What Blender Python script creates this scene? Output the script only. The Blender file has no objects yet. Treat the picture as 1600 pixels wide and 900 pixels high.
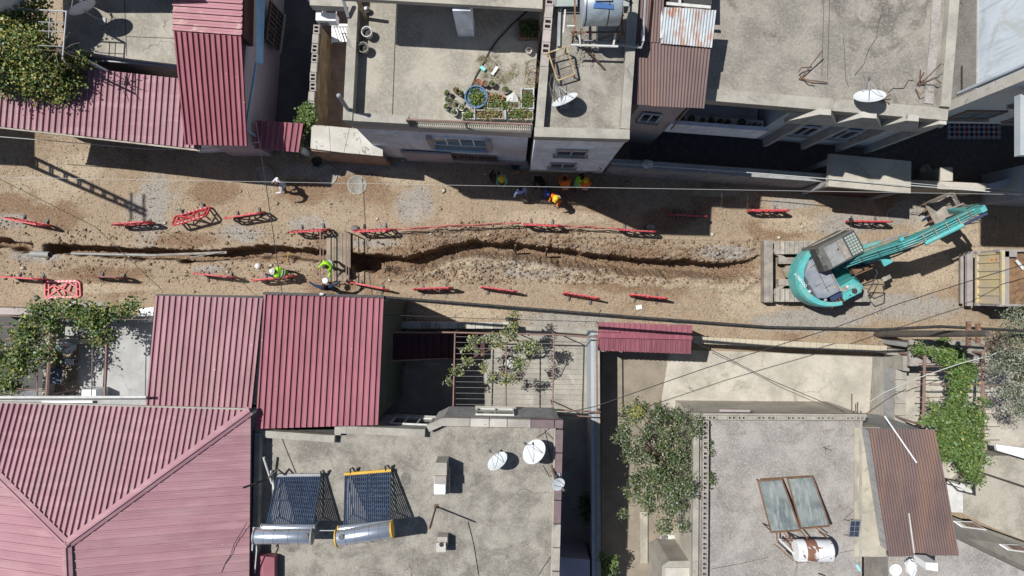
import bpy, math, random
import numpy as np
from mathutils import Vector, Matrix, Euler
R = math.radians
random.seed(7); rng = np.random.default_rng(11)
SC = bpy.context.scene
COL = SC.collection
# ---------------------------------------------------------------- camera
CAM_H = 33.0; FPX = 1100.0
cd = bpy.data.cameras.new('camera'); cam = bpy.data.objects.new('camera', cd); COL.objects.link(cam)
cam.location = (0, 0, CAM_H); cam.rotation_euler = (0, 0, 0)
cd.sensor_width = 36; cd.lens = 36*FPX/1600; cd.clip_end = 2000; cd.clip_start = 0.5
SC.camera = cam
# ---------------------------------------------------------------- sky and sun
SUNV = Vector((.547, -.246, -1.0)).normalized()
elev = math.asin(-SUNV.z); az = math.atan2(-SUNV.x, -SUNV.y)
W = bpy.data.worlds.new('World'); SC.world = W; W.use_nodes = True
wn = W.node_tree.nodes; wl = W.node_tree.links
sky = wn.new('ShaderNodeTexSky'); sky.sky_type = 'NISHITA'; sky.sun_disc = False
sky.sun_elevation = elev; sky.sun_rotation = az; sky.altitude = 500
wl.new(sky.outputs[0], wn['Background'].inputs[0]); wn['Background'].inputs[1].default_value = 0.065
sd = bpy.data.lights.new('sun', 'SUN'); sun = bpy.data.objects.new('sun', sd); COL.objects.link(sun)
sd.energy = 5.0; sd.angle = R(.53); sd.color = (1, .975, .925)
sun.location = (-20, 10, 40); sun.rotation_euler = SUNV.to_track_quat('-Z', 'Y').to_euler()
SC.view_settings.view_transform = 'Standard'; SC.view_settings.look = 'None'
SC.view_settings.exposure = .06; SC.view_settings.gamma = 1
SC.cycles.use_adaptive_sampling = True; SC.cycles.max_bounces = 5; SC.cycles.diffuse_bounces = 2
# ---------------------------------------------------------------- helpers
def P(px, py, h=0.0):
    k = (CAM_H-h)/FPX
    return Vector(((px-800)*k, (450-py)*k, h))
def G(px, py):
    p = P(px, py); return Vector((p.x, p.y, zat(p.x, p.y)))
def srgb(r, g, b):
    f = lambda c: (c/255/12.92 if c/255 <= .04045 else ((c/255+.055)/1.055)**2.4)
    return (f(r), f(g), f(b), 1)
def c4(c): return tuple(c)+(1,) if len(c) == 3 else tuple(c)
WLOC = {}
def tag(o, label=None, cat=None, group=None, kind=None):
    if label: o['label'] = label
    if cat: o['category'] = cat
    if group: o['group'] = group
    if kind: o['kind'] = kind
    return o
def thing(name, label, cat, loc=(0, 0, 0), group=None):
    o = bpy.data.objects.new(name, None); COL.objects.link(o); o.empty_display_size = .3
    o.location = loc; WLOC[o.name] = Vector(loc)
    return tag(o, label, cat, group)
def copy_tree(o, parent=None):
    c = o.copy(); COL.objects.link(c); c.parent = parent
    for ch in o.children: copy_tree(ch, c)
    return c
EACH = {'leg','post','crossbar','rail','bracket','crossarm','handrail','bar','side_rail','rafter','beam','brace','hinge','hood_latch','wire','pilaster','vent_slat','insulator','pipe','white_bar','bars','frame_bar','stringer','wall','rail_bar','stand','bumper','sill','trim','bearer','galvanised_pipes','work_light','bucket_link','panel_seam','tailgate_rail','bed_rim','white_pipe','dump_bed'}
class MB:
    def __init__(s): s.v = []; s.f = []; s.m = []; s.M = None; s.mi = 0
    def av(s, p):
        p = Vector(p)
        if s.M is not None: p = s.M @ p
        s.v.append(p); return len(s.v)-1
    def face(s, ids): s.f.append(tuple(ids)); s.m.append(s.mi)
    def poly(s, pts): s.face([s.av(p) for p in pts]); return s
    def box(s, c, d, rz=0, rot=None):
        c = Vector(c); m = rot if rot is not None else Matrix.Rotation(rz, 3, 'Z')
        i = []
        for z in (-1, 1):
            for x, y in ((-1, -1), (1, -1), (1, 1), (-1, 1)):
                i.append(s.av(c + m @ Vector((x*d[0]/2, y*d[1]/2, z*d[2]/2))))
        for q in ((3, 2, 1, 0), (4, 5, 6, 7), (0, 1, 5, 4), (1, 2, 6, 5), (2, 3, 7, 6), (3, 0, 4, 7)): s.face([i[k] for k in q])
        return s
    def prism(s, bot, top):
        n = len(bot); a = [s.av(p) for p in bot]; b = [s.av(p) for p in top]
        s.face(a[::-1]); s.face(b)
        for k in range(n): s.face((a[k], a[(k+1) % n], b[(k+1) % n], b[k]))
        return s
    def ext(s, poly, z0, z1):
        poly = ccw(poly)
        return s.prism([(p[0], p[1], z0) for p in poly], [(p[0], p[1], z1) for p in poly])
    def ring(s, outer, inner, z0, z1):
        o = ccw(outer); i = ccw(inner); n = len(o)
        for k in range(n):
            q = [o[k], o[(k+1) % n], i[(k+1) % n], i[k]]
            s.prism([(p[0], p[1], z0) for p in q], [(p[0], p[1], z1) for p in q])
        return s
    def beam(s, a, b, w, h=None, up=(0, 0, 1)):
        a = Vector(a); b = Vector(b); h = h or w; d = (b-a)
        if d.length < 1e-6: return s
        x = d.normalized(); u = Vector(up)
        if abs(x.dot(u)) > .98: u = Vector((0, 1, 0))
        y = u.cross(x).normalized(); z = x.cross(y)
        m = Matrix((x, y, z)).transposed()
        return s.box((a+b)/2, (d.length, w, h), rot=m)
    def tube(s, pts, r, seg=6, cap=True, radii=None):
        pts = [Vector(p) for p in pts]; n = len(pts); rings = []
        for k, p in enumerate(pts):
            t = (pts[min(k+1, n-1)]-pts[max(k-1, 0)]).normalized()
            u = Vector((0, 0, 1)) if abs(t.z) < .9 else Vector((1, 0, 0))
            a = t.cross(u).normalized(); b = a.cross(t).normalized(); rr = radii[k] if radii else r
            rings.append([s.av(p+(a*math.cos(2*math.pi*j/seg)+b*math.sin(2*math.pi*j/seg))*rr) for j in range(seg)])
        for k in range(n-1):
            for j in range(seg): s.face((rings[k][j], rings[k+1][j], rings[k+1][(j+1) % seg], rings[k][(j+1) % seg]))
        if cap: s.face(rings[0]); s.face(rings[-1][::-1])
        return s
    def lathe(s, c, prof, seg=16, sx=1, sy=1):
        c = Vector(c); rings = []
        for r, z in prof: rings.append([s.av(c+Vector((r*sx*math.cos(2*math.pi*j/seg), r*sy*math.sin(2*math.pi*j/seg), z))) for j in range(seg)])
        for k in range(len(prof)-1):
            for j in range(seg): s.face((rings[k][j], rings[k][(j+1) % seg], rings[k+1][(j+1) % seg], rings[k+1][j]))
        s.face(rings[0][::-1]); s.face(rings[-1])
        return s
    def ball(s, c, r, seg=10, n=6):
        if not hasattr(r, '__len__'): r = (r, r, r)
        c = Vector(c); pr = []
        rings = []
        for k in range(1, n):
            a = math.pi*k/n-math.pi/2
            rings.append([s.av(c+Vector((r[0]*math.cos(a)*math.cos(2*math.pi*j/seg), r[1]*math.cos(a)*math.sin(2*math.pi*j/seg), r[2]*math.sin(a)))) for j in range(seg)])
        b = s.av(c-Vector((0, 0, r[2]))); t = s.av(c+Vector((0, 0, r[2])))
        for j in range(seg):
            s.face((b, rings[0][(j+1) % seg], rings[0][j])); s.face((t, rings[-1][j], rings[-1][(j+1) % seg]))
            for k in range(len(rings)-1): s.face((rings[k][j], rings[k][(j+1) % seg], rings[k+1][(j+1) % seg], rings[k+1][j]))
        return s
    def islands(s):
        par = list(range(len(s.v)))
        def fd(a):
            while par[a] != a: par[a] = par[par[a]]; a = par[a]
            return a
        for f in s.f:
            r = fd(f[0])
            for k in f[1:]: par[fd(k)] = r
        g = {}
        for f, m in zip(s.f, s.m): g.setdefault(fd(f[0]), []).append((f, m))
        out = []
        for fs in g.values():
            q = MB(); mp = {}
            for f, m in fs:
                for k in f:
                    if k not in mp: mp[k] = len(q.v); q.v.append(s.v[k])
                q.f.append(tuple(mp[k] for k in f)); q.m.append(m)
            out.append(q)
        return out
    def build(s, name, mats, parent=None, origin=None, smooth=False, bevel=0):
        if parent is not None and name in EACH:
            qs = s.islands()
            if len(qs) > 1:
                for q in qs: o = q.build(name, mats, parent, origin, smooth, bevel)
                return o
        if not isinstance(mats, (list, tuple)): mats = [mats]
        if parent is not None: o0 = WLOC.get(parent.name, Vector((0, 0, 0)))
        elif origin is not None: o0 = Vector(origin)
        else:
            o0 = Vector((sum(p.x for p in s.v)/len(s.v), sum(p.y for p in s.v)/len(s.v), min(p.z for p in s.v)))
        me = bpy.data.meshes.new(name); me.from_pydata([p-o0 for p in s.v], [], s.f)
        for m in mats: me.materials.append(m)
        if len(mats) > 1:
            me.polygons.foreach_set('material_index', s.m)
        if smooth:
            me.polygons.foreach_set('use_smooth', [True]*len(me.polygons))
            try: me.set_sharp_from_angle(angle=R(40))
            except Exception: pass
        me.update()
        o = bpy.data.objects.new(name, me); COL.objects.link(o)
        if parent is not None: o.parent = parent; WLOC[o.name] = o0
        else: o.location = o0; WLOC[o.name] = o0
        if bevel:
            b = o.modifiers.new('bevel', 'BEVEL'); b.width = bevel; b.segments = 1; b.limit_method = 'ANGLE'
        return o
def ccw(poly):
    poly = [Vector((p[0], p[1])) for p in poly]
    a = sum(poly[i].x*poly[(i+1) % len(poly)].y-poly[(i+1) % len(poly)].x*poly[i].y for i in range(len(poly)))
    return poly if a > 0 else poly[::-1]
def inset(poly, d):
    poly = ccw(poly); n = len(poly); out = []
    for i in range(n):
        a, b, c = poly[i-1], poly[i], poly[(i+1) % n]
        e1 = (b-a).normalized(); e2 = (c-b).normalized()
        n1 = Vector((-e1.y, e1.x)); n2 = Vector((-e2.y, e2.x)); m = (n1+n2)
        k = max(1+n1.dot(n2), .3)
        out.append(b+m*(d/k))
    return out
def npmesh(name, V, Fq, mats, midx=None, parent=None, origin=(0, 0, 0), smooth=False):
    """V (n,3), Fq (m,k) arrays in world coordinates"""
    o0 = WLOC.get(parent.name) if parent is not None else Vector(origin)
    me = bpy.data.meshes.new(name); k = Fq.shape[1]; m = Fq.shape[0]
    me.vertices.add(len(V)); me.loops.add(m*k); me.polygons.add(m)
    me.vertices.foreach_set('co', (V-np.array(o0)).astype(np.float32).ravel())
    me.loops.foreach_set('vertex_index', Fq.astype(np.int32).ravel())
    me.polygons.foreach_set('loop_start', np.arange(0, m*k, k, dtype=np.int32))
    me.polygons.foreach_set('loop_total', np.full(m, k, dtype=np.int32))
    for mt in (mats if isinstance(mats, (list, tuple)) else [mats]): me.materials.append(mt)
    if midx is not None: me.polygons.foreach_set('material_index', midx.astype(np.int32))
    if smooth: me.polygons.foreach_set('use_smooth', np.ones(m, dtype=bool))
    me.update(calc_edges=True); me.validate()
    o = bpy.data.objects.new(name, me); COL.objects.link(o)
    if parent is not None: o.parent = parent
    else: o.location = o0
    WLOC[o.name] = Vector(o0)
    return o
# ---------------------------------------------------------------- noise
def _h(ix, iy, s):
    n = (ix.astype(np.int64)*374761393+iy.astype(np.int64)*668265263+s*2147483647) & 0xffffffff
    n = ((n ^ (n >> 13))*1274126177) & 0xffffffff
    return ((n ^ (n >> 16)) & 0xffff)/65535.0
def vn(x, y, s=0):
    x = np.asarray(x, float); y = np.asarray(y, float)
    ix = np.floor(x); iy = np.floor(y); fx = x-ix; fy = y-iy
    fx = fx*fx*(3-2*fx); fy = fy*fy*(3-2*fy)
    a = _h(ix, iy, s); b = _h(ix+1, iy, s); c = _h(ix, iy+1, s); d = _h(ix+1, iy+1, s)
    return (a*(1-fx)+b*fx)*(1-fy)+(c*(1-fx)+d*fx)*fy
def fbm(x, y, s=0, o=4):
    t = 0; a = .5
    for i in range(o): t = t+a*(vn(x, y, s+i)-.5)*2; x = x*2.03; y = y*2.03; a *= .5
    return t
# ---------------------------------------------------------------- materials
def surf(name, c1, c2=None, scale=1.2, rough=.85, metal=0, spec=.35, lo=.35, hi=.65, fine=None, fscale=60, fhi=.62,
         stain=None, sscale=.5, slo=.5, shi=.62, sstr=.8, bump=.25, bscale=30, streak=None, coat=0, crack=None, dots=None, grit=None, objvar=0, k=1):
    kk = lambda c: None if c is None else tuple(min(1, x*k) for x in c[:3])
    c1, c2, fine, stain = kk(c1), kk(c2), kk(fine), kk(stain)
    if grit: grit = (kk(grit[0]),)+tuple(grit[1:])
    if streak: streak = (kk(streak[0]),)+tuple(streak[1:])
    m = bpy.data.materials.new(name); m.use_nodes = True
    nt = m.node_tree; N = nt.nodes; L = nt.links; b = N['Principled BSDF']
    b.inputs['Roughness'].default_value = rough; b.inputs['Metallic'].default_value = metal
    b.inputs['Specular IOR Level'].default_value = spec
    if coat: b.inputs['Coat Weight'].default_value = coat; b.inputs['Coat Roughness'].default_value = .25
    geo = N.new('ShaderNodeNewGeometry'); pos = geo.outputs['Position']
    def noise(sc, det=6, vec=None, rgh=.6, dist=0):
        n = N.new('ShaderNodeTexNoise'); n.inputs['Scale'].default_value = sc; n.inputs['Detail'].default_value = det
        n.inputs['Roughness'].default_value = rgh; n.inputs['Distortion'].default_value = dist
        L.new(vec if vec is not None else pos, n.inputs['Vector']); return n.outputs['Fac']
    def ramp(f, a, bb):
        r = N.new('ShaderNodeMapRange'); r.interpolation_type = 'SMOOTHSTEP'
        r.inputs[1].default_value = a; r.inputs[2].default_value = bb; L.new(f, r.inputs[0]); return r.outputs[0]
    def mix(f, x, y, k=1.0):
        mx = N.new('ShaderNodeMix'); mx.data_type = 'RGBA'
        if k != 1:
            mm = N.new('ShaderNodeMath'); mm.operation = 'MULTIPLY'; L.new(f, mm.inputs[0]); mm.inputs[1].default_value = k; f = mm.outputs[0]
        L.new(f, mx.inputs[0])
        for s_, i in ((x, 6), (y, 7)):
            if isinstance(s_, tuple): mx.inputs[i].default_value = s_
            else: L.new(s_, mx.inputs[i])
        return mx.outputs[2]
    col = c4(c1)
    if c2 is not None: col = mix(ramp(noise(scale, 9, rgh=.65), lo, hi), c4(c1), c4(c2))
    if stain is not None: col = mix(ramp(noise(sscale, 8, dist=1.2), slo, shi), col, c4(stain), sstr)
    if streak is not None:
        mp = N.new('ShaderNodeMapping'); mp.inputs['Scale'].default_value = streak[1]; L.new(pos, mp.inputs[0])
        col = mix(ramp(noise(streak[2], 5, mp.outputs[0]), .48, .66), col, c4(streak[0]), .7)
    if fine is not None: col = mix(ramp(noise(fscale, 9, rgh=.9), fhi-.1, fhi+.04), col, c4(fine), .7)
    if dots is not None:
        vo = N.new('ShaderNodeTexVoronoi'); vo.inputs['Scale'].default_value = dots[1]; L.new(pos, vo.inputs['Vector'])
        col = mix(ramp(vo.outputs['Distance'], dots[2], dots[2]*.5), col, c4(dots[0]), .8)
    if crack is not None:
        vo = N.new('ShaderNodeTexVoronoi'); vo.feature = 'DISTANCE_TO_EDGE'; vo.inputs['Scale'].default_value = crack[1]
        ad = N.new('ShaderNodeVectorMath'); ad.operation = 'ADD'
        nn = N.new('ShaderNodeTexNoise'); nn.inputs['Scale'].default_value = 1.5; nn.inputs['Detail'].default_value = 6; L.new(pos, nn.inputs['Vector'])
        L.new(pos, ad.inputs[0]); L.new(nn.outputs['Color'], ad.inputs[1]); L.new(ad.outputs[0], vo.inputs['Vector'])
        mm = N.new('ShaderNodeMath'); mm.operation = 'MULTIPLY'
        L.new(ramp(vo.outputs['Distance'], .008, .002), mm.inputs[0]); L.new(ramp(noise(.4, 2), .5, .6), mm.inputs[1])
        col = mix(mm.outputs[0], col, c4(crack[0]), .8)
    if grit is not None:
        col = mix(ramp(noise(grit[1], 8, rgh=.9), .52, .62), col, c4(grit[0]), grit[2])
    if objvar:
        oi = N.new('ShaderNodeObjectInfo'); mr_ = N.new('ShaderNodeMapRange'); L.new(oi.outputs['Random'], mr_.inputs[0]); mr_.inputs[3].default_value = 1-objvar; mr_.inputs[4].default_value = 1+objvar
        hs = N.new('ShaderNodeHueSaturation'); L.new(mr_.outputs[0], hs.inputs['Value'])
        if isinstance(col, tuple): hs.inputs['Color'].default_value = col
        else: L.new(col, hs.inputs['Color'])
        col = hs.outputs[0]
    if isinstance(col, tuple): b.inputs['Base Color'].default_value = col
    else: L.new(col, b.inputs['Base Color'])
    if bump:
        bp = N.new('ShaderNodeBump'); bp.inputs['Strength'].default_value = bump; bp.inputs['Distance'].default_value = .02
        L.new(noise(bscale, 5), bp.inputs['Height']); L.new(bp.outputs[0], b.inputs['Normal'])
    return m
M = {}
M['roof_concrete'] = surf('roof_concrete', (.43, .40, .345), (.235, .215, .185), 1.1, lo=.36, hi=.64, fine=(.62, .59, .53), fscale=12, fhi=.6, stain=(.16, .15, .13), sscale=.6, slo=.56, shi=.68, sstr=.6, bump=.5, bscale=22, crack=((.1, .09, .08), .35), dots=((.1, .09, .08), 6, .06), grit=((.12, .11, .095), 15, .8), k=0.76)
M['roof_pale'] = surf('roof_pale', (.48, .445, .375), (.33, .305, .255), .6, lo=.42, hi=.58, fine=(.58, .54, .47), fscale=9, fhi=.58, stain=(.22, .2, .165), sscale=.45, slo=.56, shi=.72, sstr=.65, bump=.3, bscale=20, crack=((.14, .13, .11), .3), dots=((.14, .13, .11), 3, .035), grit=((.24, .22, .18), 10, .6), k=0.8)
M['roof_mottled'] = surf('roof_mottled', (.44, .405, .35), (.27, .25, .22), .8, lo=.36, hi=.64, fine=(.6, .56, .5), fscale=10, fhi=.58, stain=(.16, .145, .125), sscale=.5, slo=.56, shi=.64, sstr=.75, bump=.5, bscale=20, crack=((.1, .09, .08), .3), dots=((.12, .11, .09), 5, .05), grit=((.17, .15, .13), 14, .75), k=0.7)
M['roof_warm'] = surf('roof_warm', (.45, .42, .395), (.29, .27, .25), 1.0, lo=.36, hi=.64, fine=(.62, .58, .54), fscale=12, fhi=.57, stain=(.21, .185, .17), sscale=.55, slo=.54, shi=.68, sstr=.6, bump=.5, bscale=20, crack=((.14, .12, .11), .3), grit=((.2, .175, .16), 15, .75), k=0.78)
M['yard_pale'] = surf('yard_pale', (.51, .475, .41), (.35, .325, .28), .6, lo=.38, hi=.66, fine=(.47, .42, .34), fscale=5, fhi=.58, stain=(.26, .24, .2), sscale=.5, slo=.53, shi=.68, sstr=.75, bump=.3, bscale=15, crack=((.2, .18, .15), .4), grit=((.3, .275, .24), 7, .7))
M['yard_grey'] = surf('yard_grey', (.40, .37, .32), (.28, .26, .225), 1.0, fine=(.5, .47, .41), fscale=10, stain=(.56, .54, .49), sscale=.6, slo=.58, shi=.75, sstr=.7, bump=.4, bscale=18, grit=((.2, .185, .16), 12, .6), k=0.92)
M['yard_earth'] = surf('yard_earth', (.34, .285, .22), (.25, .215, .17), 1.4, fine=(.48, .43, .36), fscale=12, fhi=.6, bump=.6, bscale=15, dots=((.5, .47, .42), 6, .09), grit=((.16, .13, .1), 12, .6), k=0.85)
M['terrace_grey'] = surf('terrace_grey', (.42, .42, .41), (.33, .33, .32), .9, fine=(.3, .3, .29), fscale=20, bump=.2, crack=((.2, .2, .2), .6))
M['ramp'] = surf('ramp_concrete', (.27, .255, .22), (.21, .2, .18), 1.5, streak=((.16, .15, .13), (6, .4, 1), 2), bump=.4)
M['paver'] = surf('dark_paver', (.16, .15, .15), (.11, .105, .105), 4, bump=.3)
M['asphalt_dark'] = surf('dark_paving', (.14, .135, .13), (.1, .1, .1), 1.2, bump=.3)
M['wall_white'] = surf('wall_white', (.76, .8, .88), (.66, .7, .77), .7, bump=.1, stain=(.52, .53, .57), sscale=.5, streak=((.55, .56, .6), (3, 3, .5), 1.2))
M['wall_lilac'] = surf('wall_lilac', (.4, .35, .4), (.33, .29, .33), .7, bump=.1)
M['wall_pink'] = surf('wall_pink', (.45, .38, .36), (.36, .31, .3), .8, bump=.15)
M['wall_grey'] = surf('wall_grey', (.36, .36, .36), (.28, .28, .275), .8, bump=.2, streak=((.22, .21, .2), (3, 3, .5), 2))
M['wall_bluegrey'] = surf('wall_bluegrey', (.46, .51, .57), (.38, .42, .46), .8, bump=.12)
M['wall_cream'] = surf('wall_cream', (.46, .42, .34), (.36, .33, .27), 1.0, bump=.2, stain=(.27, .25, .21), sscale=.7)
M['wall_brown'] = surf('wall_brown', (.3, .2, .15), (.2, .14, .11), 2, bump=.2)
M['earth_wall'] = surf('earth_wall', (.33, .24, .13), (.17, .12, .07), 1.5, bump=.5, streak=((.12, .08, .045), (5, .35, 2), 2))
M['blue_paint'] = surf('blue_paint', (.2, .36, .52), (.28, .42, .55), 1.5, bump=.1)
M['blue_worn'] = surf('blue_worn', (.42, .45, .46), (.36, .40, .44), .8, bump=.15, stain=(.24, .33, .44), sscale=.7, slo=.56, shi=.7, grit=((.3, .3, .29), 9, .5))
M['parapet'] = surf('parapet_concrete', (.45, .425, .37), (.34, .32, .28), 1.6, fine=(.56, .53, .47), fscale=14, stain=(.19, .18, .165), sscale=1.3, slo=.58, shi=.7, sstr=.6, bump=.5, bscale=25, grit=((.2, .19, .165), 13, .5), k=0.85)
M['parapet_white'] = surf('parapet_white', (.52, .5, .455), (.42, .4, .35), 1.2, stain=(.16, .15, .14), sscale=2.5, slo=.6, shi=.66, bump=.3)
M['block'] = surf('concrete_block', (.4, .36, .33), (.31, .28, .26), 3, bump=.5, bscale=60)
M['void'] = surf('block_void', (.05, .045, .04), rough=1, bump=0)
M['red_roof'] = surf('red_sheet', (.36, .19, .22), (.305, .16, .185), .5, rough=.6, spec=.2, fine=(.46, .27, .3), fscale=6, fhi=.66, bump=.03, dots=((.75, .62, .62), 1.7, .045), stain=(.34, .2, .21), sscale=.35, objvar=.07, streak=((.43, .23, .26), (3, .25, 1), 2))
M['red_roof2'] = surf('red_sheet_dark', (.315, .12, .15), (.27, .10, .125), .6, rough=.6, spec=.2, fine=(.4, .17, .2), fscale=6, fhi=.68, bump=.03, dots=((.75, .6, .6), 1.5, .045), objvar=.07, streak=((.38, .14, .17), (3, .25, 1), 2))
M['red_roof3'] = surf('red_sheet_faded', (.385, .21, .24), (.33, .175, .2), .4, rough=.6, spec=.25, fine=(.47, .28, .3), fscale=6, fhi=.68, bump=.03, stain=(.36, .225, .235), sscale=.3, objvar=.06, dots=((.75, .6, .6), 1.2, .035), streak=((.44, .26, .28), (.3, 2, 1), 1.5))
M['red_bright'] = surf('red_sheet_bright', (.28, .085, .115), (.24, .07, .095), .6, rough=.55, spec=.25, bump=.03, dots=((.7, .6, .6), 1.8, .045), objvar=.05, streak=((.33, .125, .15), (4, .3, 1), 2))  # bright red sheet of the tall roof and the gate ridge
M['red_pale'] = surf('red_sheet_pale', (.36, .17, .2), (.32, .14, .165), .6, rough=.6, spec=.3, bump=.03, stain=(.48, .38, .32), sscale=.9, slo=.52, shi=.7, objvar=.05, k=1.1)
M['maroon'] = surf('maroon_steel', (.07, .022, .028), (.05, .018, .022), 2, rough=.6, bump=.1)
M['brown_sheet'] = surf('brown_corrugated', (.17, .115, .108), (.14, .097, .092), .8, rough=.65, spec=.35, bump=.1, streak=((.22, .135, .1), (1.6, .12, 1), 1.2), dots=((.07, .055, .05), 1.8, .04), objvar=.05)
M['zinc_rust'] = surf('rusty_zinc', (.5, .54, .56), (.4, .44, .47), 1.5, rough=.6, metal=.1, spec=.4, stain=(.36, .15, .07), sscale=.9, slo=.6, shi=.66, sstr=.9, bump=.1, streak=((.36, .16, .08), (3, .8, 1), 1.6))
M['steel'] = surf('galvanised_steel', (.34, .35, .36), (.27, .28, .29), 2, rough=.6, metal=.2, bump=.05)
M['chrome'] = surf('polished_steel', (.62, .67, .74), (.55, .6, .68), 1.2, rough=.26, metal=.8, bump=.03)
M['tank_silver'] = surf('silver_tank', (.46, .52, .58), (.38, .44, .5), 1.5, rough=.45, metal=.4, bump=.08, stain=(.32, .35, .38), sscale=2, grit=((.25, .28, .3), 10, .4))
M['rust'] = surf('rusty_steel', (.22, .12, .07), (.13, .08, .055), 4, rough=.8, bump=.4)
M['pipe_rust'] = surf('pink_brown_pipe', (.27, .17, .14), (.2, .13, .11), 3, rough=.7, bump=.2)
M['bed_paint'] = surf('flaking_yellow_steel', (.5, .43, .26), (.3, .16, .08), 4, rough=.7, bump=.3)
M['white'] = surf('white_enamel', (.78, .79, .79), (.72, .73, .73), 1, rough=.45, bump=.03)
M['white_dirty'] = surf('white_dirty', (.62, .62, .6), (.5, .5, .48), 3, rough=.6, bump=.1)
M['white_rust'] = surf('white_rusty_tank', (.66, .68, .7), (.58, .6, .62), 2, rough=.6, stain=(.22, .1, .065), sscale=1.1, slo=.54, shi=.56, sstr=1, bump=.15)
M['dish'] = surf('dish_white', (.68, .71, .73), (.6, .64, .66), 2, rough=.6, bump=.05, spec=.3)
M['black'] = surf('black_rubber', (.018, .018, .02), rough=.7, bump=.1)
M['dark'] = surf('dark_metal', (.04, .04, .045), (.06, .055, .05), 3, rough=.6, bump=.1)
M['grey_plastic'] = surf('grey_plastic', (.16, .16, .16), (.1, .1, .1), 3, rough=.7, bump=.1)
M['red_plastic'] = surf('red_plastic', (.56, .06, .075), (.42, .04, .055), 2, rough=.55, spec=.35, bump=.03, fine=(.55, .28, .24), fscale=9, fhi=.6, objvar=.18)
M['red_faded'] = surf('red_plastic_faded', (.68, .15, .17), (.62, .12, .14), 3, rough=.45, bump=.03)
M['tape_pink'] = surf('red_mesh_tape', (.62, .12, .13), (.55, .2, .18), 3, rough=.6, bump=0)
M['teal'] = surf('teal_paint', (.09, .45, .45), (.07, .38, .38), 2.5, rough=.5, spec=.4, stain=(.26, .42, .38), sscale=1.8, slo=.5, shi=.66, bump=.05, fine=(.34, .38, .33), fscale=9, fhi=.6, grit=((.035, .2, .2), 8, .6))
M['teal_dark'] = surf('teal_paint_dark', (.02, .16, .16), (.02, .12, .12), 3, rough=.5, bump=.05)
M['cab_grey'] = surf('cab_grey', (.1, .105, .1), (.14, .14, .13), 3, rough=.6, bump=.08)
M['hood_grey'] = surf('hood_worn_grey', (.19, .22, .27), (.32, .33, .34), 2.0, rough=.6, spec=.4, bump=.08, fine=(.1, .13, .18), fscale=8, fhi=.56)
M['cab_roof'] = surf('cab_roof_grey', (.21, .225, .235), (.3, .3, .29), 2.2, rough=.7, bump=.08, fine=(.13, .14, .15), fscale=9, fhi=.58)
M['navy_hood'] = surf('navy_plastic', (.03, .045, .1), (.04, .055, .12), 3, rough=.5, bump=.05)
M['track'] = surf('dusty_track', (.42, .38, .33), (.26, .24, .21), 4, rough=.9, bump=.5)
M['steel_dust'] = surf('dusty_steel', (.36, .32, .275), (.22, .2, .18), 2.5, rough=.8, bump=.3, fine=(.45, .4, .34), fscale=12, grit=((.12, .11, .1), 14, .5))
M['glass'] = surf('dark_glass', (.02, .025, .03), rough=.08, spec=.8, bump=0)
M['glass_pale'] = surf('pale_glass', (.3, .36, .34), (.36, .4, .36), 6, rough=.2, spec=.6, bump=0)
M['glass_blue'] = surf('curtained_glass', (.16, .26, .34), (.1, .16, .2), 2, rough=.15, spec=.6, bump=0)
M['hose'] = surf('black_hose', (.02, .022, .024), (.05, .045, .04), 6, rough=.6, bump=0)
M['truck_cream'] = surf('truck_cream', (.56, .46, .25), (.46, .39, .26), 1.3, rough=.7, stain=(.42, .37, .31), sscale=.8, slo=.45, shi=.62, sstr=.8, bump=.1, grit=((.3, .26, .2), 12, .45))
M['truck_grey'] = surf('truck_grey', (.34, .31, .3), (.27, .25, .24), 2.5, rough=.7, bump=.2)
M['soil_brown'] = surf('soil_brown', (.24, .145, .08), (.16, .1, .06), 3, rough=1, bump=.9, bscale=18, fine=(.42, .35, .27), fscale=24, fhi=.66)
M['tube_blue'] = surf('solar_tube_glass', (.045, .07, .125), (.03, .045, .085), 3, rough=.18, spec=.8, coat=.4, bump=0)
M['yellow'] = surf('yellow_plastic', (.68, .42, .05), (.6, .36, .05), 3, rough=.5, bump=.03)
M['panel_glass'] = surf('weathered_collector_glass', (.13, .155, .16), (.24, .265, .26), 1.1, rough=.3, spec=.5, bump=.05, streak=((.34, .36, .35), (7, 1.2, 1), 1.2), stain=(.36, .31, .2), sscale=1.2, slo=.6, shi=.75)
M['pv'] = surf('solar_cell', (.03, .04, .07), (.05, .06, .09), 4, rough=.2, spec=.6, bump=0)
M['wood'] = surf('weathered_wood', (.33, .27, .2), (.23, .19, .15), 2.5, rough=.9, bump=.4, streak=((.16, .13, .1), (8, 1, 1), 3))
M['cardboard'] = surf('cardboard', (.42, .3, .16), (.36, .26, .14), 3, bump=.1)
M['terracotta'] = surf('terracotta', (.42, .16, .09), (.34, .13, .08), 3, bump=.2)
M['olive_pot'] = surf('grey_pot', (.3, .29, .24), (.22, .22, .19), 4, bump=.2)
M['basin'] = surf('blue_basin', (.07, .15, .28), (.09, .18, .3), 2, rough=.5, bump=.05)
M['potsoil'] = surf('potting_soil', (.1, .07, .045), (.16, .11, .07), 8, bump=.8)
M['leaf_a'] = surf('leaf_green', (.075, .125, .022), (.115, .16, .03), 6, rough=.5, spec=.45, bump=0)
M['leaf_b'] = surf('leaf_yellow', (.25, .26, .05), (.33, .3, .08), 6, rough=.5, spec=.45, bump=0)
M['leaf_c'] = surf('leaf_deep', (.03, .06, .015), (.045, .08, .02), 6, rough=.6, spec=.4, bump=0)
M['leaf_d'] = surf('leaf_grey', (.095, .12, .065), (.14, .165, .095), 6, rough=.55, spec=.5, bump=0)
M['leaf_e'] = surf('leaf_silver', (.24, .27, .19), (.32, .33, .26), 6, rough=.5, spec=.5, bump=0)
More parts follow.
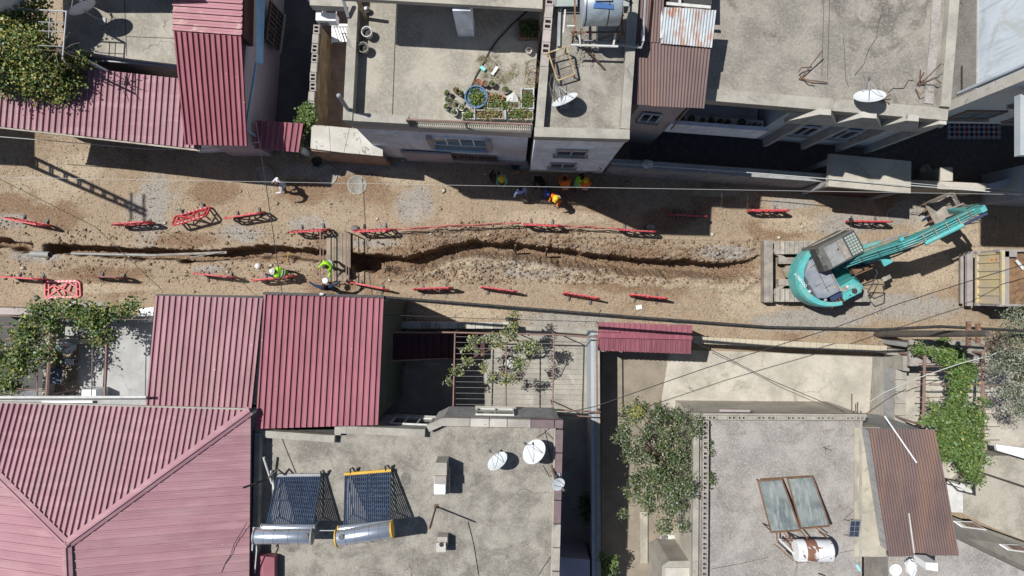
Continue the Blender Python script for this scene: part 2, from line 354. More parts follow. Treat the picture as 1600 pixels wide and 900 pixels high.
M['leaf_f'] = surf('leaf_fresh', (.1, .175, .05), (.145, .22, .075), 6, rough=.5, spec=.45, bump=0)
M['leaf_dry'] = surf('leaf_dry', (.3, .22, .1), (.22, .15, .07), 6, rough=.8, bump=0)
M['bark'] = surf('bark', (.16, .12, .09), (.1, .075, .055), 8, bump=.6)
M['skin'] = surf('skin', (.42, .25, .17), rough=.55, bump=0)
M['hair'] = surf('dark_hair', (.02, .015, .012), rough=.7, bump=0)
M['hair_brown'] = surf('brown_hair', (.07, .04, .025), rough=.7, bump=0)
def cloth(n, c): return surf(n, c, tuple(x*.8 for x in c), 9, rough=.9, bump=.3, bscale=25)
M['hiviz'] = cloth('hi_vis_lime', (.38, .78, .04)); M['hiviz_o'] = cloth('hi_vis_orange', (.95, .2, .02))
M['navy'] = cloth('navy_cloth', (.025, .04, .09)); M['blackc'] = cloth('black_cloth', (.02, .02, .022))
M['bluec'] = cloth('light_blue_cloth', (.3, .42, .75)); M['whitec'] = cloth('white_cloth', (.72, .7, .76))
M['royal'] = cloth('royal_blue_cloth', (.02, .04, .22)); M['greyc'] = cloth('grey_trouser', (.1, .09, .085))
M['mint'] = cloth('mint_vest', (.25, .55, .35)); M['silver'] = cloth('reflective_tape', (.6, .62, .62))
M['denim'] = cloth('denim', (.07, .1, .2)); M['magenta'] = cloth('magenta_cloth', (.16, .015, .09))
M['helmet_y'] = surf('yellow_helmet', (.8, .5, .02), rough=.3, bump=0); M['helmet_w'] = surf('white_helmet', (.66, .66, .66), rough=.3, bump=0)
M['wire'] = surf('black_cable', (.03, .03, .03), rough=.6, bump=0); M['wire_w'] = surf('bare_wire', (.5, .5, .48), rough=.6, bump=0)
M['dark_green_wall'] = surf('dark_green_wall', (.06, .09, .07), (.05, .07, .06), 1, bump=.1)
M['lit_white'] = surf('painted_white_wall', (.62, .68, .74), (.56, .62, .68), .9, bump=.1, streak=((.42, .46, .5), (1, 4, .35), 2), stain=(.48, .5, .5), sscale=.8)
M['pole'] = surf('weathered_pole', (.13, .11, .095), (.09, .08, .07), 3, bump=.4)
# ---------------------------------------------------------------- ground
def interp(px, tab): return np.interp(px, [t[0] for t in tab], [t[1] for t in tab])
T_N = [(-400, 372), (0, 372), (45, 379), (60, 380), (100, 382), (200, 385), (300, 390), (350, 388), (400, 382), (450, 385), (500, 387), (545, 393), (580, 397), (610, 398), (640, 400), (665, 394), (690, 384), (715, 378), (750, 374), (800, 378), (850, 384), (900, 390), (950, 396), (1000, 401), (1060, 404), (1100, 408), (1130, 411), (1165, 405), (1190, 396)]
T_D = [(-400, .9), (0, .9), (40, .9), (52, .0), (66, .0), (76, 1.2), (500, 1.25), (540, 1.3), (556, 1.9), (584, 1.9), (598, 1.35), (1090, 1.35), (1140, 1.0), (1180, .4), (1195, 0), (1700, 0)]
T_W = [(0, .38), (300, .46), (500, .42), (545, .5), (556, .78), (583, .78), (600, .42), (700, .42), (1180, .5)]
T_R = [(0, .12), (520, .14), (556, .1), (584, .12), (620, .4), (760, .42), (1180, .4)]
def terrain(x, y):
    px = x/.03+800; py = 450-y/.03
    jag = fbm(x*1.7, x*0+3.1, 5, 4)*.10+fbm(x*6, x*0+9.1, 8, 3)*.07+.06*fbm(x*4, y*4, 61, 3)
    n = (450-interp(px, T_N))*.03+jag
    s = n-y; d = interp(px, T_D); w = interp(px, T_W); r = interp(px, T_R)
    jag2 = fbm(x*1.9, x*0+1.7, 25, 4)*.16
    s_s = s+fbm(x*6, x*0+9.1, 8, 3)*-.05+.10*fbm(x*2.2, y*2.2, 66, 4)+.05*fbm(x*7, y*7, 67, 3)
    sc = (w+r+jag2)-s_s                # >0 inside from the south edge
    mid = np.clip((px-585)/60, 0, 1)*np.clip((1200-px)/30, 0, 1)
    z = .012*fbm(x*.6, y*.6, 40, 3)+.012*fbm(x*3, y*3, 41, 4)
    rub = .5+.5*fbm(x*2.4, y*2.4, 44, 4)
    # north lip broken ground
    lip = np.clip((s+.75)/.75, 0, 1)*(s < 0)*np.clip(d, 0, 1)*(.25+mid*.9)
    z = z-.13*lip**1.5+lip*(.2*fbm(x*2.6, y*5, 51, 5)+.02)
    inside = (s > 0) & (sc > 0)
    depth = d*np.clip(s/.07, 0, 1)*np.clip(sc/np.maximum(r, .05), 0, 1)
    z = np.where(inside, z-depth+.07*fbm(x*3, y*3, 60, 4)*np.clip(depth, 0, 1), z)
    o = -sc
    berm = mid*(.17*np.exp(-((o-.22-.2*fbm(x*.7, x*0, 31, 3))/.2)**2)+.06*np.exp(-((o-1.0)/.5)**2))*(s > 0)
    bl = (1-mid)*np.clip((520-px)/30, 0, 1)*.08*np.exp(-((o-.25)/.3)**2)*(s > 0)*np.clip(d, 0, 1)
    z = z+berm*(.6+.8*rub)+bl*(.5+rub)
    trk = np.clip(1.3-((px-1010)/170)**2-((py-455)/18)**2, 0, 1)*np.clip(vn(x*1.1, y*1.1, 12)*2-.5, 0, 1)
    z = z+trk*.016*np.sin(2*np.pi*(x+.04*np.sin(y*3))/.2)
    # pale spoil heap south of the trench, and ground sagging towards the trench end
    e = ((px-745)/32)**2+((py-418)/24)**2
    z = z+.3*np.exp(-e*1.2)*np.where(s > w*.8, 1, 0)
    e = ((px-1160)/50)**2+((py-392)/16)**2
    z = z+.10*np.exp(-e)*(rub+.3)
    e = ((px-238)/45)**2+((py-325)/55)**2
    z = z+.035*np.exp(-e**2)*fbm(x*2.2+y, y*2.2, 70, 4)+.02*np.exp(-e**2)
    e = ((px-60)/60)**2+((py-470)/10)**2
    z = z+.12*np.exp(-e)
    return z, s, sc, d, mid
def zat(x, y):
    return float(terrain(np.array([x]), np.array([y]))[0][0])
xs = np.concatenate([[-400, -200, -100, -60, -40], np.arange(-26, 26.01, .055), [40, 60, 100, 200, 400]])
ys = np.concatenate([[-400, -200, -100, -50, -25, -12], np.arange(-3.3, .2, .07), np.arange(.2, 2.9, .038), np.arange(2.9, 8.4, .075), [12, 25, 50, 100, 200, 400]])
X, Y = np.meshgrid(xs, ys); Z, S, SCN, D, MID = terrain(X, Y)
fade = ((np.abs(X) < 26.1) & (Y > -3.4) & (Y < 8.5)); Z = np.where(fade, Z, 0)
nx, ny = len(xs), len(ys)
V = np.stack([X.ravel(), Y.ravel(), Z.ravel()], 1)
ii, jj = np.meshgrid(np.arange(nx-1), np.arange(ny-1)); a = (jj*nx+ii).ravel()
Fq = np.stack([a, a+1, a+1+nx, a+nx], 1)
PXg = X/.03+800; PYg = 450-Y/.03
def blob(cx, cy, rx, ry, p=1.5, wob=.35):
    e = ((PXg-cx)/rx)**2+((PYg-cy)/ry)**2
    return np.clip(1.25-e**.5-wob*fbm(X*1.3, Y*1.3, int(cx+cy) % 97, 4)*1.2, 0, 1)**.8
inside = np.clip(-Z*1.6, 0, 1)
brown = np.clip(.35+1.1*fbm(X*.45, Y*.45, 90, 4), 0, 1)*.6
for c in [(480, 300, 55, 24), (560, 285, 60, 22), (40, 320, 70, 30), (330, 300, 45, 22), (290, 375, 60, 12), (640, 420, 70, 25), (1040, 345, 40, 22), (1080, 425, 120, 10), (860, 415, 70, 14), (1215, 360, 55, 18), (150, 430, 90, 14), (420, 400, 90, 12), (90, 340, 50, 22), (1000, 440, 120, 20), (620, 395, 40, 12)]:
    brown = np.maximum(brown, blob(*c)*.95)
brown = np.maximum(brown, inside); brown = np.maximum(brown, MID*np.clip((S+.9)/.5, 0, 1)*(S < 0)*(.5+.4*fbm(X*1.5, Y*1.5, 78, 3)))
grey = np.clip(fbm(X*.35+7, Y*.35, 95, 4)*1.3-.2, 0, 1)*.6
for c in [(238, 325, 44, 58), (375, 365, 40, 18), (490, 268, 60, 14), (590, 262, 70, 14), (650, 322, 40, 32), (480, 352, 45, 16), (1240, 318, 50, 12), (1320, 350, 90, 24), (1430, 330, 45, 30), (1260, 500, 110, 22), (1400, 478, 120, 24), (880, 500, 90, 18), (870, 425, 60, 12), (820, 420, 40, 20), (20, 345, 30, 16), (120, 480, 60, 10), (1130, 395, 60, 14), (560, 380, 70, 8), (60, 400, 50, 12), (330, 420, 30, 7)]:
    grey = np.maximum(grey, blob(*c)*.78)
grey = np.maximum(grey, (MID*np.clip((S+.9)/.5, 0, 1)*(S < 0))*(.2+.5*fbm(X*.8, Y*.8, 77, 4)))
grey *= (1-inside)
pale = np.clip(fbm(X*.3-4, Y*.3, 99, 4)*1.3, 0, 1)*.5
for c in [(1480, 400, 90, 70), (700, 488, 110, 14), (640, 275, 60, 14), (80, 290, 60, 30), (860, 340, 90, 12), (1240, 350, 60, 14), (745, 418, 36, 24), (1000, 438, 190, 6), (120, 262, 50, 26), (150, 450, 120, 8), (1180, 470, 60, 30), (1120, 300, 60, 8)]:
    pale = np.maximum(pale, blob(*c)*.9)
pale = np.maximum(pale, MID*np.exp(-((-SCN-.3)/.2)**2)*.9)
ground_attr = np.stack([brown, grey, pale*(1-inside), np.ones_like(brown)], -1).reshape(-1, 4)
def ground_mat():
    m = bpy.data.materials.new('street_soil'); m.use_nodes = True; nt = m.node_tree; N = nt.nodes; L = nt.links; b = N['Principled BSDF']
    b.inputs['Roughness'].default_value = .95; b.inputs['Specular IOR Level'].default_value = .2
    at = N.new('ShaderNodeAttribute'); at.attribute_name = 'soil'; sep = N.new('ShaderNodeSeparateColor'); L.new(at.outputs['Color'], sep.inputs[0])
    pos = N.new('ShaderNodeNewGeometry').outputs['Position']
    def noise(sc, det=5, r=.6):
        n = N.new('ShaderNodeTexNoise'); n.inputs['Scale'].default_value = sc; n.inputs['Detail'].default_value = det; n.inputs['Roughness'].default_value = r; L.new(pos, n.inputs['Vector']); return n.outputs['Fac']
    def mr(f, a, c):
        r = N.new('ShaderNodeMapRange'); r.interpolation_type = 'SMOOTHSTEP'; r.inputs[1].default_value = a; r.inputs[2].default_value = c; L.new(f, r.inputs[0]); return r.outputs[0]
    def mul(a, c):
        mm = N.new('ShaderNodeMath'); mm.operation = 'MULTIPLY'; L.new(a, mm.inputs[0])
        if isinstance(c, float): mm.inputs[1].default_value = c
        else: L.new(c, mm.inputs[1])
        return mm.outputs[0]
    def add(a, c):
        mm = N.new('ShaderNodeMath'); mm.operation = 'ADD'; L.new(a, mm.inputs[0]); L.new(c, mm.inputs[1]); return mm.outputs[0]
    def mix(f, x, y):
        mx = N.new('ShaderNodeMix'); mx.data_type = 'RGBA'; L.new(f, mx.inputs[0])
        for s_, i in ((x, 6), (y, 7)):
            if isinstance(s_, tuple): mx.inputs[i].default_value = s_
            else: L.new(s_, mx.inputs[i])
        return mx.outputs[2]
    n2 = noise(2.2, 9, .8); 
    def sub(o, c):  # weight broken by noise
        mm = N.new('ShaderNodeMath'); mm.operation = 'ADD'; L.new(o, mm.inputs[0]); L.new(n2, mm.inputs[1])
        return mr(mm.outputs[0], .74, 1.12)
    col = mix(noise(1.1), (.405, .312, .215, 1), (.295, .225, .155, 1))
    col = mix(sub(sep.outputs[0], 0), col, mix(noise(6), (.29, .185, .11, 1), (.175, .108, .065, 1)))
    col = mix(sub(sep.outputs[1], 0), col, mix(noise(8), (.24, .22, .195, 1), (.42, .395, .36, 1)))
    col = mix(mul(sub(sep.outputs[2], 0), .75), col, mix(noise(5), (.52, .43, .315, 1), (.43, .35, .25, 1)))
    col = mix(mul(mr(noise(2.8, 6, .7), .5, .66), .5), col, (.185, .14, .1, 1))
    col = mix(mul(mr(noise(11, 4, .75), .5, .64), .6), col, (.17, .125, .085, 1))
    col = mix(mul(mr(noise(15, 6, .9), .55, .62), .8), col, (.62, .56, .47, 1))
    col = mix(mul(mr(noise(19, 6, .9), .58, .64), .7), col, (.1, .075, .055, 1))
    vo = N.new('ShaderNodeTexVoronoi'); vo.inputs['Scale'].default_value = 8; L.new(pos, vo.inputs['Vector'])
    col = mix(mul(mr(vo.outputs['Distance'], .15, .09), .6), col, mix(vo.outputs['Color'], (.6, .54, .46, 1), (.12, .09, .07, 1)))
    L.new(col, b.inputs['Base Color'])
    bp = N.new('ShaderNodeBump'); bp.inputs['Strength'].default_value = 1; bp.inputs['Distance'].default_value = .06
    L.new(add(noise(9, 8, .75), mul(vo.outputs['Distance'], -.25)), bp.inputs['Height']); L.new(bp.outputs[0], b.inputs['Normal'])
    return m
gr = npmesh('ground', V, Fq, ground_mat(), smooth=False)
ca = gr.data.color_attributes.new('soil', 'FLOAT_COLOR', 'POINT'); ca.data.foreach_set('color', ground_attr.astype(np.float32).ravel())
tag(gr, kind='structure')
# scattered stones over the dug-up street: nobody could count them
def stones(name, n, smin, smax, mats, region, seed, bias=None):
    rg = np.random.default_rng(seed)
    x = rg.uniform(region[0], region[2], n); y = rg.uniform(region[1], region[3], n)
    if bias is not None:
        keep = bias(x, y, rg); x = x[keep]; y = y[keep]
    n = len(x); z = terrain(x, y)[0]
    s = smin*(smax/smin)**(rg.random(n)**2.2)
    base = np.array([(1, 0, 0), (0, 1, 0), (-1, 0, 0), (0, -1, 0), (0, 0, .75), (0, 0, -.6)], float)
    v = base[None]*(1+rg.uniform(-.35, .35, (n, 6, 3))); 
    a = rg.uniform(0, 6.28, n); c, q = np.cos(a), np.sin(a)
    vx = v[..., 0]*c[:, None]-v[..., 1]*q[:, None]; vy = v[..., 0]*q[:, None]+v[..., 1]*c[:, None]
    v = np.stack([vx, vy*rg.uniform(.6, 1, n)[:, None], v[..., 2]], -1)*s[:, None, None]
    v += np.stack([x, y, z+s*.25], 1)[:, None]
    f = np.array([(0, 1, 4), (1, 2, 4), (2, 3, 4), (3, 0, 4), (1, 0, 5), (2, 1, 5), (3, 2, 5), (0, 3, 5)])
    Fq = (f[None]+(np.arange(n)*6)[:, None, None]).reshape(-1, 3)
    mi = np.repeat(rg.integers(0, len(mats), n), 8)
    o = npmesh(name, v.reshape(-1, 3), Fq, mats, mi); return o
stm = [surf('stone_tan', (.36, .28, .2), bump=0), surf('stone_pale', (.52, .48, .41), bump=0), surf('stone_brown', (.19, .12, .075), bump=0), surf('stone_grey', (.26, .24, .215), bump=0)]
o = stones('gravel', 34000, .012, .045, stm, (-25, -2.7, 25, 7.6), 3); tag(o, 'loose tan and grey gravel strewn over the dug-up street', 'gravel', kind='stuff')
rbm = surf('clod_brown', (.25, .165, .105), bump=0); rbm2 = surf('clod_grey', (.27, .235, .195), bump=0)
def nearT(x, y, rg):
    z, s, sc, d, mid = terrain(x, y)
    return ((s > -.9) & (s < 2.2) & (d > .2) & (rg.random(len(x)) < .25+.75*mid)) & ~((s > 0.02) & (s < .12))
o = stones('rubble', 15000, .018, .1, [rbm, stm[2], rbm2, stm[2], rbm], (-25, .2, 12, 3.2), 4, nearT); tag(o, 'coarse brown rubble and clods along the open trench', 'rubble', kind='stuff')
rk = stones('rock', 46, .1, .17, [stm[0], stm[3], stm[1]], (-25, -1.8, 18, 5), 5); tag(rk, 'scattered fist sized stones lying along the street', 'stones', kind='stuff')
# ---------------------------------------------------------------- generic builders
def sheet(name, pxpoly, z, mat, kind='structure', th=None):
    mb = MB(); pts = ccw([P(x, y, z) for x, y in pxpoly])
    if th: mb.ext(pts, z-th, z)
    else: mb.poly([(p.x, p.y, z) for p in pts])
    o = mb.build(name, mat, origin=(pts[0].x, pts[0].y, 0)); tag(o, kind=kind); return o
def strips(th, A, B, C, D, n, mat, name='roof_panel', rib=.075, gapf=.06):
    """A,B low edge left/right; D,C high edge left/right (world)"""
    A, B, C, D = map(Vector, (A, B, C, D)); nrm = (B-A).cross(D-A).normalized()
    if nrm.z < 0: nrm = -nrm
    w = (B-A).length/n; rw = min(.055/w, .3)
    prof = [(0, -.02), (.01, rib), (rw, rib), (rw+.05, .004), (.5, .0), (.53, .008), (.56, .0), (1-gapf, 0), (1-gapf, -.02)]
    for i in range(n):
        mb = MB(); a = []; b = []
        for t, hgt in prof:
            u = (i+t)/n
            a.append(mb.av(A.lerp(B, u)+nrm*hgt)); b.append(mb.av(D.lerp(C, u)+nrm*hgt))
        for k in range(len(prof)-1): mb.face((a[k], a[k+1], b[k+1], b[k]))
        mb.build(name, mat, th)
    mb = MB(); mb.prism([p-nrm*.08 for p in (A, B, C, D)], [p-nrm*.03 for p in (A, B, C, D)]); mb.build('roof_deck', M['maroon'], th)  # dark deck under the panel gaps paints in the rib shadow lines
def facet(th, A, B, chain, zt, n, mat, name='roof_panel', rib=.07):
    """panels run from the eave AB (world) up to the plan polyline chain; zt = height at farthest chain point"""
    A, B = Vector(A), Vector(B); e = (B-A); el = e.length; e.normalize(); nn = Vector((-e.y, e.x, 0)); nn.normalize()
    ch = [Vector(c) for c in chain]
    if (ch[1]-A).dot(nn) < 0: nn = -nn
    far = max((c-A).dot(nn) for c in ch); slope = (zt-A.z)/far
    def top(s):
        best = 0
        for k in range(len(ch)-1):
            s0 = (ch[k]-A).dot(e); s1 = (ch[k+1]-A).dot(e); d0 = (ch[k]-A).dot(nn); d1 = (ch[k+1]-A).dot(nn)
            if min(s0, s1)-1e-6 <= s <= max(s0, s1)+1e-6 and abs(s1-s0) > 1e-6: best = max(best, d0+(d1-d0)*(s-s0)/(s1-s0))
        return best
    up = Vector((-nn.x*slope, -nn.y*slope, 1)).normalized(); w = el/n; rw = min(.055/w, .3)
    prof = [(0, -.02), (.01, rib), (rw, rib), (rw+.05, .004), (.5, 0), (.53, .008), (.56, 0), (.945 if rib > .05 else .985, 0), (.945 if rib > .05 else .985, -.02 if rib > .05 else -.006)]
    for i in range(n):
        mb = MB(); a = []; b = []
        for t, hgt in prof:
            s = (i+t)/n*el; d = max(top(min(max(s, .001), el-.001)), .02)
            p = A+e*s; a.append(mb.av(p+up*hgt)); b.append(mb.av(p+nn*d+Vector((0, 0, slope*d))+up*hgt))
        for k in range(len(prof)-1): mb.face((a[k], a[k+1], b[k+1], b[k]))
        mb.build(name, mat, th)
def corrug(th, A, B, C, D, sheets, pitch, mat, name='corrugated_sheet', amp=.018):
    A, B, C, D = map(Vector, (A, B, C, D)); nrm = (B-A).cross(D-A).normalized()
    if nrm.z < 0: nrm = -nrm
    L = (B-A).length
    for si in range(sheets):
        u0 = si/sheets; u1 = (si+1)/sheets; n = max(2, int(round(L/sheets/pitch)))*4
        mb = MB(); a = []; b = []; off = .012*(si % 2)
        jit = random.uniform(-.02, .03)
        for k in range(n+1):
            u = u0+(u1-u0)*k/n; hh = amp*math.cos(2*math.pi*k/4)+off
            p = A.lerp(B, u); q = D.lerp(C, u); dirv = (p-q).normalized()*jit
            a.append(mb.av(p+nrm*hh+dirv)); b.append(mb.av(q+nrm*hh))
        for k in range(n): mb.face((a[k], a[k+1], b[k+1], b[k]))
        mb.build(name, mat, th)
def wallbox(mb, A, B, t, z0, z1, side=0):
    """upright wall along AB (plan)"""
    A = Vector((A[0], A[1])); B = Vector((B[0], B[1])); e = (B-A).normalized(); n = Vector((-e.y, e.x))
    o = n*side*t/2; c = (A+B)/2+o
    mb.box((c.x, c.y, (z0+z1)/2), ((B-A).length, t, z1-z0), rz=math.atan2(e.y, e.x))
def window(th, A, B, u, w, z0, z1, out, fm, gm, panes=2, name='window', bars=0):
    """A,B plan ends of the wall; centre at fraction u, width w; out = outward plan normal"""
    A = Vector((A[0], A[1])); B = Vector((B[0], B[1])); e = (B-A).normalized(); c = A.lerp(B, u); o = Vector((out[0], out[1])).normalized()
    rz = math.atan2(e.y, e.x); mb = MB(); zc = (z0+z1)/2; h = z1-z0
    p = c+o*.035
    for s in (-1, 1): q = p+e*s*(w/2-.03); mb.box((q.x, q.y, zc), (.06, .07, h), rz)
    for z in (z0+.03, z1-.03): mb.box((p.x, p.y, z), (w-.12, .066, .06), rz)
    for k in range(1, panes): q = p+e*(w*k/panes-w/2); mb.box((q.x, q.y, zc), (.05, .06, h-.12), rz)
    f = mb.build(name, fm, th)
    for k in range(panes):
        q = c+e*(w*(k+.5)/panes-w/2)+o*.012
        MB().box((q.x, q.y, zc), (w/panes-.05, .02, h-.1), rz).build('pane', gm, f)
    q = c+o*.07; MB().box((q.x, q.y, z0-.04), (w+.16, .16, .06), rz).build('sill', M['parapet'], f)
    if bars:
        mb = MB(); q0 = c+o*.1
        for k in range(bars+1): q = q0+e*(w*k/bars-w/2); mb.box((q.x, q.y, zc), (.016, .016, h), rz)
        for z in (z0+.05, zc, z1-.05): mb.box((q0.x, q0.y, z), (w, .014, .02), rz)
        mb.build('grille', M['pipe_rust'], f)
    return f
def leafmesh(name, pts, size, mats, wts, parent, seed=1, up=.55, aspect=.75):
    rg = np.random.default_rng(seed); n = len(pts)
    nrm = rg.normal(size=(n, 3)); nrm[:, 2] = np.abs(nrm[:, 2])+up; nrm /= np.linalg.norm(nrm, axis=1)[:, None]
    t = rg.normal(size=(n, 3)); t -= (t*nrm).sum(1)[:, None]*nrm; t /= np.linalg.norm(t, axis=1)[:, None]; b = np.cross(nrm, t)
    s = size*rg.uniform(.6, 1.3, n)[:, None]
    p = np.asarray(pts)
    V = np.stack([p-t*s, p+b*s*aspect-nrm*s*.2, p+t*s, p-b*s*aspect-nrm*s*.2], 1).reshape(-1, 3)
    Fq = np.arange(n*4).reshape(n, 4)
    mi = rg.choice(len(mats), n, p=np.array(wts)/sum(wts))
    return npmesh(name, V, Fq, mats, mi, parent)
def blobpts(blobs, seed=1, clump=.16, per=26):
    """many small clumps spread over each blob (cx,cy,cz,rx,ry,rz,nclumps)"""
    rg = np.random.default_rng(seed); out = []
    for cx, cy, cz, rx, ry, rz, n in blobs:
        d = rg.normal(size=(n, 3)); d /= np.linalg.norm(d, axis=1)[:, None]; r = rg.random(n)**.45
        c = np.array([cx, cy, cz])+d*r[:, None]*np.array([rx, ry, rz])
        q = c[:, None]+rg.normal(size=(n, per, 3))*clump
        out.append(q.reshape(-1, 3))
    return np.concatenate(out)
def dish(name, label, base, ang, r, tilt, h, group='satellite dishes on the roofs', post=True, boxm=None):
    """base world point on the roof; ang = heading the dish faces; tilt = degrees above horizon"""
    th = thing(name, label, 'satellite dish', base, group); b = Vector(base)
    d = Vector((math.cos(ang)*math.cos(R(tilt)), math.sin(ang)*math.cos(R(tilt)), math.sin(R(tilt))))
    c = b+Vector((0, 0, h)); q = d.to_track_quat('Z', 'Y').to_matrix()
    mb = MB(); rings = []; seg = 28
    for k, (rr, zz) in enumerate([(0.001, 0), (.35, .02), (.7, .075), (1, .15), (1.02, .15), (1.0, .13), (.7, .055), (.35, .0), (0.001, -.02)]):
        rings.append([mb.av(c+q @ Vector((rr*r*.94*math.cos(2*math.pi*j/seg), rr*r*math.sin(2*math.pi*j/seg), zz*r))) for j in range(seg)])
    for k in range(len(rings)-1):
        for j in range(seg): mb.face((rings[k][j], rings[k][(j+1) % seg], rings[k+1][(j+1) % seg], rings[k+1][j]))
    mb.build('reflector', M['dish'], th, smooth=True)
    mb = MB()
    mb.tube([b, c-d*.08], .03, 8); mb.box(b+Vector((0, 0, .03)), (.3, .3, .03))
    mb.build('mast', M['steel'], th)
    f = c+d*r*1.15+q @ Vector((0, -r*.15, 0))
    mb = MB()
    for s in (-1, 1): mb.tube([c+q @ Vector((s*r*.5, r*.75, .1*r)), f], .012, 5)
    mb.tube([c+q @ Vector((0, -r*.9, .1*r)), f], .014, 5); mb.build('feed_arm', M['steel'], th)
    MB().tube([f, f+d*.12], .045, 8).build('receiver', M['grey_plastic'], th)
    return th
def wire(name, label, pts, r, mat, sag=0, group='overhead wires', cat='wire', n=24):
    mb = MB(); out = []
    for k in range(len(pts)-1):
        a, b = Vector(pts[k]), Vector(pts[k+1])
        for i in range(n+(k == len(pts)-2)):
            t = i/n; p = a.lerp(b, t); p.z -= sag*4*t*(1-t); out.append(p)
    mb.tube(out, r, 5); o = mb.build(name, mat, origin=out[0]); return tag(o, label, cat, group)
# ================================================================ NORTH SIDE
def house(name, label, poly, h, wm, rm, par=None, pm=None, cat='house', base=0, wall_inset=.06, open_par=None):
    """poly: plan points (world); par = (thickness, height)"""
    th = thing(name, label, cat, (sum(p[0] for p in poly)/len(poly), sum(p[1] for p in poly)/len(poly), 0))
    MB().ext(inset(poly, wall_inset), base, h-.16).build('wall', wm, th)
    rf = MB().ext(poly, h-.16, h).build('roof', rm, th)
    if par:
        MB().ring(inset(poly, -.015), inset(poly, par[0]), h-.02, h+par[1]).build('parapet', pm or M['parapet'], th)
    return th
def W2(pts, h): return [P(x, y, h).to_2d() for x, y in pts]
# --- ground sheets of yards and courts
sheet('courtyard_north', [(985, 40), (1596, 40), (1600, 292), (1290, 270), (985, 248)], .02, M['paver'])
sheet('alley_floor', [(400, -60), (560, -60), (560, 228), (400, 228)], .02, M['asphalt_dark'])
# --- top left: flat terrace house with lean-to
t1 = house('terrace_house', 'flat pale concrete roof terrace with a satellite dish, left of the tall red roof', W2([(96, -70), (300, -70), (296, 103), (205, 92), (100, 76)], 4.6), 4.6, M['wall_white'], M['roof_pale'])
mb = MB(); wallbox(mb, P(-140, 55, 4.55), P(100, 76, 4.55), .2, 0, 4.4); mb.build('wall', M['wall_white'], t1)
mb = MB(); mb.tube([P(130, 93, 4.1), P(276, 103, 4.1)], .035, 6); mb.build('gutter', M['steel'], t1)
for a_, b_ in (((192, -60), (198, 88)), ((197, 57), (276, 60))): MB().beam(P(*a_, 4.606), P(*b_, 4.606), .02, .008).build('joint_line', M['void'], t1)
MB().ext(W2([(100, -70), (280, -70), (280, -10), (100, -10)], 4.6), 4.6, 7.8).build('wall', M['wall_lilac'], t1)
t = thing('lean_to_shed', 'long low shed with a faded red sheet roof under the vine, facing the street', 'shed', P(140, 210, 0))
strips(t, P(-31, 194, 3.85), P(313, 233, 3.85), P(320, 127, 4.15), P(-22, 90, 4.15), 36, M['red_roof3'])
mb = MB(); mb.ext(W2([(-28, 160), (308, 196), (308, 130), (-20, 100)], 3.85), 0, 3.6); mb.build('wall', M['wall_brown'], t)
mb = MB(); mb.beam(P(-31, 196, 3.78), P(313, 235.5, 3.78), .06, .12); mb.build('gutter', M['wall_cream'], t)
# --- tall red roof house
lo = [P(290, 226, 4.3), P(386, 228, 4.3), P(377, 57, 5.2), P(272, 49, 5.2)]
t = thing('red_roof_house', 'house with a tall bright red ribbed roof and lilac wall beside the dark alley', 'house', P(350, 130, 0))
strips(t, *lo, 12, M['red_bright'])
strips(t, P(378, 56, 5.24), P(386, -300, 5.4), P(275, -300, 5.15), P(270, 48, 5.15), 36, M['red_pale'])
mb = MB(); hw = [P(391, -300, 5.4).to_2d(), P(386, 225, 4.3).to_2d()+Vector((-.4, .3)), P(300, 225, 4.3).to_2d()+Vector((0, .3)), P(270, -300, 5).to_2d()]
mb.ext(hw, 0, 4.1); mb.build('wall', M['wall_lilac'], t)
mb = MB(); e0 = P(387, -300, 5.25); e1 = P(379, 57, 5.05); e2 = P(387, 226, 4.15)
mb.prism([e0-Vector((.0, 0, 1.15)), e1-Vector((.0, 0, 1.15)), e1-Vector((.25, 0, 1.15)), e0-Vector((.25, 0, 1.15))], [e0-Vector((.0, 0, .1)), e1-Vector((.0, 0, .1)), e1-Vector((.25, 0, .1)), e0-Vector((.25, 0, .1))]); mb.build('gable_cladding', M['maroon'], t)
mb = MB(); mb.prism([P(400, -60, 4.3), P(416, -60, 4.05), P(411, 100, 4.05), P(400, 98, 4.3)], [P(400, -60, 4.36), P(416, -60, 4.11), P(411, 100, 4.11), P(400, 98, 4.36)]); mb.build('awning', M['blue_paint'], t)
ea = Vector((hw[0].x if hw[0].x > hw[1].x else hw[0].x, 0)); wa = ccw(hw)
A_, B_ = P(388, -60, 5.4).to_2d()+Vector((.06, 0)), P(386, 225, 4.3).to_2d()+Vector((-.34, .3))
window(t, A_, B_, .2, 1.6, 1.3, 3.0, (1, 0), M['dark'], M['glass'], 3, bars=8)
mb = MB(); mb.tube([P(400, 98, 4.2)+Vector((.02, 0, 0)), Vector((B_.x+.12, B_.y+.4, 3.9)), Vector((B_.x+.12, B_.y+.3, .2))], .05, 8); mb.build('downpipe', M['blue_paint'], t)
# --- small gate roof
t = thing('gate_canopy', 'small low red sheet roof over the alley gate', 'gate roof', P(430, 212, 0))
strips(t, P(398, 232, 2.55), P(467, 238, 2.55), P(474, 193, 2.85), P(400, 188, 2.85), 8, M['red_roof2'])
mb = MB(); mb.box(P(402, 226, 1.25), (.25, .25, 2.5)); mb.box(P(468, 232, 1.25), (.16, .25, 2.5)); mb.build('post', M['wall_white'], t)
mb = MB(); wallbox(mb, P(404, 228, 0), P(468, 233, 0), .06, .05, 2.3); mb.build('gate_leaf', M['blue_paint'], t)
mb = MB(); wallbox(mb, P(312, 236, 0), P(400, 232, 0), .2, 0, 2.1); o = mb.build('garden_wall', M['wall_white']); tag(o, 'short white street wall below the tall red roof', 'wall')
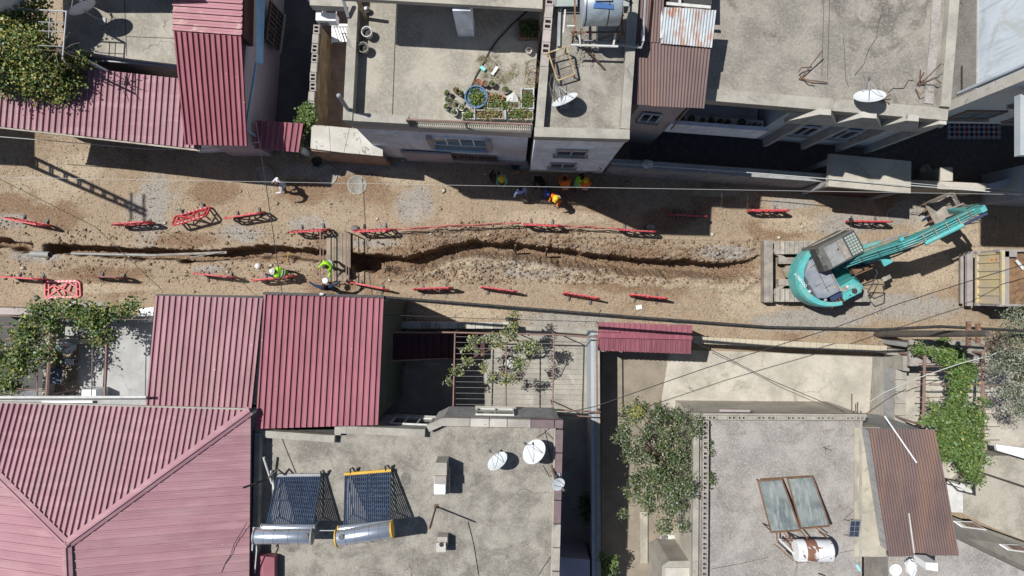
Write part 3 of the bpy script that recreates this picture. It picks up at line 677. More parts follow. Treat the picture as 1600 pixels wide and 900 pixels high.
# --- alley block wall
t = thing('block_wall', 'narrow wall of hollow concrete blocks standing between the dark alley and the side passage', 'wall', P(489, 120, 0))
a = P(495, 38, 2.2); b = P(484, 200, 2.2); e = (b-a).to_2d(); L = e.length; e.normalize(); n = int(L/.42); rz = math.atan2(e.y, e.x)
mb = MB(); wallbox(mb, a, b, .30, 0, 2.0); mb.build('wall', M['earth_wall'], t)
def hollow(mb, c, rz, l=.39, w=.19, h=.2):
    m = Matrix.Rotation(rz, 3, 'Z')
    for y in (-1, 1): mb.box(c+m @ Vector((0, y*(w/2-.02), 0)), (l, .04, h), rz)
    for x in (-1, 0, 1): mb.box(c+m @ Vector((x*(l/2-.03), 0, -.002)), (.06, w-.078, h-.004), rz)
    mb.mi = 1; mb.box(c+Vector((0, 0, -h*.3)), (l-.02, w-.04, .02), rz); mb.mi = 0
def solidblock(mb, c, rz, l=.39, w=.19, h=.2): mb.box(c, (l, w, h), rz)
protoh = {}
def place_block(parent, c, rz, mat, kind='h', l=.39, w=.19, h=.2, name='concrete_block'):
    key = (kind, l, w, h, mat.name)
    if key not in protoh:
        mb = MB(); (hollow if kind == 'h' else solidblock)(mb, Vector((0, 0, 0)), 0, l, w, h)
        me = bpy.data.meshes.new(name); me.from_pydata(mb.v, [], mb.f); me.materials.append(mat); me.materials.append(M['void']); me.polygons.foreach_set('material_index', mb.m); protoh[key] = me
    o = bpy.data.objects.new(name, protoh[key]); COL.objects.link(o); o.parent = parent
    o.location = Vector(c)-WLOC[parent.name]; o.rotation_euler = (0, 0, rz); return o
for i in range(n):
    q = a.to_2d()+e*(i+.5)*.42+Vector((random.uniform(-.03, .03), 0))
    place_block(t, (q.x, q.y, 2.1+random.uniform(-.01, .02)), rz+random.uniform(-.04, .04), M['block'], 'h' if i % 3 != 1 else 's', .39, .26, .2)
sheet('passage_floor', [(505, -20), (560, -20), (560, 226), (492, 226)], .04, M['wall_brown'])
t = thing('concrete_lintel', 'pale concrete beam crossing the top of the side passage', 'beam', P(520, 0, 0))
mb = MB(); mb.ext(W2([(484, -10), (553, -10), (553, 11), (484, 8)], 4.2), 3.7, 4.2); mb.build('beam', M['parapet'], t)
mb = MB(); mb.box(P(488, -4, 1.85), (.3, .4, 3.7)); mb.build('post', M['wall_white'], t)
t = thing('air_conditioner', 'white outdoor air conditioning unit on a bracket above the side passage', 'air conditioner', P(511, 27, 2.6))
c = P(509, 26, 3.3); mb = MB(); mb.box(c-Vector((0, 0, .28)), (.86, .34, .56), R(-2)); mb.build('casing', M['white'], t, bevel=.02)
mb = MB(); fr = c+Vector((-.12, -.19, -.28)); mb.M = Matrix.Translation(fr) @ Matrix.Rotation(R(90), 4, 'X'); mb.lathe((0, 0, 0), [(.2, 0), (.2, .02), (.16, .03)], 20); mb.build('fan_grille', M['grey_plastic'], t)
mb = MB()
for s in (-.3, .3): mb.beam(c+Vector((s, -.17, -.6)), c+Vector((s, .45, -.6)), .04)
mb.build('bracket', M['steel'], t)
t = thing('iron_grille', 'white sheet with sloping dark bars leaning in the side passage', 'grille', P(525, 52, 0))
mb = MB(); mb.box(P(531, 52, 1.0), (.75, .85, .04)); mb.build('sheet', M['white'], t)
mb = MB()
for k in range(6): mb.beam(P(524+k*4.5-2, 42, 1.5), P(532+k*4.5-2, 66, 1.5), .025)
for yy in (42, 66): mb.beam(P(520, yy, 1.5), P(548, yy, 1.5), .03)
mb.build('bars', M['black'], t)
# --- slab over gate left of the white terrace building
t = thing('concrete_canopy', 'stained speckled concrete slab over the entrance between vine and white building', 'canopy', P(545, 218, 0))
for q in ([(487, 195), (514, 197), (516, 236), (485, 232)], [(514.6, 197), (546, 200), (537, 238.5), (516.6, 236)], [(546.6, 200), (562, 202), (598, 229), (598, 244), (537.6, 238.6)]):
    MB().ext(W2(q, 2.7), 2.55, 2.7).build('slab', M['parapet_white'], t)
mb = MB(); wallbox(mb, P(487, 236, 2.5), P(596, 245, 2.5), .15, 0, 2.54, 1); mb.build('wall', M['wall_brown'], t)
# --- building A, white with roof terrace
pa = [P(549, -70, 7.6).to_2d(), P(536, 188, 7.6).to_2d(), P(831, 204, 7.6).to_2d(), P(850, -70, 7.6).to_2d()]
A0 = P(606, 250, 0).to_2d(); 
tA = thing('white_terrace_building', 'white two storey building with roof terrace of potted plants, left of the rooftop tank', 'house', (-4, 8, 0))
HA = 7.1
MB().ext(inset(pa, .1), 0, HA-.2).build('wall', M['wall_white'], tA)
rf = MB().ext(pa, HA-.2, HA).build('roof', M['roof_pale'], tA)
sw = pa[1]; nw = pa[0]; se = pa[2]
mb = MB(); wallbox(mb, nw, sw, .34, HA-.01, HA+.55, 1); mb.build('parapet', M['parapet'], tA)
ex = (se-sw).normalized(); s1 = sw+ex*2.35
mb = MB(); wallbox(mb, sw+ex*.34, s1, .3, HA-.01, HA+.5, 1); mb.build('parapet', M['parapet'], tA)
MB().beam(P(622, -60, HA+.006), P(613, 182, HA+.006), .025, .008).build('joint_line', M['void'], tA)
# railing
mb = MB(); r0 = s1+Vector((0, .05)); r1 = se+Vector((0, .12))
mb.tube([(r0.x, r0.y, HA+.95), (r1.x, r1.y, HA+.95)], .035, 6); 
rl = mb.build('handrail', M['pipe_rust'], tA)
n = 60; mb = MB()
for i in range(n):
    u = (i+.5)/n; q = r0.lerp(r1, u); q2 = r0.lerp(r1, min(1, u+.5/n)); q3 = r0.lerp(r1, max(0, u-.5/n))
    mb.tube([(q.x, q.y, HA+.03), (q.x, q.y, HA+.92)], .011, 4)
    mb.tube([(q.x, q.y, HA+.3), (q2.x, q2.y-.01, HA+.45), (q.x, q.y, HA+.6), (q3.x, q3.y-.01, HA+.75), (q.x, q.y, HA+.9)], .011, 4)
o = mb.build('railing_scrollwork', M['dark'], tA); 
for u in (0, .47, 1): q = r0.lerp(r1, u); MB().beam((q.x, q.y, HA), (q.x, q.y, HA+.93), .05).build('railing_post', M['steel'], tA)
# facade
fn = Vector((-ex.y, ex.x))*-1; i0 = inset(pa, .1); fa = sw+ex*.1-fn*.1; fb = se-fn*.1
mb = MB(); p0 = fa-ex*0+fn*.04; p1 = fb+fn*.04; wallbox(mb, p0, p1, .1, HA-.75, HA-.21, 0); mb.build('cornice', M['wall_pink'], tA)
mb = MB(); wallbox(mb, p0+ex*1.6, p1, .12, 0, .8, 0); mb.build('plinth', M['wall_pink'], tA)
u_ = lambda px: (px-536)/(831-536)
window(tA, fa, fb, .58, 2.2, 3.8, 5.3, fn, M['white'], M['glass_blue'], 4)
mb = MB()
for u in (.405, .755): q = (fa.lerp(fb, u)+fn*.08); mb.box((q.x, q.y, 4.35), (.22, .16, 2.1), math.atan2(ex.y, ex.x))
mb.build('pilaster', M['wall_pink'], tA)
q = fa.lerp(fb, .58)+fn*.12; MB().box((q.x, q.y, 3.5), (2.25, .2, .36), math.atan2(ex.y, ex.x)).build('window_box', M['blue_paint'], tA)
window(tA, fa, fb, .60, 2.6, .95, 1.9, fn+Vector((0, -.001)), M['wall_brown'], M['glass'], 3, bars=16)
mb = MB(); q = fa.lerp(fb, .33)+fn*.1; mb.box((q.x, q.y, 1.1), (2.2, .08, 2.2), math.atan2(ex.y, ex.x)); mb.build('garage_door', M['wall_lilac'], tA)
# column and canopy slab over the terrace corner
MB().ext([(-5.62, 9.56), (1.0, 9.2), (1.2, 16), (-5.4, 16)], 9.55, 9.8).build('terrace_canopy', M['roof_pale'], tA)
MB().box(P(725, 26, 8.3)+Vector((0, 0, 0)), (.6, .55, 2.45)).build('column', M['wall_white'], tA)
mb = MB(); mb.tube([P(530, 150, 8.9), P(548, 178, 7.2)], .07, 8); mb.ball(P(529.5, 149.5, 8.95), .09, 8, 5); o = mb.build('vent_pipe', M['steel']); tag(o, 'grey metal pipe leaning out from the lower left parapet corner', 'pipe')
mb = MB(); mb.beam(P(556, -8, 8.6), P(571, 27, 7.2), .12, .12); o = mb.build('timber_post', M['bed_paint']); tag(o, 'brown timber post leaning against the inner parapet at the top', 'post')
mb = MB(); mb.beam(P(535, -5, 8.2), P(544, 26, 7.7), .1, .1); o = mb.build('metal_post', M['steel']); tag(o, 'grey metal post leaning over the air conditioner', 'post')
# --- terrace things
def pot(px, py, h, r, mat, label, plant=True, group='plant pots on the roof terrace', depth=.26, cat='plant pot', lm=None, z=None):
    t = thing('plant_pot', label, cat, P(px, py, h) if z is None else z, group); b = Vector(t.location)
    r *= .74; MB().lathe(b, [(r*.72, 0), (r, depth), (r*.9, depth), (r*.86, depth-.05), (.001, depth-.05)], 16).build('pot', mat, t)
    MB().lathe(b+Vector((0, 0, depth-.055)), [(r*.86, 0), (.001, .02)], 12).build('soil', M['potsoil'], t)
    if plant:
        pts = blobpts([(b.x, b.y, b.z+depth+.06, r*.5, r*.5, .06, 5)], int(px+py), .03, 12)
        leafmesh('foliage', pts, .026, lm or [M['leaf_a'], M['leaf_c'], M['leaf_b']], [5, 3, 1][:len(lm) if lm else 3], t, int(px))
    return t
hh = HA
pt = [(747.5, 133, .21, 'terracotta', 'wide terracotta pot of dry soil, leftmost in the row above the blue basin', False), (758.8, 133.5, .155, 'wall_brown', 'brown pot of bare soil in the middle of the row above the blue basin', False), (769, 133.5, .17, 'olive_pot', 'grey pot with small plant, rightmost in the row above the blue basin', True),
      (790, 143.5, .19, 'olive_pot', 'grey pot with dark green plant standing alone above the white bag', True), (700, 149, .17, 'olive_pot', 'dark pot at the upper left of the pot cluster', True), (701.5, 159, .18, 'olive_pot', 'dark pot on the left edge of the pot cluster below another', True),
      (699, 169.5, .17, 'olive_pot', 'grey pot at the lower left of the pot cluster', True), (713.5, 143.5, .15, 'terracotta', 'small pot with sparse plant above the cluster', True), (712.5, 166, .24, 'olive_pot', 'big bushy green pot in the middle of the cluster', True),
      (722, 170.5, .17, 'white_dirty', 'white rimmed pot right of the bushy one', True), (711, 178, .18, 'white_dirty', 'white rimmed pot nearest the railing in the cluster', True), (720.5, 148.5, .14, 'olive_pot', 'leafy pot next to the left of the blue basin', True)]
for px, py, r, m, l, pl in pt: pot(px, py, hh, r, M[m], l, pl)
t = thing('blue_basin', 'big round blue plastic basin full of green seedlings', 'basin', P(744.5, 154.5, hh)); b = Vector(t.location)
MB().lathe(b, [(.36, 0), (.40, .28), (.42, .28), (.42, .31), (.375, .31), (.36, .22), (.001, .2)], 32).build('tub', M['basin'], t, smooth=True)
leafmesh('foliage', blobpts([(b.x, b.y, b.z+.26, .33, .33, .05, 80)], 5, .04, 16), .028, [M['leaf_a'], M['leaf_f'], M['leaf_b'], M['leaf_c']], [5, 2, 2, 3], t, 5)
def planter(x0, y0, x1, y1, label, rim, dens, lm, wts, seed, h=.25):
    t = thing('planter_box', label, 'planter', P((x0+x1)/2, (y0+y1)/2, hh), 'planter boxes on the roof terrace')
    po = W2([(x0, y0), (x1, y0), (x1, y1), (x0, y1)], hh+h); mb = MB(); mb.ring(po, inset(po, .04), hh+.005, hh+h); mb.build('box', rim, t)
    MB().ext(inset(po, .045), hh+.01, hh+h-.06).build('soil', M['potsoil'], t)
    c = (po[0]+po[2])/2; pts = blobpts([(c.x, c.y, hh+h, (x1-x0)*.0115, (y1-y0)*.0115, .06, dens)], seed, .06, 12)
    leafmesh('foliage', pts, .035, lm, wts, t, seed)
la = [M['leaf_a'], M['leaf_f'], M['leaf_dry'], M['leaf_c']]
planter(761, 148, 786, 156.5, 'narrow terracotta trough planter right of the blue basin', M['terracotta'], 14, la, [1, 1, 4, 1], 6)
planter(761, 158, 812, 170, 'soil bed with a few green sprouts between basin and tower', M['parapet'], 40, la, [3, 3, 2, 2], 7)
planter(741.5, 171, 787, 186, 'long bed of bare brown soil behind the railing, left half', M['parapet'], 26, la, [1, 1, 6, 1], 8)
planter(792, 171.5, 833, 187, 'long bed of mixed green plants behind the railing, right half', M['parapet'], 60, la, [4, 2, 3, 2], 9)
planter(813.5, 138, 834.5, 170, 'tall leafy planter box against the tower wall', M['blue_worn'], 60, la, [5, 2, 2, 3], 10)
planter(722, 175, 741, 186, 'grassy green planter in the corner left of the soil bed', M['white_dirty'], 26, la, [3, 4, 1, 1], 12)
planter(810, 30, 842, 60, 'dark leafy planter in the shade beside the block parapet', M['rust'], 50, [M['leaf_c'], M['leaf_a']], [4, 1], 13)
for px, py, l, m in ((576, 55, 'white bucket, upper of two on the shaded parapet strip', 'white_dirty'), (570.5, 79, 'dark filled bucket, lower of two on the shaded parapet strip', 'olive_pot')):
    t = thing('bucket', l, 'bucket', P(px, py, hh), 'buckets on the shaded strip'); b = Vector(t.location)
    MB().lathe(b, [(.16, 0), (.2, .38), (.17, .38), (.15, .2), (.001, .18)], 18).build('pail', M[m], t)
    MB().lathe(b+Vector((0, 0, .2)), [(.15, 0), (.001, .03)], 12).build('contents', M['dark'], t)
    MB().tube([b+Vector((.2*math.cos(a), .2*math.sin(a)*.4, .38+.1*math.sin(a))) for a in [i*math.pi/6 for i in range(7)]], .008, 4).build('handle', M['steel'], t)
t = thing('paint_can', 'small round white lidded can beside the leaning timber post', 'can', P(574, 18, hh)); b = Vector(t.location)
MB().lathe(b, [(.12, 0), (.12, .22), (.1, .22), (.08, .26), (.001, .26)], 14).build('body', M['grey_plastic'], t); MB().ball(b+Vector((0, 0, .28)), .07, 10, 6).build('lid', M['white'], t)
mb = MB(); mb.tube([P(x, y, hh+.03) for x, y in ((845, 0), (820, 20), (800, 38), (778, 62), (765, 80), (752, 105), (744, 118), (736, 137), (732, 150), (724, 166))], .028, 6); o = mb.build('garden_hose', M['hose']); tag(o, 'black hose snaking across the roof terrace to the pots', 'hose')
pts = blobpts([(P(765, 108, hh).x, P(765, 108, hh).y, hh+.05, .45, .6, .05, 40), (P(787, 122, hh).x, P(787, 122, hh).y, hh+.05, .35, .3, .05, 22), (P(756, 92, hh).x, P(756, 92, hh).y, hh+.04, .3, .2, .04, 12), (P(805, 110, hh).x, P(805, 110, hh).y, hh+.04, .3, .3, .04, 12), (P(825, 125, hh).x, P(825, 125, hh).y, hh+.04, .35, .7, .05, 22)], 21, .06, 14)
pts[:, 2] = np.maximum(pts[:, 2], hh+.01)
wd = thing('dry_weeds', 'heap of cut dry weeds on the roof terrace above the pots', 'weeds', P(765, 108, hh)); leafmesh('stems', pts, .045, [M['leaf_dry'], M['leaf_b'], M['leaf_d']], [5, 2, 2], wd, 3, up=.2, aspect=.16)
mb = MB(); mb.box(P(773, 111, hh+.06), (.34, .1, .1), R(55)); tag(mb.build('foam_strip', M['white']), 'short white foam strip lying on the weeds', 'foam')
mb = MB(); mb.box(P(754.5, 107.5, hh+.06), (.2, .12, .12), R(-40)); tag(mb.build('plastic_bottle', surf('mint_plastic', (.25, .6, .58))), 'small turquoise plastic bottle by the hose', 'bottle')
mb = MB(); c = P(801, 156, hh+.12); mb.ball(c, (.22, .26, .12), 9, 6)
for i in range(len(mb.v)): mb.v[i] += Vector([random.uniform(-.05, .05) for _ in range(3)])
tag(mb.build('plastic_bag', M['white_dirty']), 'crumpled white bag between the pots and the tower', 'bag')
mb = MB(); mb.beam(P(789, 172, hh+.35), P(789.5, 187, hh+.35), .07); mb.beam(P(741.5, 168, hh+.3), P(741.5, 187, hh+.3), .04); tag(mb.build('bed_divider', M['steel']), 'grey pipe divider between the two railing beds', 'pipe')
mb = MB()
for k in range(5):
    c = P(828+random.uniform(-5, 5), 103+k*5, hh+.1+.04*k); mb.tube([c+Vector((.25*math.cos(a+k), .25*math.sin(a+k), .08*math.sin(a*2))) for a in [i*.42 for i in range(15)]], .008, 4)
tag(mb.build('tangled_wire', M['rust']), 'tangle of rusty wire against the tower parapet', 'wire')
t = pot(826, 82, hh, .16, M['white_dirty'], 'white square pot with red soil beside the block parapet', False)
# --- tower
tp = W2([(858, -70), (835, 213), (984, 217), (1003, -70)], 10)
HT = 9.6
tT = thing('white_tower_house', 'tall white house with overhanging front, rooftop tank and satellite dish', 'house', (2.5, 8, 0))
fr = [Vector((p.x, p.y)) for p in tp]
lowp = [fr[0], Vector((fr[1].x+.05, 5.95)), Vector((fr[2].x-.05, 5.75)), fr[3]]
MB().ext(inset(lowp, .05), 0, 3.2).build('ground_floor_wall', M['wall_pink'], tT)
MB().ext(inset(tp, .04), 3.3, HT-.15).build('wall', M['wall_white'], tT)
MB().ext(tp, 3.14, 3.3).build('floor_slab', M['parapet'], tT)
MB().ext(tp, HT-.15, HT).build('roof', M['roof_concrete'], tT)
i1 = inset(tp, .3)
mb = MB(); o_ = ccw(tp); 
mb = MB(); wallbox(mb, tp[1]+Vector((.0, .0)), tp[2], .32, HT-.012, HT+.36, 1); mb.build('parapet', M['parapet'], tT)
mb = MB(); wallbox(mb, tp[2]+Vector((0, .33)), tp[3], .3, HT-.012, HT+.38, 1); mb.build('parapet', M['parapet'], tT)
wv = (tp[0]-tp[1]).normalized(); rzz = math.atan2(wv.y, wv.x); L = (tp[0]-tp[1]).length
mb = MB(); wallbox(mb, tp[1]+wv*.33, tp[1]+wv*2.3, .28, HT-.012, HT+.37, -1); mb.build('parapet', M['parapet'], tT)
nrm = Vector((wv.y, -wv.x))
for i in range(int((L-2.3)/.4)):
    q = tp[1]+wv*(2.3+.2+i*.4)+nrm*.14
    place_block(tT, (q.x, q.y, HT+.2), rzz+random.uniform(-.02, .02), M['wall_pink'] if i % 4 else M['block'], 'h' if i % 2 else 's', .385, .26, .4, 'hollow_brick')
fA = tp[1]; fB = tp[2]; tf = Vector((0, -1))
window(tT, fA+Vector((0, .04)), fB+Vector((0, .04)), .46, 1.15, 6.9, 7.9, tf, M['wall_pink'], M['glass'], 2)
window(tT, fA+Vector((0, .04)), fB+Vector((0, .04)), .42, 1.05, 4.2, 5.2, tf, M['wall_pink'], M['glass'], 2)
mb = MB(); mb.tube([(fB.x-.35, fB.y-.03, 4.7), (fB.x-.2, fB.y-.05, 4.4), (fB.x-.5, fB.y-.04, 3.6), (fB.x-.9, fB.y-.04, 3.4)], .015, 4); mb.build('cable', M['wire'], tT)
# ground floor door under overhang
mb = MB(); mb.box((1.4, 5.72, 1.05), (1, .06, 2.1)); mb.build('door', M['wall_brown'], tT)
# water tank on rooftop
t = thing('water_tank', 'large silver cylindrical water tank on a rusty pipe stand', 'water tank', P(936, 20, HT), None)
c = Vector((2.74, 8.72, HT+1.75)); mb = MB(); mb.M = Matrix.Translation(c) @ Matrix.Rotation(R(90), 4, 'Y')
mb.lathe((0, 0, 0), [(.001, -.62), (.46, -.61), (.62, -.57), (.63, -.55), (.63, .55), (.62, .57), (.46, .61), (.001, .62)], 36); mb.build('tank', M['tank_silver'], t, smooth=True)
mb = MB(); mb.M = Matrix.Translation(c) @ Matrix.Rotation(R(90), 4, 'Y')
for x in (-.5, .18): mb.lathe((0, 0, x), [(.638, -.015), (.645, 0), (.638, .015)], 36)
mb.build('band', M['wire'], t)
MB().prism([c+Vector((-.28, -.1, .62)), c+Vector((.24, -.1, .62)), c+Vector((.24, .3, .62)), c+Vector((-.28, .3, .62))], [c+Vector((-.28, -.16, .70)), c+Vector((.24, -.16, .70)), c+Vector((.24, .3, .72)), c+Vector((-.28, .3, .72))]).build('hatch', M['white_dirty'], t)
MB().prism([c+Vector((-.3, -.33, .54)), c+Vector((.3, -.36, .53)), c+Vector((.32, .1, .6)), c+Vector((-.2, .1, .6))], [c+Vector((-.3, -.33, .57)), c+Vector((.3, -.36, .56)), c+Vector((.32, .1, .66)), c+Vector((-.2, .1, .66))]).build('patch', surf('blue_tarp', (.06, .14, .35)), t)
zt = HT+1.1
S = lambda x, y, z: Vector((c.x+x, c.y+y, z))
mb = MB()
for x in (-.75, .75):
    mb.beam(S(x, -.6, HT), S(x, -.6, zt+.1), .05); mb.beam(S(x, .8, HT), S(x, .8, zt+.1), .05); mb.beam(S(x, -.75, zt), S(x, .9, zt), .05)
mb.beam(S(-.8, -.62, zt+.0), S(.8, -.62, zt), .05); mb.beam(S(-.6, -.7, HT+.1), S(.75, -.62, zt), .04)
mb.beam(S(-.85, -.6, zt), S(.3, -1.45, HT+.1), .05); mb.beam(S(.72, -.2, zt+.35), S(.5, -.75, HT+.2), .07, .05)
mb.build('stand', M['rust'], t)
mb = MB(); mb.tube([S(-.85, -.95, zt-.2), S(.65, -1.0, zt-.2)], .04, 6); mb.tube([S(-1.05, .1, zt), S(-1.1, -.6, zt-.1)], .03, 6); mb.tube([S(-1, -.42, zt), S(-.75, -.42, zt)], .03, 6); mb.tube([S(.55, -.6, zt), S(.5, -1.0, zt-.2)], .035, 6); mb.tube([S(-.6, -.7, zt), S(-.55, -1.0, zt-.2)], .03, 6)
mb.build('pipe', M['white_dirty'], t)
t = thing('pipe_frame', 'white and galvanised pipe frame on the tower roof below the silver tank', 'pipes', (3, 7.9, HT))
mb = MB(); zf = HT+.55
mb.tube([(2.05, 8.05, zf), (3.6, 7.88, zf), (4.2, 7.8, zf), (4.25, 8.0, zf), (4.3, 9.6, zf+.3)], .045, 7)
for x in (2.2, 2.75, 3.5, 4.1): mb.tube([(x, 8.0, HT), (x, 8.0-.03*x+.05, zf)], .02, 5)
mb.tube([(2.2, 8.0, HT+.7), (2.25, 8.5, HT+.7), (2.2, 9.3, HT+.7)], .025, 5); mb.tube([(1.55, 8.0, HT+.06), (1.6, 9.6, HT+.06)], .07, 6)
mb.build('galvanised_pipes', M['steel'], t)
mb = MB(); mb.tube([(4.25, 8.0, zf+.03), (4.25, 8.35, zf+.03)], .05, 7); mb.tube([(2.75, 8.0, zf+.03), (2.75, 8.5, zf+.1)], .03, 6); mb.build('white_pipe', M['white'], t)
t = thing('flat_collector', 'old glass solar collector frame lying by the tank at the top', 'solar collector', P(885, -5, HT+.3))
mb = MB(); mb.box(P(884, -4, HT+.35), (.65, .5, .06)); mb.box(P(978, -2, HT+.35), (.4, .5, .06)); mb.build('pane', M['glass_pale'], t)
mb = MB()
for y in (9, -18): mb.beam(P(866, y, HT+.4), P(902, y, HT+.4), .05)
for x in (867, 901): mb.beam(P(x, 9, HT+.4), P(x, -18, HT+.4), .05)
mb.build('frame', M['steel'], t)
# bed frame
t = thing('metal_bed', 'rusty yellow metal bed frame leaning on the tower roof', 'bed frame', P(880, 105, HT))
q = [P(857, 84, HT+.55), P(885, 73, HT+.62), P(898, 116, HT+.35), P(871, 126, HT+.3)]
mb = MB(); mb.beam(q[0]-Vector((.1, 0, 0)), q[1], .04); mb.beam(q[1], q[2], .04, .07); mb.beam(q[2], q[3], .04); mb.beam(q[3], q[0], .04, .06); mb.build('side_rail', M['bed_paint'], t)
mb = MB()
for p in q: mb.beam(p, (p.x, p.y, HT), .035)
mb.build('leg', M['rust'], t)
mb = MB(); mb.beam(q[0]+Vector((.1, -.2, 0)), q[1]+Vector((.05, -.2, 0)), .02); mb.build('crossbar', M['rust'], t)
dish('satellite_dish', 'white satellite dish on the tower roof below the bed frame', P(882, 164, HT), R(118), .47, 27, .45)
mb = MB()
for k in range(4):
    c_ = P(868, 140, HT+.1); mb.tube([c_+Vector((.25*math.cos(a+k)*(1-.1*k), .5*math.sin(a*.8+k), .12+.1*math.sin(a*2))) for a in [i*.5 for i in range(13)]], .009, 4)
tag(mb.build('wire_tangle', M['grey_plastic']), 'tangle of grey wire behind the tower dish', 'wire')
o = stones('plaster_rubble', 260, .02, .07, [M['parapet'], M['roof_pale']], (1.9, 7.3, 2.7, 8.6), 6); 
vs = np.array([v.co for v in o.data.vertices]); 
for v in o.data.vertices: v.co.z += HT
tag(o, 'broken plaster rubble on the tower roof beside the bed frame', 'rubble', kind='stuff')
# --- rusty roof building
t = thing('brown_roof_house', 'pink house under a brown corrugated roof patched with rusty zinc', 'house', P(1050, 110, 0))
hr = 9.5
MB().ext([(4.7, 6.75), (6.35, 6.58), (6.6, 14), (4.7, 14)], 0, hr-.25).build('wall', M['wall_pink'], t)
corrug(t, P(987, 163, hr), P(1100, 168, hr), P(1111, 66, hr+.18), P(985, 58, hr+.18), 4, .095, M['brown_sheet'])
corrug(t, P(985, 66.5, hr+.2), P(1034, 66.5, hr+.2), P(1040, -60, hr+.5), P(996, -60, hr+.5), 2, .095, M['brown_sheet'])
corrug(t, P(1031, 68, hr+.26), P(1112, 75, hr+.26), P(1119, 16, hr+.42), P(1037, 11, hr+.42), 3, .095, M['zinc_rust'], 'zinc_sheet')
mb = MB(); mb.beam(P(1040, 6, hr+.1), P(1110, 12, hr+.1), .1); mb.beam(P(1062, -30, hr+.1), P(1062, 10, hr+.1), .08); mb.beam(P(1036, -30, hr+.3), P(1033, 60, hr+.3), .08, .03); mb.build('rafter', M['white_dirty'], t)
MB().ext([(5.0, 9.5), (6.7, 9.5), (6.7, 14), (5, 14)], hr-.24, hr-.1).build('loft_floor', M['dark'], t)
window(t, (4.76, 6.69), (7.1, 6.46), .25, .75, 5.1, 6.3, (0, -1), M['wall_bluegrey'], M['glass'], 2)
mb = MB(); mb.tube([(6.15, 6.3, hr-.02), (6.2, 6.2, 5.6)], .035, 6); mb.build('pipe', M['pipe_rust'], t)
# --- building B
hb = 8.3
pB = [Vector(p) for p in ((6.7, 6.56), (15.2, 5.85), (15.85, 14), (7.1, 14))]
tB = thing('concrete_roof_house', 'large mottled concrete roof with sawtooth front fins above the dark courtyard', 'house', (11, 9, 0))
MB().ext([(10.2, 6.48), (15.3, 6.05), (15.9, 13.9), (10.2, 13.9)], 2.8, hb-.35).build('wall', M['wall_bluegrey'], tB)
MB().ext([(6.8, 7.7), (10.19, 7.5), (10.19, 13.9), (6.9, 13.9)], 2.8, hb-.35).build('recessed_wall', M['wall_brown'], tB)
MB().ext([(6.8, 7.8), (15.2, 7.3), (15.8, 13.9), (6.9, 13.9)], 0, 2.8).build('ground_floor_wall', M['wall_grey'], tB)
MB().ext([(10.2, 6.46), (15.32, 6.03), (15.9, 13.95), (10.2, 13.95)], 2.64, 2.795).build('floor_slab', M['wall_grey'], tB)
MB().ext(pB, hb-.35, hb).build('roof', M['roof_mottled'], tB)
mb = MB(); wallbox(mb, pB[0], pB[1], .42, hb-.012, hb+.13, 1); mb.build('parapet', M['parapet'], tB)
mb = MB(); wallbox(mb, pB[1]+Vector((.0, .43)), pB[2], .34, hb-.012, hb+.3, 1); mb.build('parapet', M['parapet'], tB)
mb = MB(); wallbox(mb, pB[1]+Vector((-.45, .6)), pB[2]-Vector((.5, 0)), .3, hb-.008, hb+.05, 1); mb.build('gutter_strip', M['roof_warm'], tB)
# balcony
by = lambda x: 6.50-.075*(x-6.3)
MB().ext([(6.3, by(6.3)), (10.15, by(10.15)), (10.15, 7.6), (6.3, 7.75)], 3.75, 3.95).build('balcony_floor', M['wall_white'], tB)
mb = MB(); wallbox(mb, (6.3, by(6.3)), (10.15, by(10.15)), .16, 3.96, 5.1, 1); wallbox(mb, (6.38, by(6.3)+.17), (6.38, 7.7), .16, 3.96, 5.1, 0); mb.build('balcony_wall', M['wall_white'], tB)
for i, (x, r_, m_) in enumerate([(6.75, .17, 'terracotta'), (7.15, .2, 'dark'), (7.6, .15, 'olive_pot'), (7.95, .17, 'dark'), (8.3, .15, 'dark'), (8.6, .16, 'terracotta'), (9.15, .22, 'dark'), (9.5, .09, 'white_dirty'), (9.68, .09, 'olive_pot'), (9.9, .09, 'white_dirty')]):
    l = ['terracotta pot at the left end of the balcony row', 'tall dark leafy pot, second from the left on the balcony', 'bright green plant in a grey pot on the balcony', 'dark bushy pot in the left half of the balcony row', 'dark leafy pot near the balcony middle', 'round green plant in a terracotta pot on the balcony', 'widest spreading dark plant on the balcony', 'small white pot, leftmost of the three small ones on the balcony', 'small grey pot, middle of the three small ones on the balcony', 'small white pot at the right end of the balcony row'][i]
    pot(0, x*10, 5.1, r_, M[m_], l, i < 7, 'potted plants along the balcony', .22, z=Vector((x, by(x)+.3, 4.75)), lm=[M['leaf_c'], M['leaf_a']])
o = MB().ext([(6.5, by(6.5)+.16), (10.1, by(10.1)+.16), (10.1, by(10.1)+.5), (6.5, by(6.5)+.5)], 4.68, 4.745).build('plant_shelf', M['wall_white'], tB)
# sawtooth crest and fins
fy = lambda x: 6.19-.07*(x-11.1)

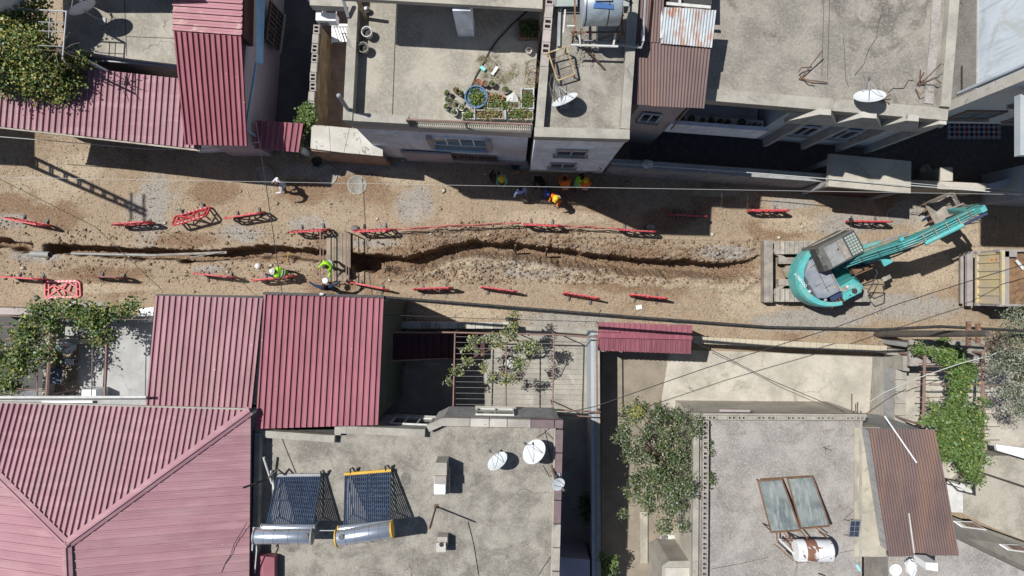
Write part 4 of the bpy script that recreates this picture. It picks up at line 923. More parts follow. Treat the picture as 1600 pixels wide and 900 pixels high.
crest = [(10.15, 7.35), (10.8, 8.45), (11.2, 8.45), (11.85, 7.45), (12.3, 8.45), (12.8, 8.45), (13.5, 7.45), (13.85, 8.45), (14.28, 8.45), (14.8, 7.5), (15.1, 8.3), (15.35, 8.3)]
crest = [(x*.99, z+.02) for x, z in crest]
for k in range(len(crest)-1):
    (x0, z0), (x1, z1) = crest[k], crest[k+1]; mb = MB(); th_ = .17
    mb.prism([(x0, fy(x0), 7.0), (x1, fy(x1), 7.0), (x1, fy(x1)-th_, 7.0), (x0, fy(x0)-th_, 7.0)], [(x0, fy(x0), z0), (x1, fy(x1), z1), (x1, fy(x1)-th_, z1), (x0, fy(x0)-th_, z0)])
    mb.build('crest_beam', M['wall_grey'], tB); e3 = Vector((0, -.015, 0))
    MB().prism([Vector((x0, fy(x0)+.02, z0+.002)), Vector((x1, fy(x1)+.02, z1+.002)), Vector((x1, fy(x1)-th_, z1+.002))+e3, Vector((x0, fy(x0)-th_, z0+.002))+e3], [Vector((x0, fy(x0)+.02, z0+.06)), Vector((x1, fy(x1)+.02, z1+.06)), Vector((x1, fy(x1)-th_, z1+.06))+e3, Vector((x0, fy(x0)-th_, z0+.06))+e3]).build('crest_cap', M['parapet_white'], tB)
for x in (10.87, 12.5, 14.0, 15.2):
    mb = MB(); mb.box((x, fy(x)-.02+.1, 5.35), (.17, .42, 5.25)); mb.build('fin', M['wall_grey'], tB)
    mb = MB(); mb.beam((x+.05, fy(x)-.1, 8.1), (x-.3+.9, fy(x)+.05, 7.0), .1, .1); mb.build('brace', M['wall_grey'], tB)
for u_x, w_ in ((13.2, 1.0), (11.7, .8)):
    window(tB, (10.2, 6.43), (15.3, 6.0), (u_x-10.2)/5.1, w_, 4.2, 5.6, (0, -1), M['wall_bluegrey'], M['glass'], 2)
dish('satellite_dish', 'white satellite dish near the sawtooth front of the big concrete roof', P(1345, 160, hb), R(106), .52, 34, .6)
def rebar(name, label, px, py, h, seed, lines):
    t = thing(name, label, 'rebar', P(px, py, h), 'rebar stubs on the big concrete roof')
    for l in lines: MB().tube([P(x, y, h+z) for x, y, z in l], .022, 5).build('bar', M['rust'], t)
rebar('rebar', 'bent rebar stub in a V shape on the left of the big roof', 1248, 124, hb, 1, [[(1250, 124, .05), (1285, 79, .5)], [(1248, 123, .05), (1270, 126, .15), (1293, 129, .1)], [(1247, 113, .2), (1252, 106, .3), (1268, 105, .15)], [(1250, 118, .1), (1262, 128, .2), (1272, 131, .15)]])
rebar('rebar', 'small hook of rebar right of the dish', 1384, 156, hb, 2, [[(1379, 156, .03), (1391, 148, .3)], [(1379, 156, .03), (1390, 162, .2)]])
rebar('rebar', 'bundle of bent rebar sticking up at the right edge of the big roof', 1436, 134, hb, 3, [[(1436, 134, .05), (1471, 99, .8), (1475, 102, .8)], [(1436, 132, .05), (1460, 122, .5), (1470, 130, .4)], [(1433, 133, .05), (1444, 113, .5)], [(1430, 139, .05), (1438, 148, .3), (1444, 143, .4)], [(1438, 128, .05), (1438, 109, .4)]])
mb = MB(); mb.tube([P(x, y, hb+.02) for x, y in ((1388, 145), (1395, 138), (1412, 138), (1420, 125), (1427, 126))], .012, 4); mb.tube([P(x, y, hb+.015) for x, y in ((1326, 135), (1321, 122), (1320, 88), (1318, 60))], .008, 4); mb.tube([P(x, y, hb+.015) for x, y in ((1335, 118), (1342, 110), (1350, 100), (1356, 80), (1370, 58), (1372, 40), (1380, 10))], .008, 4); tag(mb.build('roof_cable', M['wire']), 'thin black cables lying across the big concrete roof', 'cable')
for px, s in ((1289, .01), (1298, .01)):
    MB().beam(P(px, -60, hb+.006), P(px-5, 120, hb+.006), .012, .008).build('joint_line', M['void'], tB)
# --- street wall and courtyard walls north
def wallthing(name, label, pxa, pxb, h, t, mat, cap=None, z0=0, cat='wall', h0=None):
    a, b = P(*pxa, h), P(*pxb, h)
    th = thing(name, label, cat, (a+b)/2*Vector((1, 1, 0)) if 0 else Vector(((a.x+b.x)/2, (a.y+b.y)/2, 0)))
    mb = MB(); wallbox(mb, a, b, t, z0, h-.06); mb.build('wall', mat, th)
    mb = MB(); wallbox(mb, a, b, t+.06, h-.06, h); mb.build('coping', cap or M['parapet'], th)
    return th
wallthing('street_wall', 'long grey garden wall between the street and the dark courtyard', (955, 254), (1291, 278), 2.3, .3, M['wall_grey'], M['wall_grey'])
t = wallthing('street_wall', 'low cream wall with a bright lit top at the right of the canopy slab', (1424, 287), (1545, 293), 1.9, .28, M['wall_cream'], M['yard_pale'])
wallthing('street_wall', 'curved pale wall end at the far right of the street', (1546, 292), (1592, 280), 1.9, .22, M['wall_bluegrey'], M['wall_bluegrey'])
t = thing('canopy_slab', 'thick flat concrete canopy over the street gate, half in shade', 'canopy', P(1358, 272, 0))
po = W2([(1297, 240), (1424, 252), (1423, 302), (1294, 291)], 3.2); MB().ext(po, 2.95, 3.2).build('slab', M['yard_pale'], t)
mb = MB()
for x, y in ((1303, 284), (1416, 294), (1303, 250), (1416, 258)): mb.box(P(x, y, 1.47)*Vector((1, 1, 1)) if 0 else Vector((P(x, y, 3.2).x, P(x, y, 3.2).y, 1.47)), (.22, .22, 2.94))
mb.build('post', M['wall_grey'], t)
a_, b_ = P(1306, 292, 3.2), P(1414, 299, 3.2); mb = MB(); wallbox(mb, (a_.x, a_.y+.15), (b_.x, b_.y+.15), .05, .1, 2.7); mb.build('gate_leaf', M['maroon'], t)
o = MB().box(P(1460, 277, .9), (.55, .6, 1.8)).build('gate_pier', M['yard_pale']); tag(o, 'cream gate pier with its top in sunlight beside the purple cloth', 'pier')
mb = MB(); c = P(1477, 270, 1.1); mb.ball(c, (.28, .3, .35), 10, 7)
for i in range(len(mb.v)): mb.v[i] += Vector([random.uniform(-.06, .06) for _ in range(3)])
tag(mb.build('draped_cloth', M['magenta']), 'dark magenta cloth hanging over the courtyard wall', 'cloth')
t = thing('round_basin', 'round white basin in the shaded courtyard by the gate pier', 'basin', P(1443, 267, .02)); MB().lathe(Vector(t.location), [(.2, 0), (.26, .2), (.22, .2), (.17, .05), (.001, .04)], 18).build('bowl', M['white_dirty'], t)
t = thing('patterned_rug', 'rug with a red, navy and white diamond pattern in the shaded courtyard', 'rug', P(1517, 203, .03))
cs = [surf('rug_navy', (.04, .05, .12), bump=0), surf('rug_white', (.5, .5, .52), bump=0), surf('rug_red', (.3, .05, .07), bump=0), surf('rug_grey', (.25, .25, .3), bump=0)]
mb = MB(); x0, y0 = P(1479, 218, 0).to_2d(); nx_, ny_ = 11, 4; d = .23
mb.mi = 3; mb.box((x0+nx_*d/2, y0+ny_*d/2, .035), (nx_*d, ny_*d, .02))
for i in range(nx_):
    for j in range(ny_*2-1):
        mb.mi = [1, 0, 1, 2][(i*2+j+(j//2)*2) % 4]
        cx = x0+(i+.5)*d; cy = y0+(j+1)*d/2
        if (j % 2): cx += d/2
        if cx+d/2 > x0+nx_*d+.01: continue
        mb.poly([(cx-d/2, cy, .0462), (cx, cy-d/2, .0462), (cx+d/2, cy, .0462), (cx, cy+d/2, .0462)])
mb.build('rug', cs, t)
# --- tall white building, right: its sunlit west wall and shaded south wall both show
t = thing('white_apartment_house', 'tall white building at top right with sunlit west wall and shaded windows', 'house', (23, 10, 0))
cX, cY, eY = 16.3, 6.66, 6.5
MB().ext([(cX, cY), (30, eY), (30, 18), (cX+.1, 18)], 8.35, 12.4).build('upper_wall', M['lit_white'], t)
MB().ext([(cX-.05, cY-.02), (30, eY-.02), (30, 18), (cX+.05, 18)], 4.8, 8.35).build('concrete_wall', M['roof_warm'], t)
MB().ext([(cX+.5, 8.4), (30, 8.2), (30, 18), (cX+.6, 18)], 0, 4.8).build('ground_floor_wall', M['wall_cream'], t)
MB().ext([(cX+.001, cY-.05), (30, eY-.05), (30, eY-.025), (cX+.001, cY-.025)], 4.8, 12.3).build('south_shade_skin', M['wall_bluegrey'], t)  # blue-grey skin puts the shade of the south side into colour
MB().ext([(cX-.15, cY-.15), (30.1, eY-.15), (30.1, 18), (cX-.05, 18)], 12.4, 12.6).build('roof', M['roof_pale'], t)
mb = MB(); mb.tube([(cX-.06, cY+.42, 7.4), (cX-.06, cY+.42, 12.4)], .06, 8); mb.build('downpipe', M['wall_bluegrey'], t)
mb = MB(); mb.box((cX-.045, cY+.1, 9.5), (.05, .36, 5.6)); mb.build('quoin', M['parapet_white'], t)
MB().box((cX-.07, cY+.9, 7.6), (.04, .9, .05)).build('joint_line', M['void'], t)
for xw, ww, z0, z1 in ((17.65, 1.5, 5.75, 6.9), (18.6, 1.4, 7.7, 8.8), (20.0, 1.3, 5.3, 6.3)):
    window(t, (cX, cY-.052), (30, eY-.052), (xw-cX)/(30-cX), ww, z0, z1, (0, -1), M['wall_brown'], M['glass_blue'], 2)
MB().ext([(16.68, 4.36), (30, 4.2), (30, 6.2), (16.68, 6.36)], 9.62, 9.9).build('balcony_slab', M['blue_worn'], t)
o = MB().ext([(16.1, 8.2), (18.9, 8.2), (18.9, 15), (16.1, 15)], 0, 2.6).build('low_building', M['roof_warm']); tag(o, 'low weathered concrete roof squeezed between the big roof and the white house', 'house')
o = MB().ext([(22.0, 3.9), (26, 3.7), (26, 5.3), (22.0, 5.3)], 0, 2.6).build('yard_wall', M['blue_worn']); tag(o, 'pale blue wall end at the right edge of the picture beside the street', 'wall')
# ================================================================ VINES NORTH
t = thing('roof_pergola', 'grey pipe pergola frame over the terrace beneath the grape vine', 'pergola', P(60, 60, 4.6))
hp = 6.6
mb = MB(); mb.tube([P(-60, 8, hp), P(104, 18, hp)], .03, 6); mb.tube([P(104, 18, hp), P(98, 92, hp)], .035, 6)
mb.tube([P(104, 18, hp), P(104, 18, 4.6)], .045, 6); mb.tube([P(98, 92, hp), P(98, 92, 3.4)], .045, 6)
mb.build('frame', M['steel'], t)
mb = MB()
for y in (36, 50, 73): mb.tube([P(60, y-2, hp), P(101, y, hp)], .018, 5)
for x in (78, 88): mb.tube([P(x, 17, hp), P(x-2, 60, hp)], .018, 5)
mb.build('crossbar', M['steel'], t)
def vine(name, label, base, blobs, size, mats, wts, seed, cat='vine', trunk=None, clump=.17, per=24, limbs=None):
    t = thing(name, label, cat, base); 
    mb = MB()
    for l in (trunk or []): mb.tube(l, .05, 6, radii=[.075-.05*i/(len(l)-1) for i in range(len(l))])
    if trunk: mb.build('trunk', M['bark'], t)
    if limbs:
        mb = MB()
        for l in limbs: mb.tube(l, .02, 5, radii=[.028-.018*i/(len(l)-1) for i in range(len(l))])
        mb.build('branch', M['bark'], t)
    leafmesh('foliage', blobpts(blobs, seed, clump, per), size, mats, wts, t, seed)
    return t
def pb(px, py, h, rx, ry, rz, n):
    p = P(px, py, h); k = (CAM_H-h)/FPX; return (p.x, p.y, p.z, rx*k, ry*k, rz, n)
gm = [M['leaf_a'], M['leaf_b'], M['leaf_f'], M['leaf_c'], M['leaf_dry']]
bl = [pb(25, 50, 6.0, 48, 42, .5, 120), pb(62, 60, 5.8, 22, 30, .4, 40), pb(62, 98, 5.2, 42, 34, .45, 100), pb(15, 105, 5.1, 46, 34, .4, 90), pb(85, 122, 4.7, 36, 24, .35, 66), pb(58, 8, 6.4, 22, 9, .25, 16), pb(122, 92, 4.8, 18, 9, .25, 14), pb(15, 18, 6.4, 34, 16, .3, 36), pb(92, 145, 4.4, 22, 14, .25, 24), pb(6, 138, 4.4, 22, 10, .3, 14), pb(-40, 80, 5.8, 30, 60, .4, 60), pb(55, 142, 4.5, 30, 12, .3, 22), pb(110, 118, 4.5, 14, 12, .2, 10)]
br = lambda sx, sy, n, h, s, L: [[P(sx, sy, h)]+[P(sx+math.cos(a)*L*k/3+random.uniform(-3, 3), sy+math.sin(a)*L*k/3+random.uniform(-3, 3), h+random.uniform(-.1, .15)) for k in (1, 2, 3)] for a in [s+i*6.28/n for i in range(n)]]
vine('grape_vine', 'big yellow green grape vine spread over the pergola in the top left corner', P(70, 90, 0), bl, .06, gm, [5, 6, 4, 3, 1.2], 31, trunk=[[P(88, 96, 0), P(90, 97, 3), P(88, 92, 6.1)]], limbs=br(92, 78, 9, 6.5, .3, 34))
t = thing('terrace_dish', 'satellite dish on the pale terrace at top left, seen nearly edge on', 'satellite dish', P(160, 34, 4.6)) if 0 else None
dish('satellite_dish', 'satellite dish beside the vine on the pale terrace, seen almost edge on', P(160, 34, 4.6), R(122), .56, 14, 1.25)
t = thing('water_tank', 'round roof tank just outside the top left corner of the picture', 'water tank', (-19.1, 11.3, 4.6)); MB().lathe((-19.1, 11.3, 6.5), [(.9, 0), (.95, .05), (.95, 1.3), (.3, 1.6), (.001, 1.62)], 28).build('tank', M['white_dirty'], t)
for x in (-.6, .6):
    for y in (-.6, .6): MB().box((-19.1+x, 11.3+y, 5.55), (.08, .08, 1.9)).build('leg', M['steel'], t)
vine('climbing_plant', 'bright green climbing plant tumbling off the end of the block wall', P(483, 200, 0), [pb(481, 177, 2.7, 15, 14, .35, 34), pb(472, 198, 2.4, 10, 14, .3, 22), pb(466, 215, 2.2, 6, 14, .25, 16), pb(463, 233, 1.6, 3, 9, .3, 6)], .06, [M['leaf_f'], M['leaf_a'], M['leaf_b'], M['leaf_c']], [5, 4, 1, 2], 33, 'plant', trunk=[[P(482, 205, 0), P(482, 195, 2.4)]], clump=.1, per=22)
# ================================================================ SOUTH SIDE: red roofs
t = thing('red_roof_annex', 'rectangular faded red sheet roof right of the vine courtyard', 'house', P(320, 550, 0))
strips(t, P(229, 634, 5.6), P(393, 641, 5.6), P(411, 466, 5.1), P(245, 462, 5.1), 18, M['red_roof'])
MB().ext([P(233, 630, 5.6).to_2d(), P(390, 637, 5.6).to_2d(), P(408, 470, 5.1).to_2d(), P(248, 467, 5.1).to_2d()], 0, 4.9).build('wall', M['wall_white'], t)
mb = MB(); mb.beam(P(244, 461.5, 5.0), P(411, 464, 5.0), .1, .1); mb.build('eave_beam', M['dark'], t)
t = thing('red_roof_house', 'rectangular deep red sheet roof jutting to the street between annex and pergola yard', 'house', P(505, 560, 0))
strips(t, P(400, 670, 6.9), P(591, 664, 6.9), P(600, 466, 6.35), P(414, 460, 6.35), 20, M['red_roof2'])
MB().ext([P(404, 664, 6.9).to_2d(), P(586, 659, 6.9).to_2d(), P(596, 470, 6.35).to_2d(), P(416, 464, 6.35).to_2d()], 0, 6.15).build('wall', M['dark_green_wall'], t)
mb = MB(); mb.beam(P(412, 458, 6.4), P(600, 463.5, 6.4), .1, .08); mb.build('eave_beam', M['dark'], t)
mb = MB(); mb.beam(P(440, 461.5, 6.3), P(599, 465, 6.3), .12, .05); mb.build('flashing', M['parapet'], t)
o = MB(); o.ball(P(503, 459.5, 6.5), (.1, .06, .07), 8, 6); tag(o.build('street_lamp_head', M['white_dirty']), 'small white lamp on the street edge of the deep red roof', 'lamp')
t = thing('hip_roof_house', 'large house with a pale red hipped sheet roof filling the bottom left', 'house', P(150, 800, 0))
he = 7.3; ha = 8.9
NE, NW = P(392, 641, he), P(-120, 627, he); AP = P(105, 850, ha); SP = P(112, 1010, ha); SE, SWp = P(386, 1220, he), P(-130, 1220, he)
facet(t, NW, NE, [NW, AP, NE], ha, 58, M['red_roof3'])
facet(t, NE, SE, [NE, AP, SP, SE], ha, 44, M['red_roof3'], rib=.022)
facet(t, NW, SWp, [NW, AP, SP, SWp], ha, 44, M['red_roof3'], rib=.022)
for a, b in ((AP, NE), (AP, NW), (AP, SP)):
    mb = MB(); u = (b-a).normalized(); w = Vector((-u.y, u.x, 0)).normalized(); up = Vector((0, 0, 1))
    A1, B1 = a+up*.09-u*.1, b+up*.09
    for s in (-1, 1): mb.poly([A1+up*.03, B1+up*.03, B1+w*s*.17-up*.06, A1+w*s*.17-up*.06] if s > 0 else [B1+up*.03, A1+up*.03, A1+w*s*.17-up*.06, B1+w*s*.17-up*.06])
    mb.beam(A1+up*.03, B1+up*.03, .07, .05); mb.build('ridge_cap', M['red_roof3'], t)
ep = [q.to_2d() for q in (NE, NW, SWp, SE)]
MB().ext(inset(ep, .35), 0, he-.25).build('wall', M['wall_white'], t)
MB().ext(inset(ep, .03), he-.24, he-.06).build('soffit', M['dark'], t)
mb = MB(); mb.beam(P(-120, 626, he-.05), P(392, 639.5, he-.05), .08, .1); mb.build('gutter', M['parapet'], t)
mb = MB(); mb.tube([P(-40, 621, 6.0), P(229, 620.5, 6.0)], .055, 8); mb.build('white_pipe', M['white_dirty'], t)
mb = MB(); mb.ext(W2([(-60, 623), (228, 622), (228, 634), (-60, 634)], 5.6), 5.45, 5.6); mb.build('ledge', M['terrace_grey'], t)
mb = MB(); mb.beam(P(66, 628, 5.75), P(145, 627.5, 5.75), .09, .06); mb.build('trim', M['white'], t)
mb = MB(); mb.tube([P(x, y, 7.75-abs(x-250)*.002) for x, y in ((386, 816), (378, 830), (366, 850), (360, 868), (352, 880), (344, 900))], .012, 4); tag(mb.build('wire', M['wire']), 'twisted black wire lying over the right side of the pale hipped roof', 'wire')
mb = MB(); mb.ext(W2([(393, 868), (428, 872), (428, 960), (393, 960)], 6.9), 6.5, 6.85); tag(mb.build('red_ledge', M['red_roof2']), 'small red sheet roof corner at the bottom edge beside the pale hipped roof', 'roof')
MB().ext(inset(ep, .5), he-.03, he-.02).build('roof_deck', M['maroon'], t)
# ---------------------------------------------------------------- vine courtyard
hc = 3.0
t = thing('courtyard_terrace', 'pale grey raised terrace court between vine and annex roof', 'terrace', P(160, 560, 0))
MB().ext(W2([(84, 500), (250, 500), (240, 622), (80, 622)], hc), 0, hc).build('floor', M['terrace_grey'], t)
mb = MB(); wallbox(mb, P(87, 500, hc), P(83, 622, hc), .22, 0, hc+.55, 0); wallbox(mb, P(88, 534, hc+.5), P(127, 534, hc+.5), .2, hc-.01, hc+.5); mb.build('parapet', M['wall_cream'], t)
MB().ext(W2([(90, 537), (124, 537), (122, 621), (88, 621)], hc), hc, hc+.05).build('plank_floor', M['wood'], t)
mb = MB(); wallbox(mb, P(90, 499, hc), P(250, 498, hc), .2, 0, hc+.9, 0); mb.build('street_wall', M['wall_grey'], t)
t = thing('tool_sack', 'clear plastic sack of rubbish on the court planks', 'sack', P(112, 540, hc+.05)); c = Vector(t.location)
mb = MB(); mb.ball(c+Vector((0, 0, .35)), (.4, .32, .36), 12, 8)
for i in range(len(mb.v)): mb.v[i] += Vector([random.uniform(-.05, .05) for _ in range(3)])
mb.build('bag', surf('plastic_sack', (.42, .46, .46), (.3, .33, .33), 6, rough=.3, bump=.2), t)
mb = MB(); mb.ball(c+Vector((.02, .02, .66)), (.06, .05, .05), 6, 4); mb.build('green_wrapper', surf('green_wrap', (.02, .3, .1), bump=0), t)
mb = MB(); mb.ball(c+Vector((.14, .05, .66)), (.06, .05, .05), 6, 4); mb.build('red_wrapper', M['red_plastic'], t)
t = thing('folding_stool', 'small grey stool beside the dark square table', 'stool', P(115, 564, hc+.05)); c = Vector(t.location)
MB().box(c+Vector((.08, 0, .42)), (.34, .26, .04)).build('seat', M['white_dirty'], t); MB().lathe(c+Vector((-.12, 0, 0)), [(.15, 0), (.17, .4), (.14, .4), (.001, .36)], 14).build('bucket', M['grey_plastic'], t)
mb = MB()
for x in (-.06, .22):
    for y in (-.1, .1): mb.beam(c+Vector((x, y, 0)), c+Vector((x, y, .4)), .03)
mb.build('leg', M['steel'], t)
t = thing('square_table', 'dark blue square table in leafy shade on the court', 'table', P(102, 584, hc+.05)); c = Vector(t.location)
MB().box(c+Vector((0, 0, .74)), (.66, .64, .04), R(-4)).build('table_top', surf('table_navy', (.1, .13, .2), (.07, .09, .14), 4, rough=.4, bump=0), t)
for x in (-.27, .27):
    for y in (-.26, .26): MB().box(c+Vector((x, y, .36)), (.04, .04, .72)).build('leg', M['dark'], t)
o = MB().box(P(148, 613, hc+.45), (.62, .36, .9)).build('white_box', M['white']); tag(o, 'white rectangular appliance box against the hipped roof wall', 'appliance')
t = thing('court_pergola', 'rusty pipe pergola frame carrying the vine over the court', 'pergola', P(75, 560, 0))
hq = 5.0
mb = MB(); mb.tube([P(81, 500, hq), P(73.5, 618, hq)], .075, 7); mb.build('main_beam', M['pipe_rust'], t)
mb = MB(); mb.tube([P(82, 500, hq), P(238, 499, hq)], .012, 5); mb.tube([P(-20, 492, hq), P(60, 496, hq)], .03, 5); mb.tube([P(-20, 530, hq), P(60, 530, hq)], .025, 5); mb.tube([P(58, 575, hq), P(58, 620, hq)], .03, 5); mb.tube([P(26, 607, hq), P(75, 611, hq)], .03, 5); mb.tube([P(46, 588, hq), P(58, 588, hq)], .02, 5); mb.tube([P(-20, 511, hq), P(40, 511, hq)], .02, 5)
mb.build('crossbar', M['pipe_rust'], t)
mb = MB()
for x, y in ((81, 500), (73.5, 618)): mb.tube([P(x, y, hq), (P(x, y, hq).x, P(x, y, hq).y, 0)], .05, 6)
q_ = P(168, 500, hq); mb.tube([P(168, 500, hq), P(164, 618, hq)], .055, 6); mb.tube([P(145, 500, hq), P(143, 618, hq)], .02, 5)
mb.build('post', M['pipe_rust'], t)
bl = [pb(62, 488, 5.1, 17, 15, .35, 24), pb(45, 520, 5.1, 24, 20, .35, 38), pb(30, 565, 5.1, 26, 27, .35, 52), pb(14, 600, 5.0, 16, 16, .35, 22), pb(105, 484, 5.1, 24, 11, .3, 24), pb(142, 496, 5.1, 26, 17, .35, 36), pb(175, 488, 5.0, 28, 9, .25, 18), pb(80, 505, 5.1, 10, 26, .3, 12), pb(68, 552, 5.1, 12, 15, .3, 12), pb(210, 478, 5.0, 14, 4, .2, 9), pb(160, 525, 5.0, 15, 16, .3, 20), pb(-15, 560, 5, 20, 50, .3, 50)]
vine('grape_vine', 'green grape vine sprawling over the court beams at left, below the flat lying barrier', P(60, 540, 0), bl, .058, gm, [7, 2.4, 4, 4, .5], 37, trunk=[[P(66, 520, 0), P(64, 520, 3), P(62, 518, 5)]], limbs=br(70, 520, 7, 5, .6, 40))
t = thing('street_wall', 'dark shaded street wall at the left edge below the flat lying barrier', 'wall', P(20, 490, 0)); mb = MB(); wallbox(mb, P(-40, 485, 1.6), P(82, 488, 1.6), .3, 0, 1.6); mb.build('wall', M['wall_pink'], t)
sheet('courtyard_west', [(-80, 488), (80, 490), (80, 640), (-80, 640)], .03, M['dark'])  # dark floor colour stands in for the deep shade over this court
mb = MB(); mb.ext(W2([(218, 482), (240, 480), (239, 500), (214, 499)], 2.5), 2.42, 2.5); tag(mb.build('white_sheet', M['white']), 'white plastic sheet on the wall beside the annex roof corner', 'sheet')
mb = MB(); mb.prism([P(102, 481, 5.3), P(118, 470, 5.3), P(118, 473, 5.3), P(104, 483, 5.3)], [P(102, 480, 5.36), P(118, 470, 5.36), P(118, 472, 5.36), P(104, 482, 5.36)]); tag(mb.build('tin_strip', M['white_dirty']), 'pale metal strip lying on the vine near the flat barrier', 'strip')
# ---------------------------------------------------------------- pergola yard (middle)
sheet('yard_middle', [(600, 506), (935, 512), (940, 930), (600, 700)], .02, M['yard_grey'])
t = thing('street_wall', 'white topped street wall above the dark maroon stairs', 'wall', P(700, 508, 0)); mb = MB(); wallbox(mb, P(602, 506, 1.3), P(800, 509, 1.3), .16, 0, 1.2); mb.build('wall', M['wall_pink'], t)
for i in range(14):
    mb = MB(); wallbox(mb, P(603+i*14, 508, 1.28), P(616.4+i*14, 508.2, 1.28), .3, 1.2, 1.3-.01*(i % 3)); mb.build('coping_stone', M['parapet_white'] if i % 4 else M['parapet'], t)
t = thing('metal_staircase', 'dark maroon metal staircase in the shade of the deep red roof', 'staircase', P(680, 540, 0))
n = 13
for i in range(n):
    z = 3.4-i*.24; x0 = 606+i*11.6; x1 = x0+12.2
    a0, a1 = P(x0, 522, z), P(x1, 522, z); b0, b1 = P(x0, 561-i*.35, z), P(x1, 561-i*.35, z)
    MB().prism([a0-Vector((0, 0, .05)), a1-Vector((0, 0, .05)), b1-Vector((0, 0, .05)), b0-Vector((0, 0, .05))], [a0, a1, b1, b0]).build('step', M['maroon'], t)
mb = MB(); mb.beam(P(602, 520.5, 3.4), P(756, 522, .4), .05, .2); mb.beam(P(602, 563, 3.4), P(756, 557, .4), .05, .2); mb.build('stringer', M['maroon'], t)
mb = MB(); mb.tube([P(602, 519, 4.2), P(700, 520, 2.5)], .03, 5); mb.tube([P(602, 564.5, 4.2), P(700, 560, 2.5)], .03, 5); mb.build('handrail', M['pipe_rust'], t)
t = thing('metal_rack', 'white wire rack standing in the shade south of the stairs', 'rack', P(676, 572, 0)); c = Vector(t.location)
mb = MB()
for k in range(10): mb.tube([c+Vector((-.4+k*.085, .2, .7)), c+Vector((-.43+k*.085, -.15, .05))], .01, 4)
for s in (.2, -.15): mb.tube([c+Vector((-.42, s, .7 if s > 0 else .05)), c+Vector((.4, s, .7 if s > 0 else .05))], .012, 4)
mb.build('wires', M['white_dirty'], t)
t = thing('yard_pergola', 'rusty pipe pergola with thin wires over the middle yard', 'pergola', P(790, 580, 0)); hq = 2.9
mb = MB()
for xa, ya, xb_, yb_ in ((711, 519, 708, 641), (791, 519, 790.5, 640), (866, 522, 863, 648)): mb.tube([P(xa, ya, hq), P(xb_, yb_, hq)], .035, 6)
mb.tube([P(684, 519, hq+.05), P(870, 523, hq+.05), P(934, 527, hq)], .035, 6); mb.tube([P(785, 635, hq), P(862, 640, hq), P(938, 644, hq)], .035, 6); mb.tube([P(863, 648, hq-.1), P(925, 651, hq-.1)], .03, 6); mb.tube([P(932, 527, hq), P(933, 645, hq)], .035, 6); mb.tube([P(630, 572, hq), P(628, 648, hq)], .015, 5)
mb.build('beam', M['pipe_rust'], t)
mb = MB()
for x, y in ((791, 519), (866, 522), (866, 642), (934, 527), (938, 644), (711, 519)): p = P(x, y, hq); mb.tube([p, (p.x, p.y, 0)], .03, 6)
mb.build('post', M['pipe_rust'], t)
mb = MB()
for k in range(13): y = 526+k*8.8; mb.tube([P(712, y, hq+.03), P(790, y+1, hq+.0), P(866, y+2, hq+.03)], .006, 3)
mb.build('wire', M['wire_w'], t)
bl = [pb(803, 500, 3.1, 9, 14, .25, 14), pb(797, 520, 3.0, 14, 12, .25, 22), pb(780, 535, 3.0, 14, 8, .2, 12), pb(752, 530, 2.9, 14, 5, .15, 6), pb(735, 545, 2.9, 18, 5, .15, 8), pb(732, 565, 2.9, 12, 9, .15, 9), pb(714, 580, 2.9, 9, 8, .12, 8), pb(698, 595, 2.8, 10, 4, .12, 6), pb(820, 545, 3.0, 18, 11, .25, 24), pb(835, 540, 3.0, 10, 12, .2, 12), pb(812, 570, 3.0, 12, 10, .2, 13), pb(793, 592, 2.9, 18, 8, .2, 15), pb(768, 592, 2.9, 8, 6, .15, 5), pb(757, 575, 2.9, 5, 12, .15, 6), pb(770, 525, 3.0, 8, 6, .2, 5), pb(738, 530, 2.9, 6, 4, .15, 4)]
vine('grape_vine', 'sparse pale green vine branching over the middle yard pergola', P(800, 540, 0), bl, .05, [M['leaf_e'], M['leaf_b'], M['leaf_a'], M['leaf_d']], [4, 3, 4, 3], 41, trunk=[[P(826, 560, 0), P(822, 550, 1.6), P(806, 530, 3)]], clump=.085, per=15,
     limbs=[[P(806, 530, 3), P(803, 512, 3.1), P(801, 492, 3.1)], [P(806, 530, 3), P(780, 540, 3), P(745, 555, 2.9), P(715, 580, 2.9), P(692, 597, 2.8)], [P(806, 530, 3), P(838, 545, 3), P(825, 572, 3), P(795, 596, 2.9), P(762, 585, 2.9), P(755, 566, 2.9)], [P(780, 540, 3), P(750, 530, 2.9), P(730, 532, 2.9)]])
t = thing('wash_tub', 'round dark tub with pale rubbish beside the vine trunk in the yard', 'tub', P(797, 566, .02)); c = Vector(t.location); MB().lathe(c, [(.3, 0), (.36, .35), (.33, .35), (.29, .1), (.001, .1)], 18).build('tub', M['grey_plastic'], t)
mb = MB(); mb.ball(c+Vector((0, 0, .22)), (.26, .26, .12), 9, 5); 
for i in range(len(mb.v)): mb.v[i] += Vector([random.uniform(-.05, .05) for _ in range(3)])
mb.build('rubbish', M['white_dirty'], t)
t = thing('garden_wall', 'tall blue and grey worn garden wall running down beside the long black shadow', 'wall', P(929, 700, 0))
mb = MB(); a, b = P(930, 520, 2.0), P(932, 930, 2.0); wallbox(mb, a, b, .36, 0, 1.93); mb.build('wall', M['blue_worn'], t); mb = MB(); wallbox(mb, (a.x+.10, a.y), (b.x+.10, b.y), .19, 1.93, 2.0); mb.build('coping', M['parapet'], t); mb = MB(); wallbox(mb, (a.x-.12, a.y), (b.x-.12, b.y), .14, 1.93, 1.96); mb.build('coping', M['blue_worn'], t)
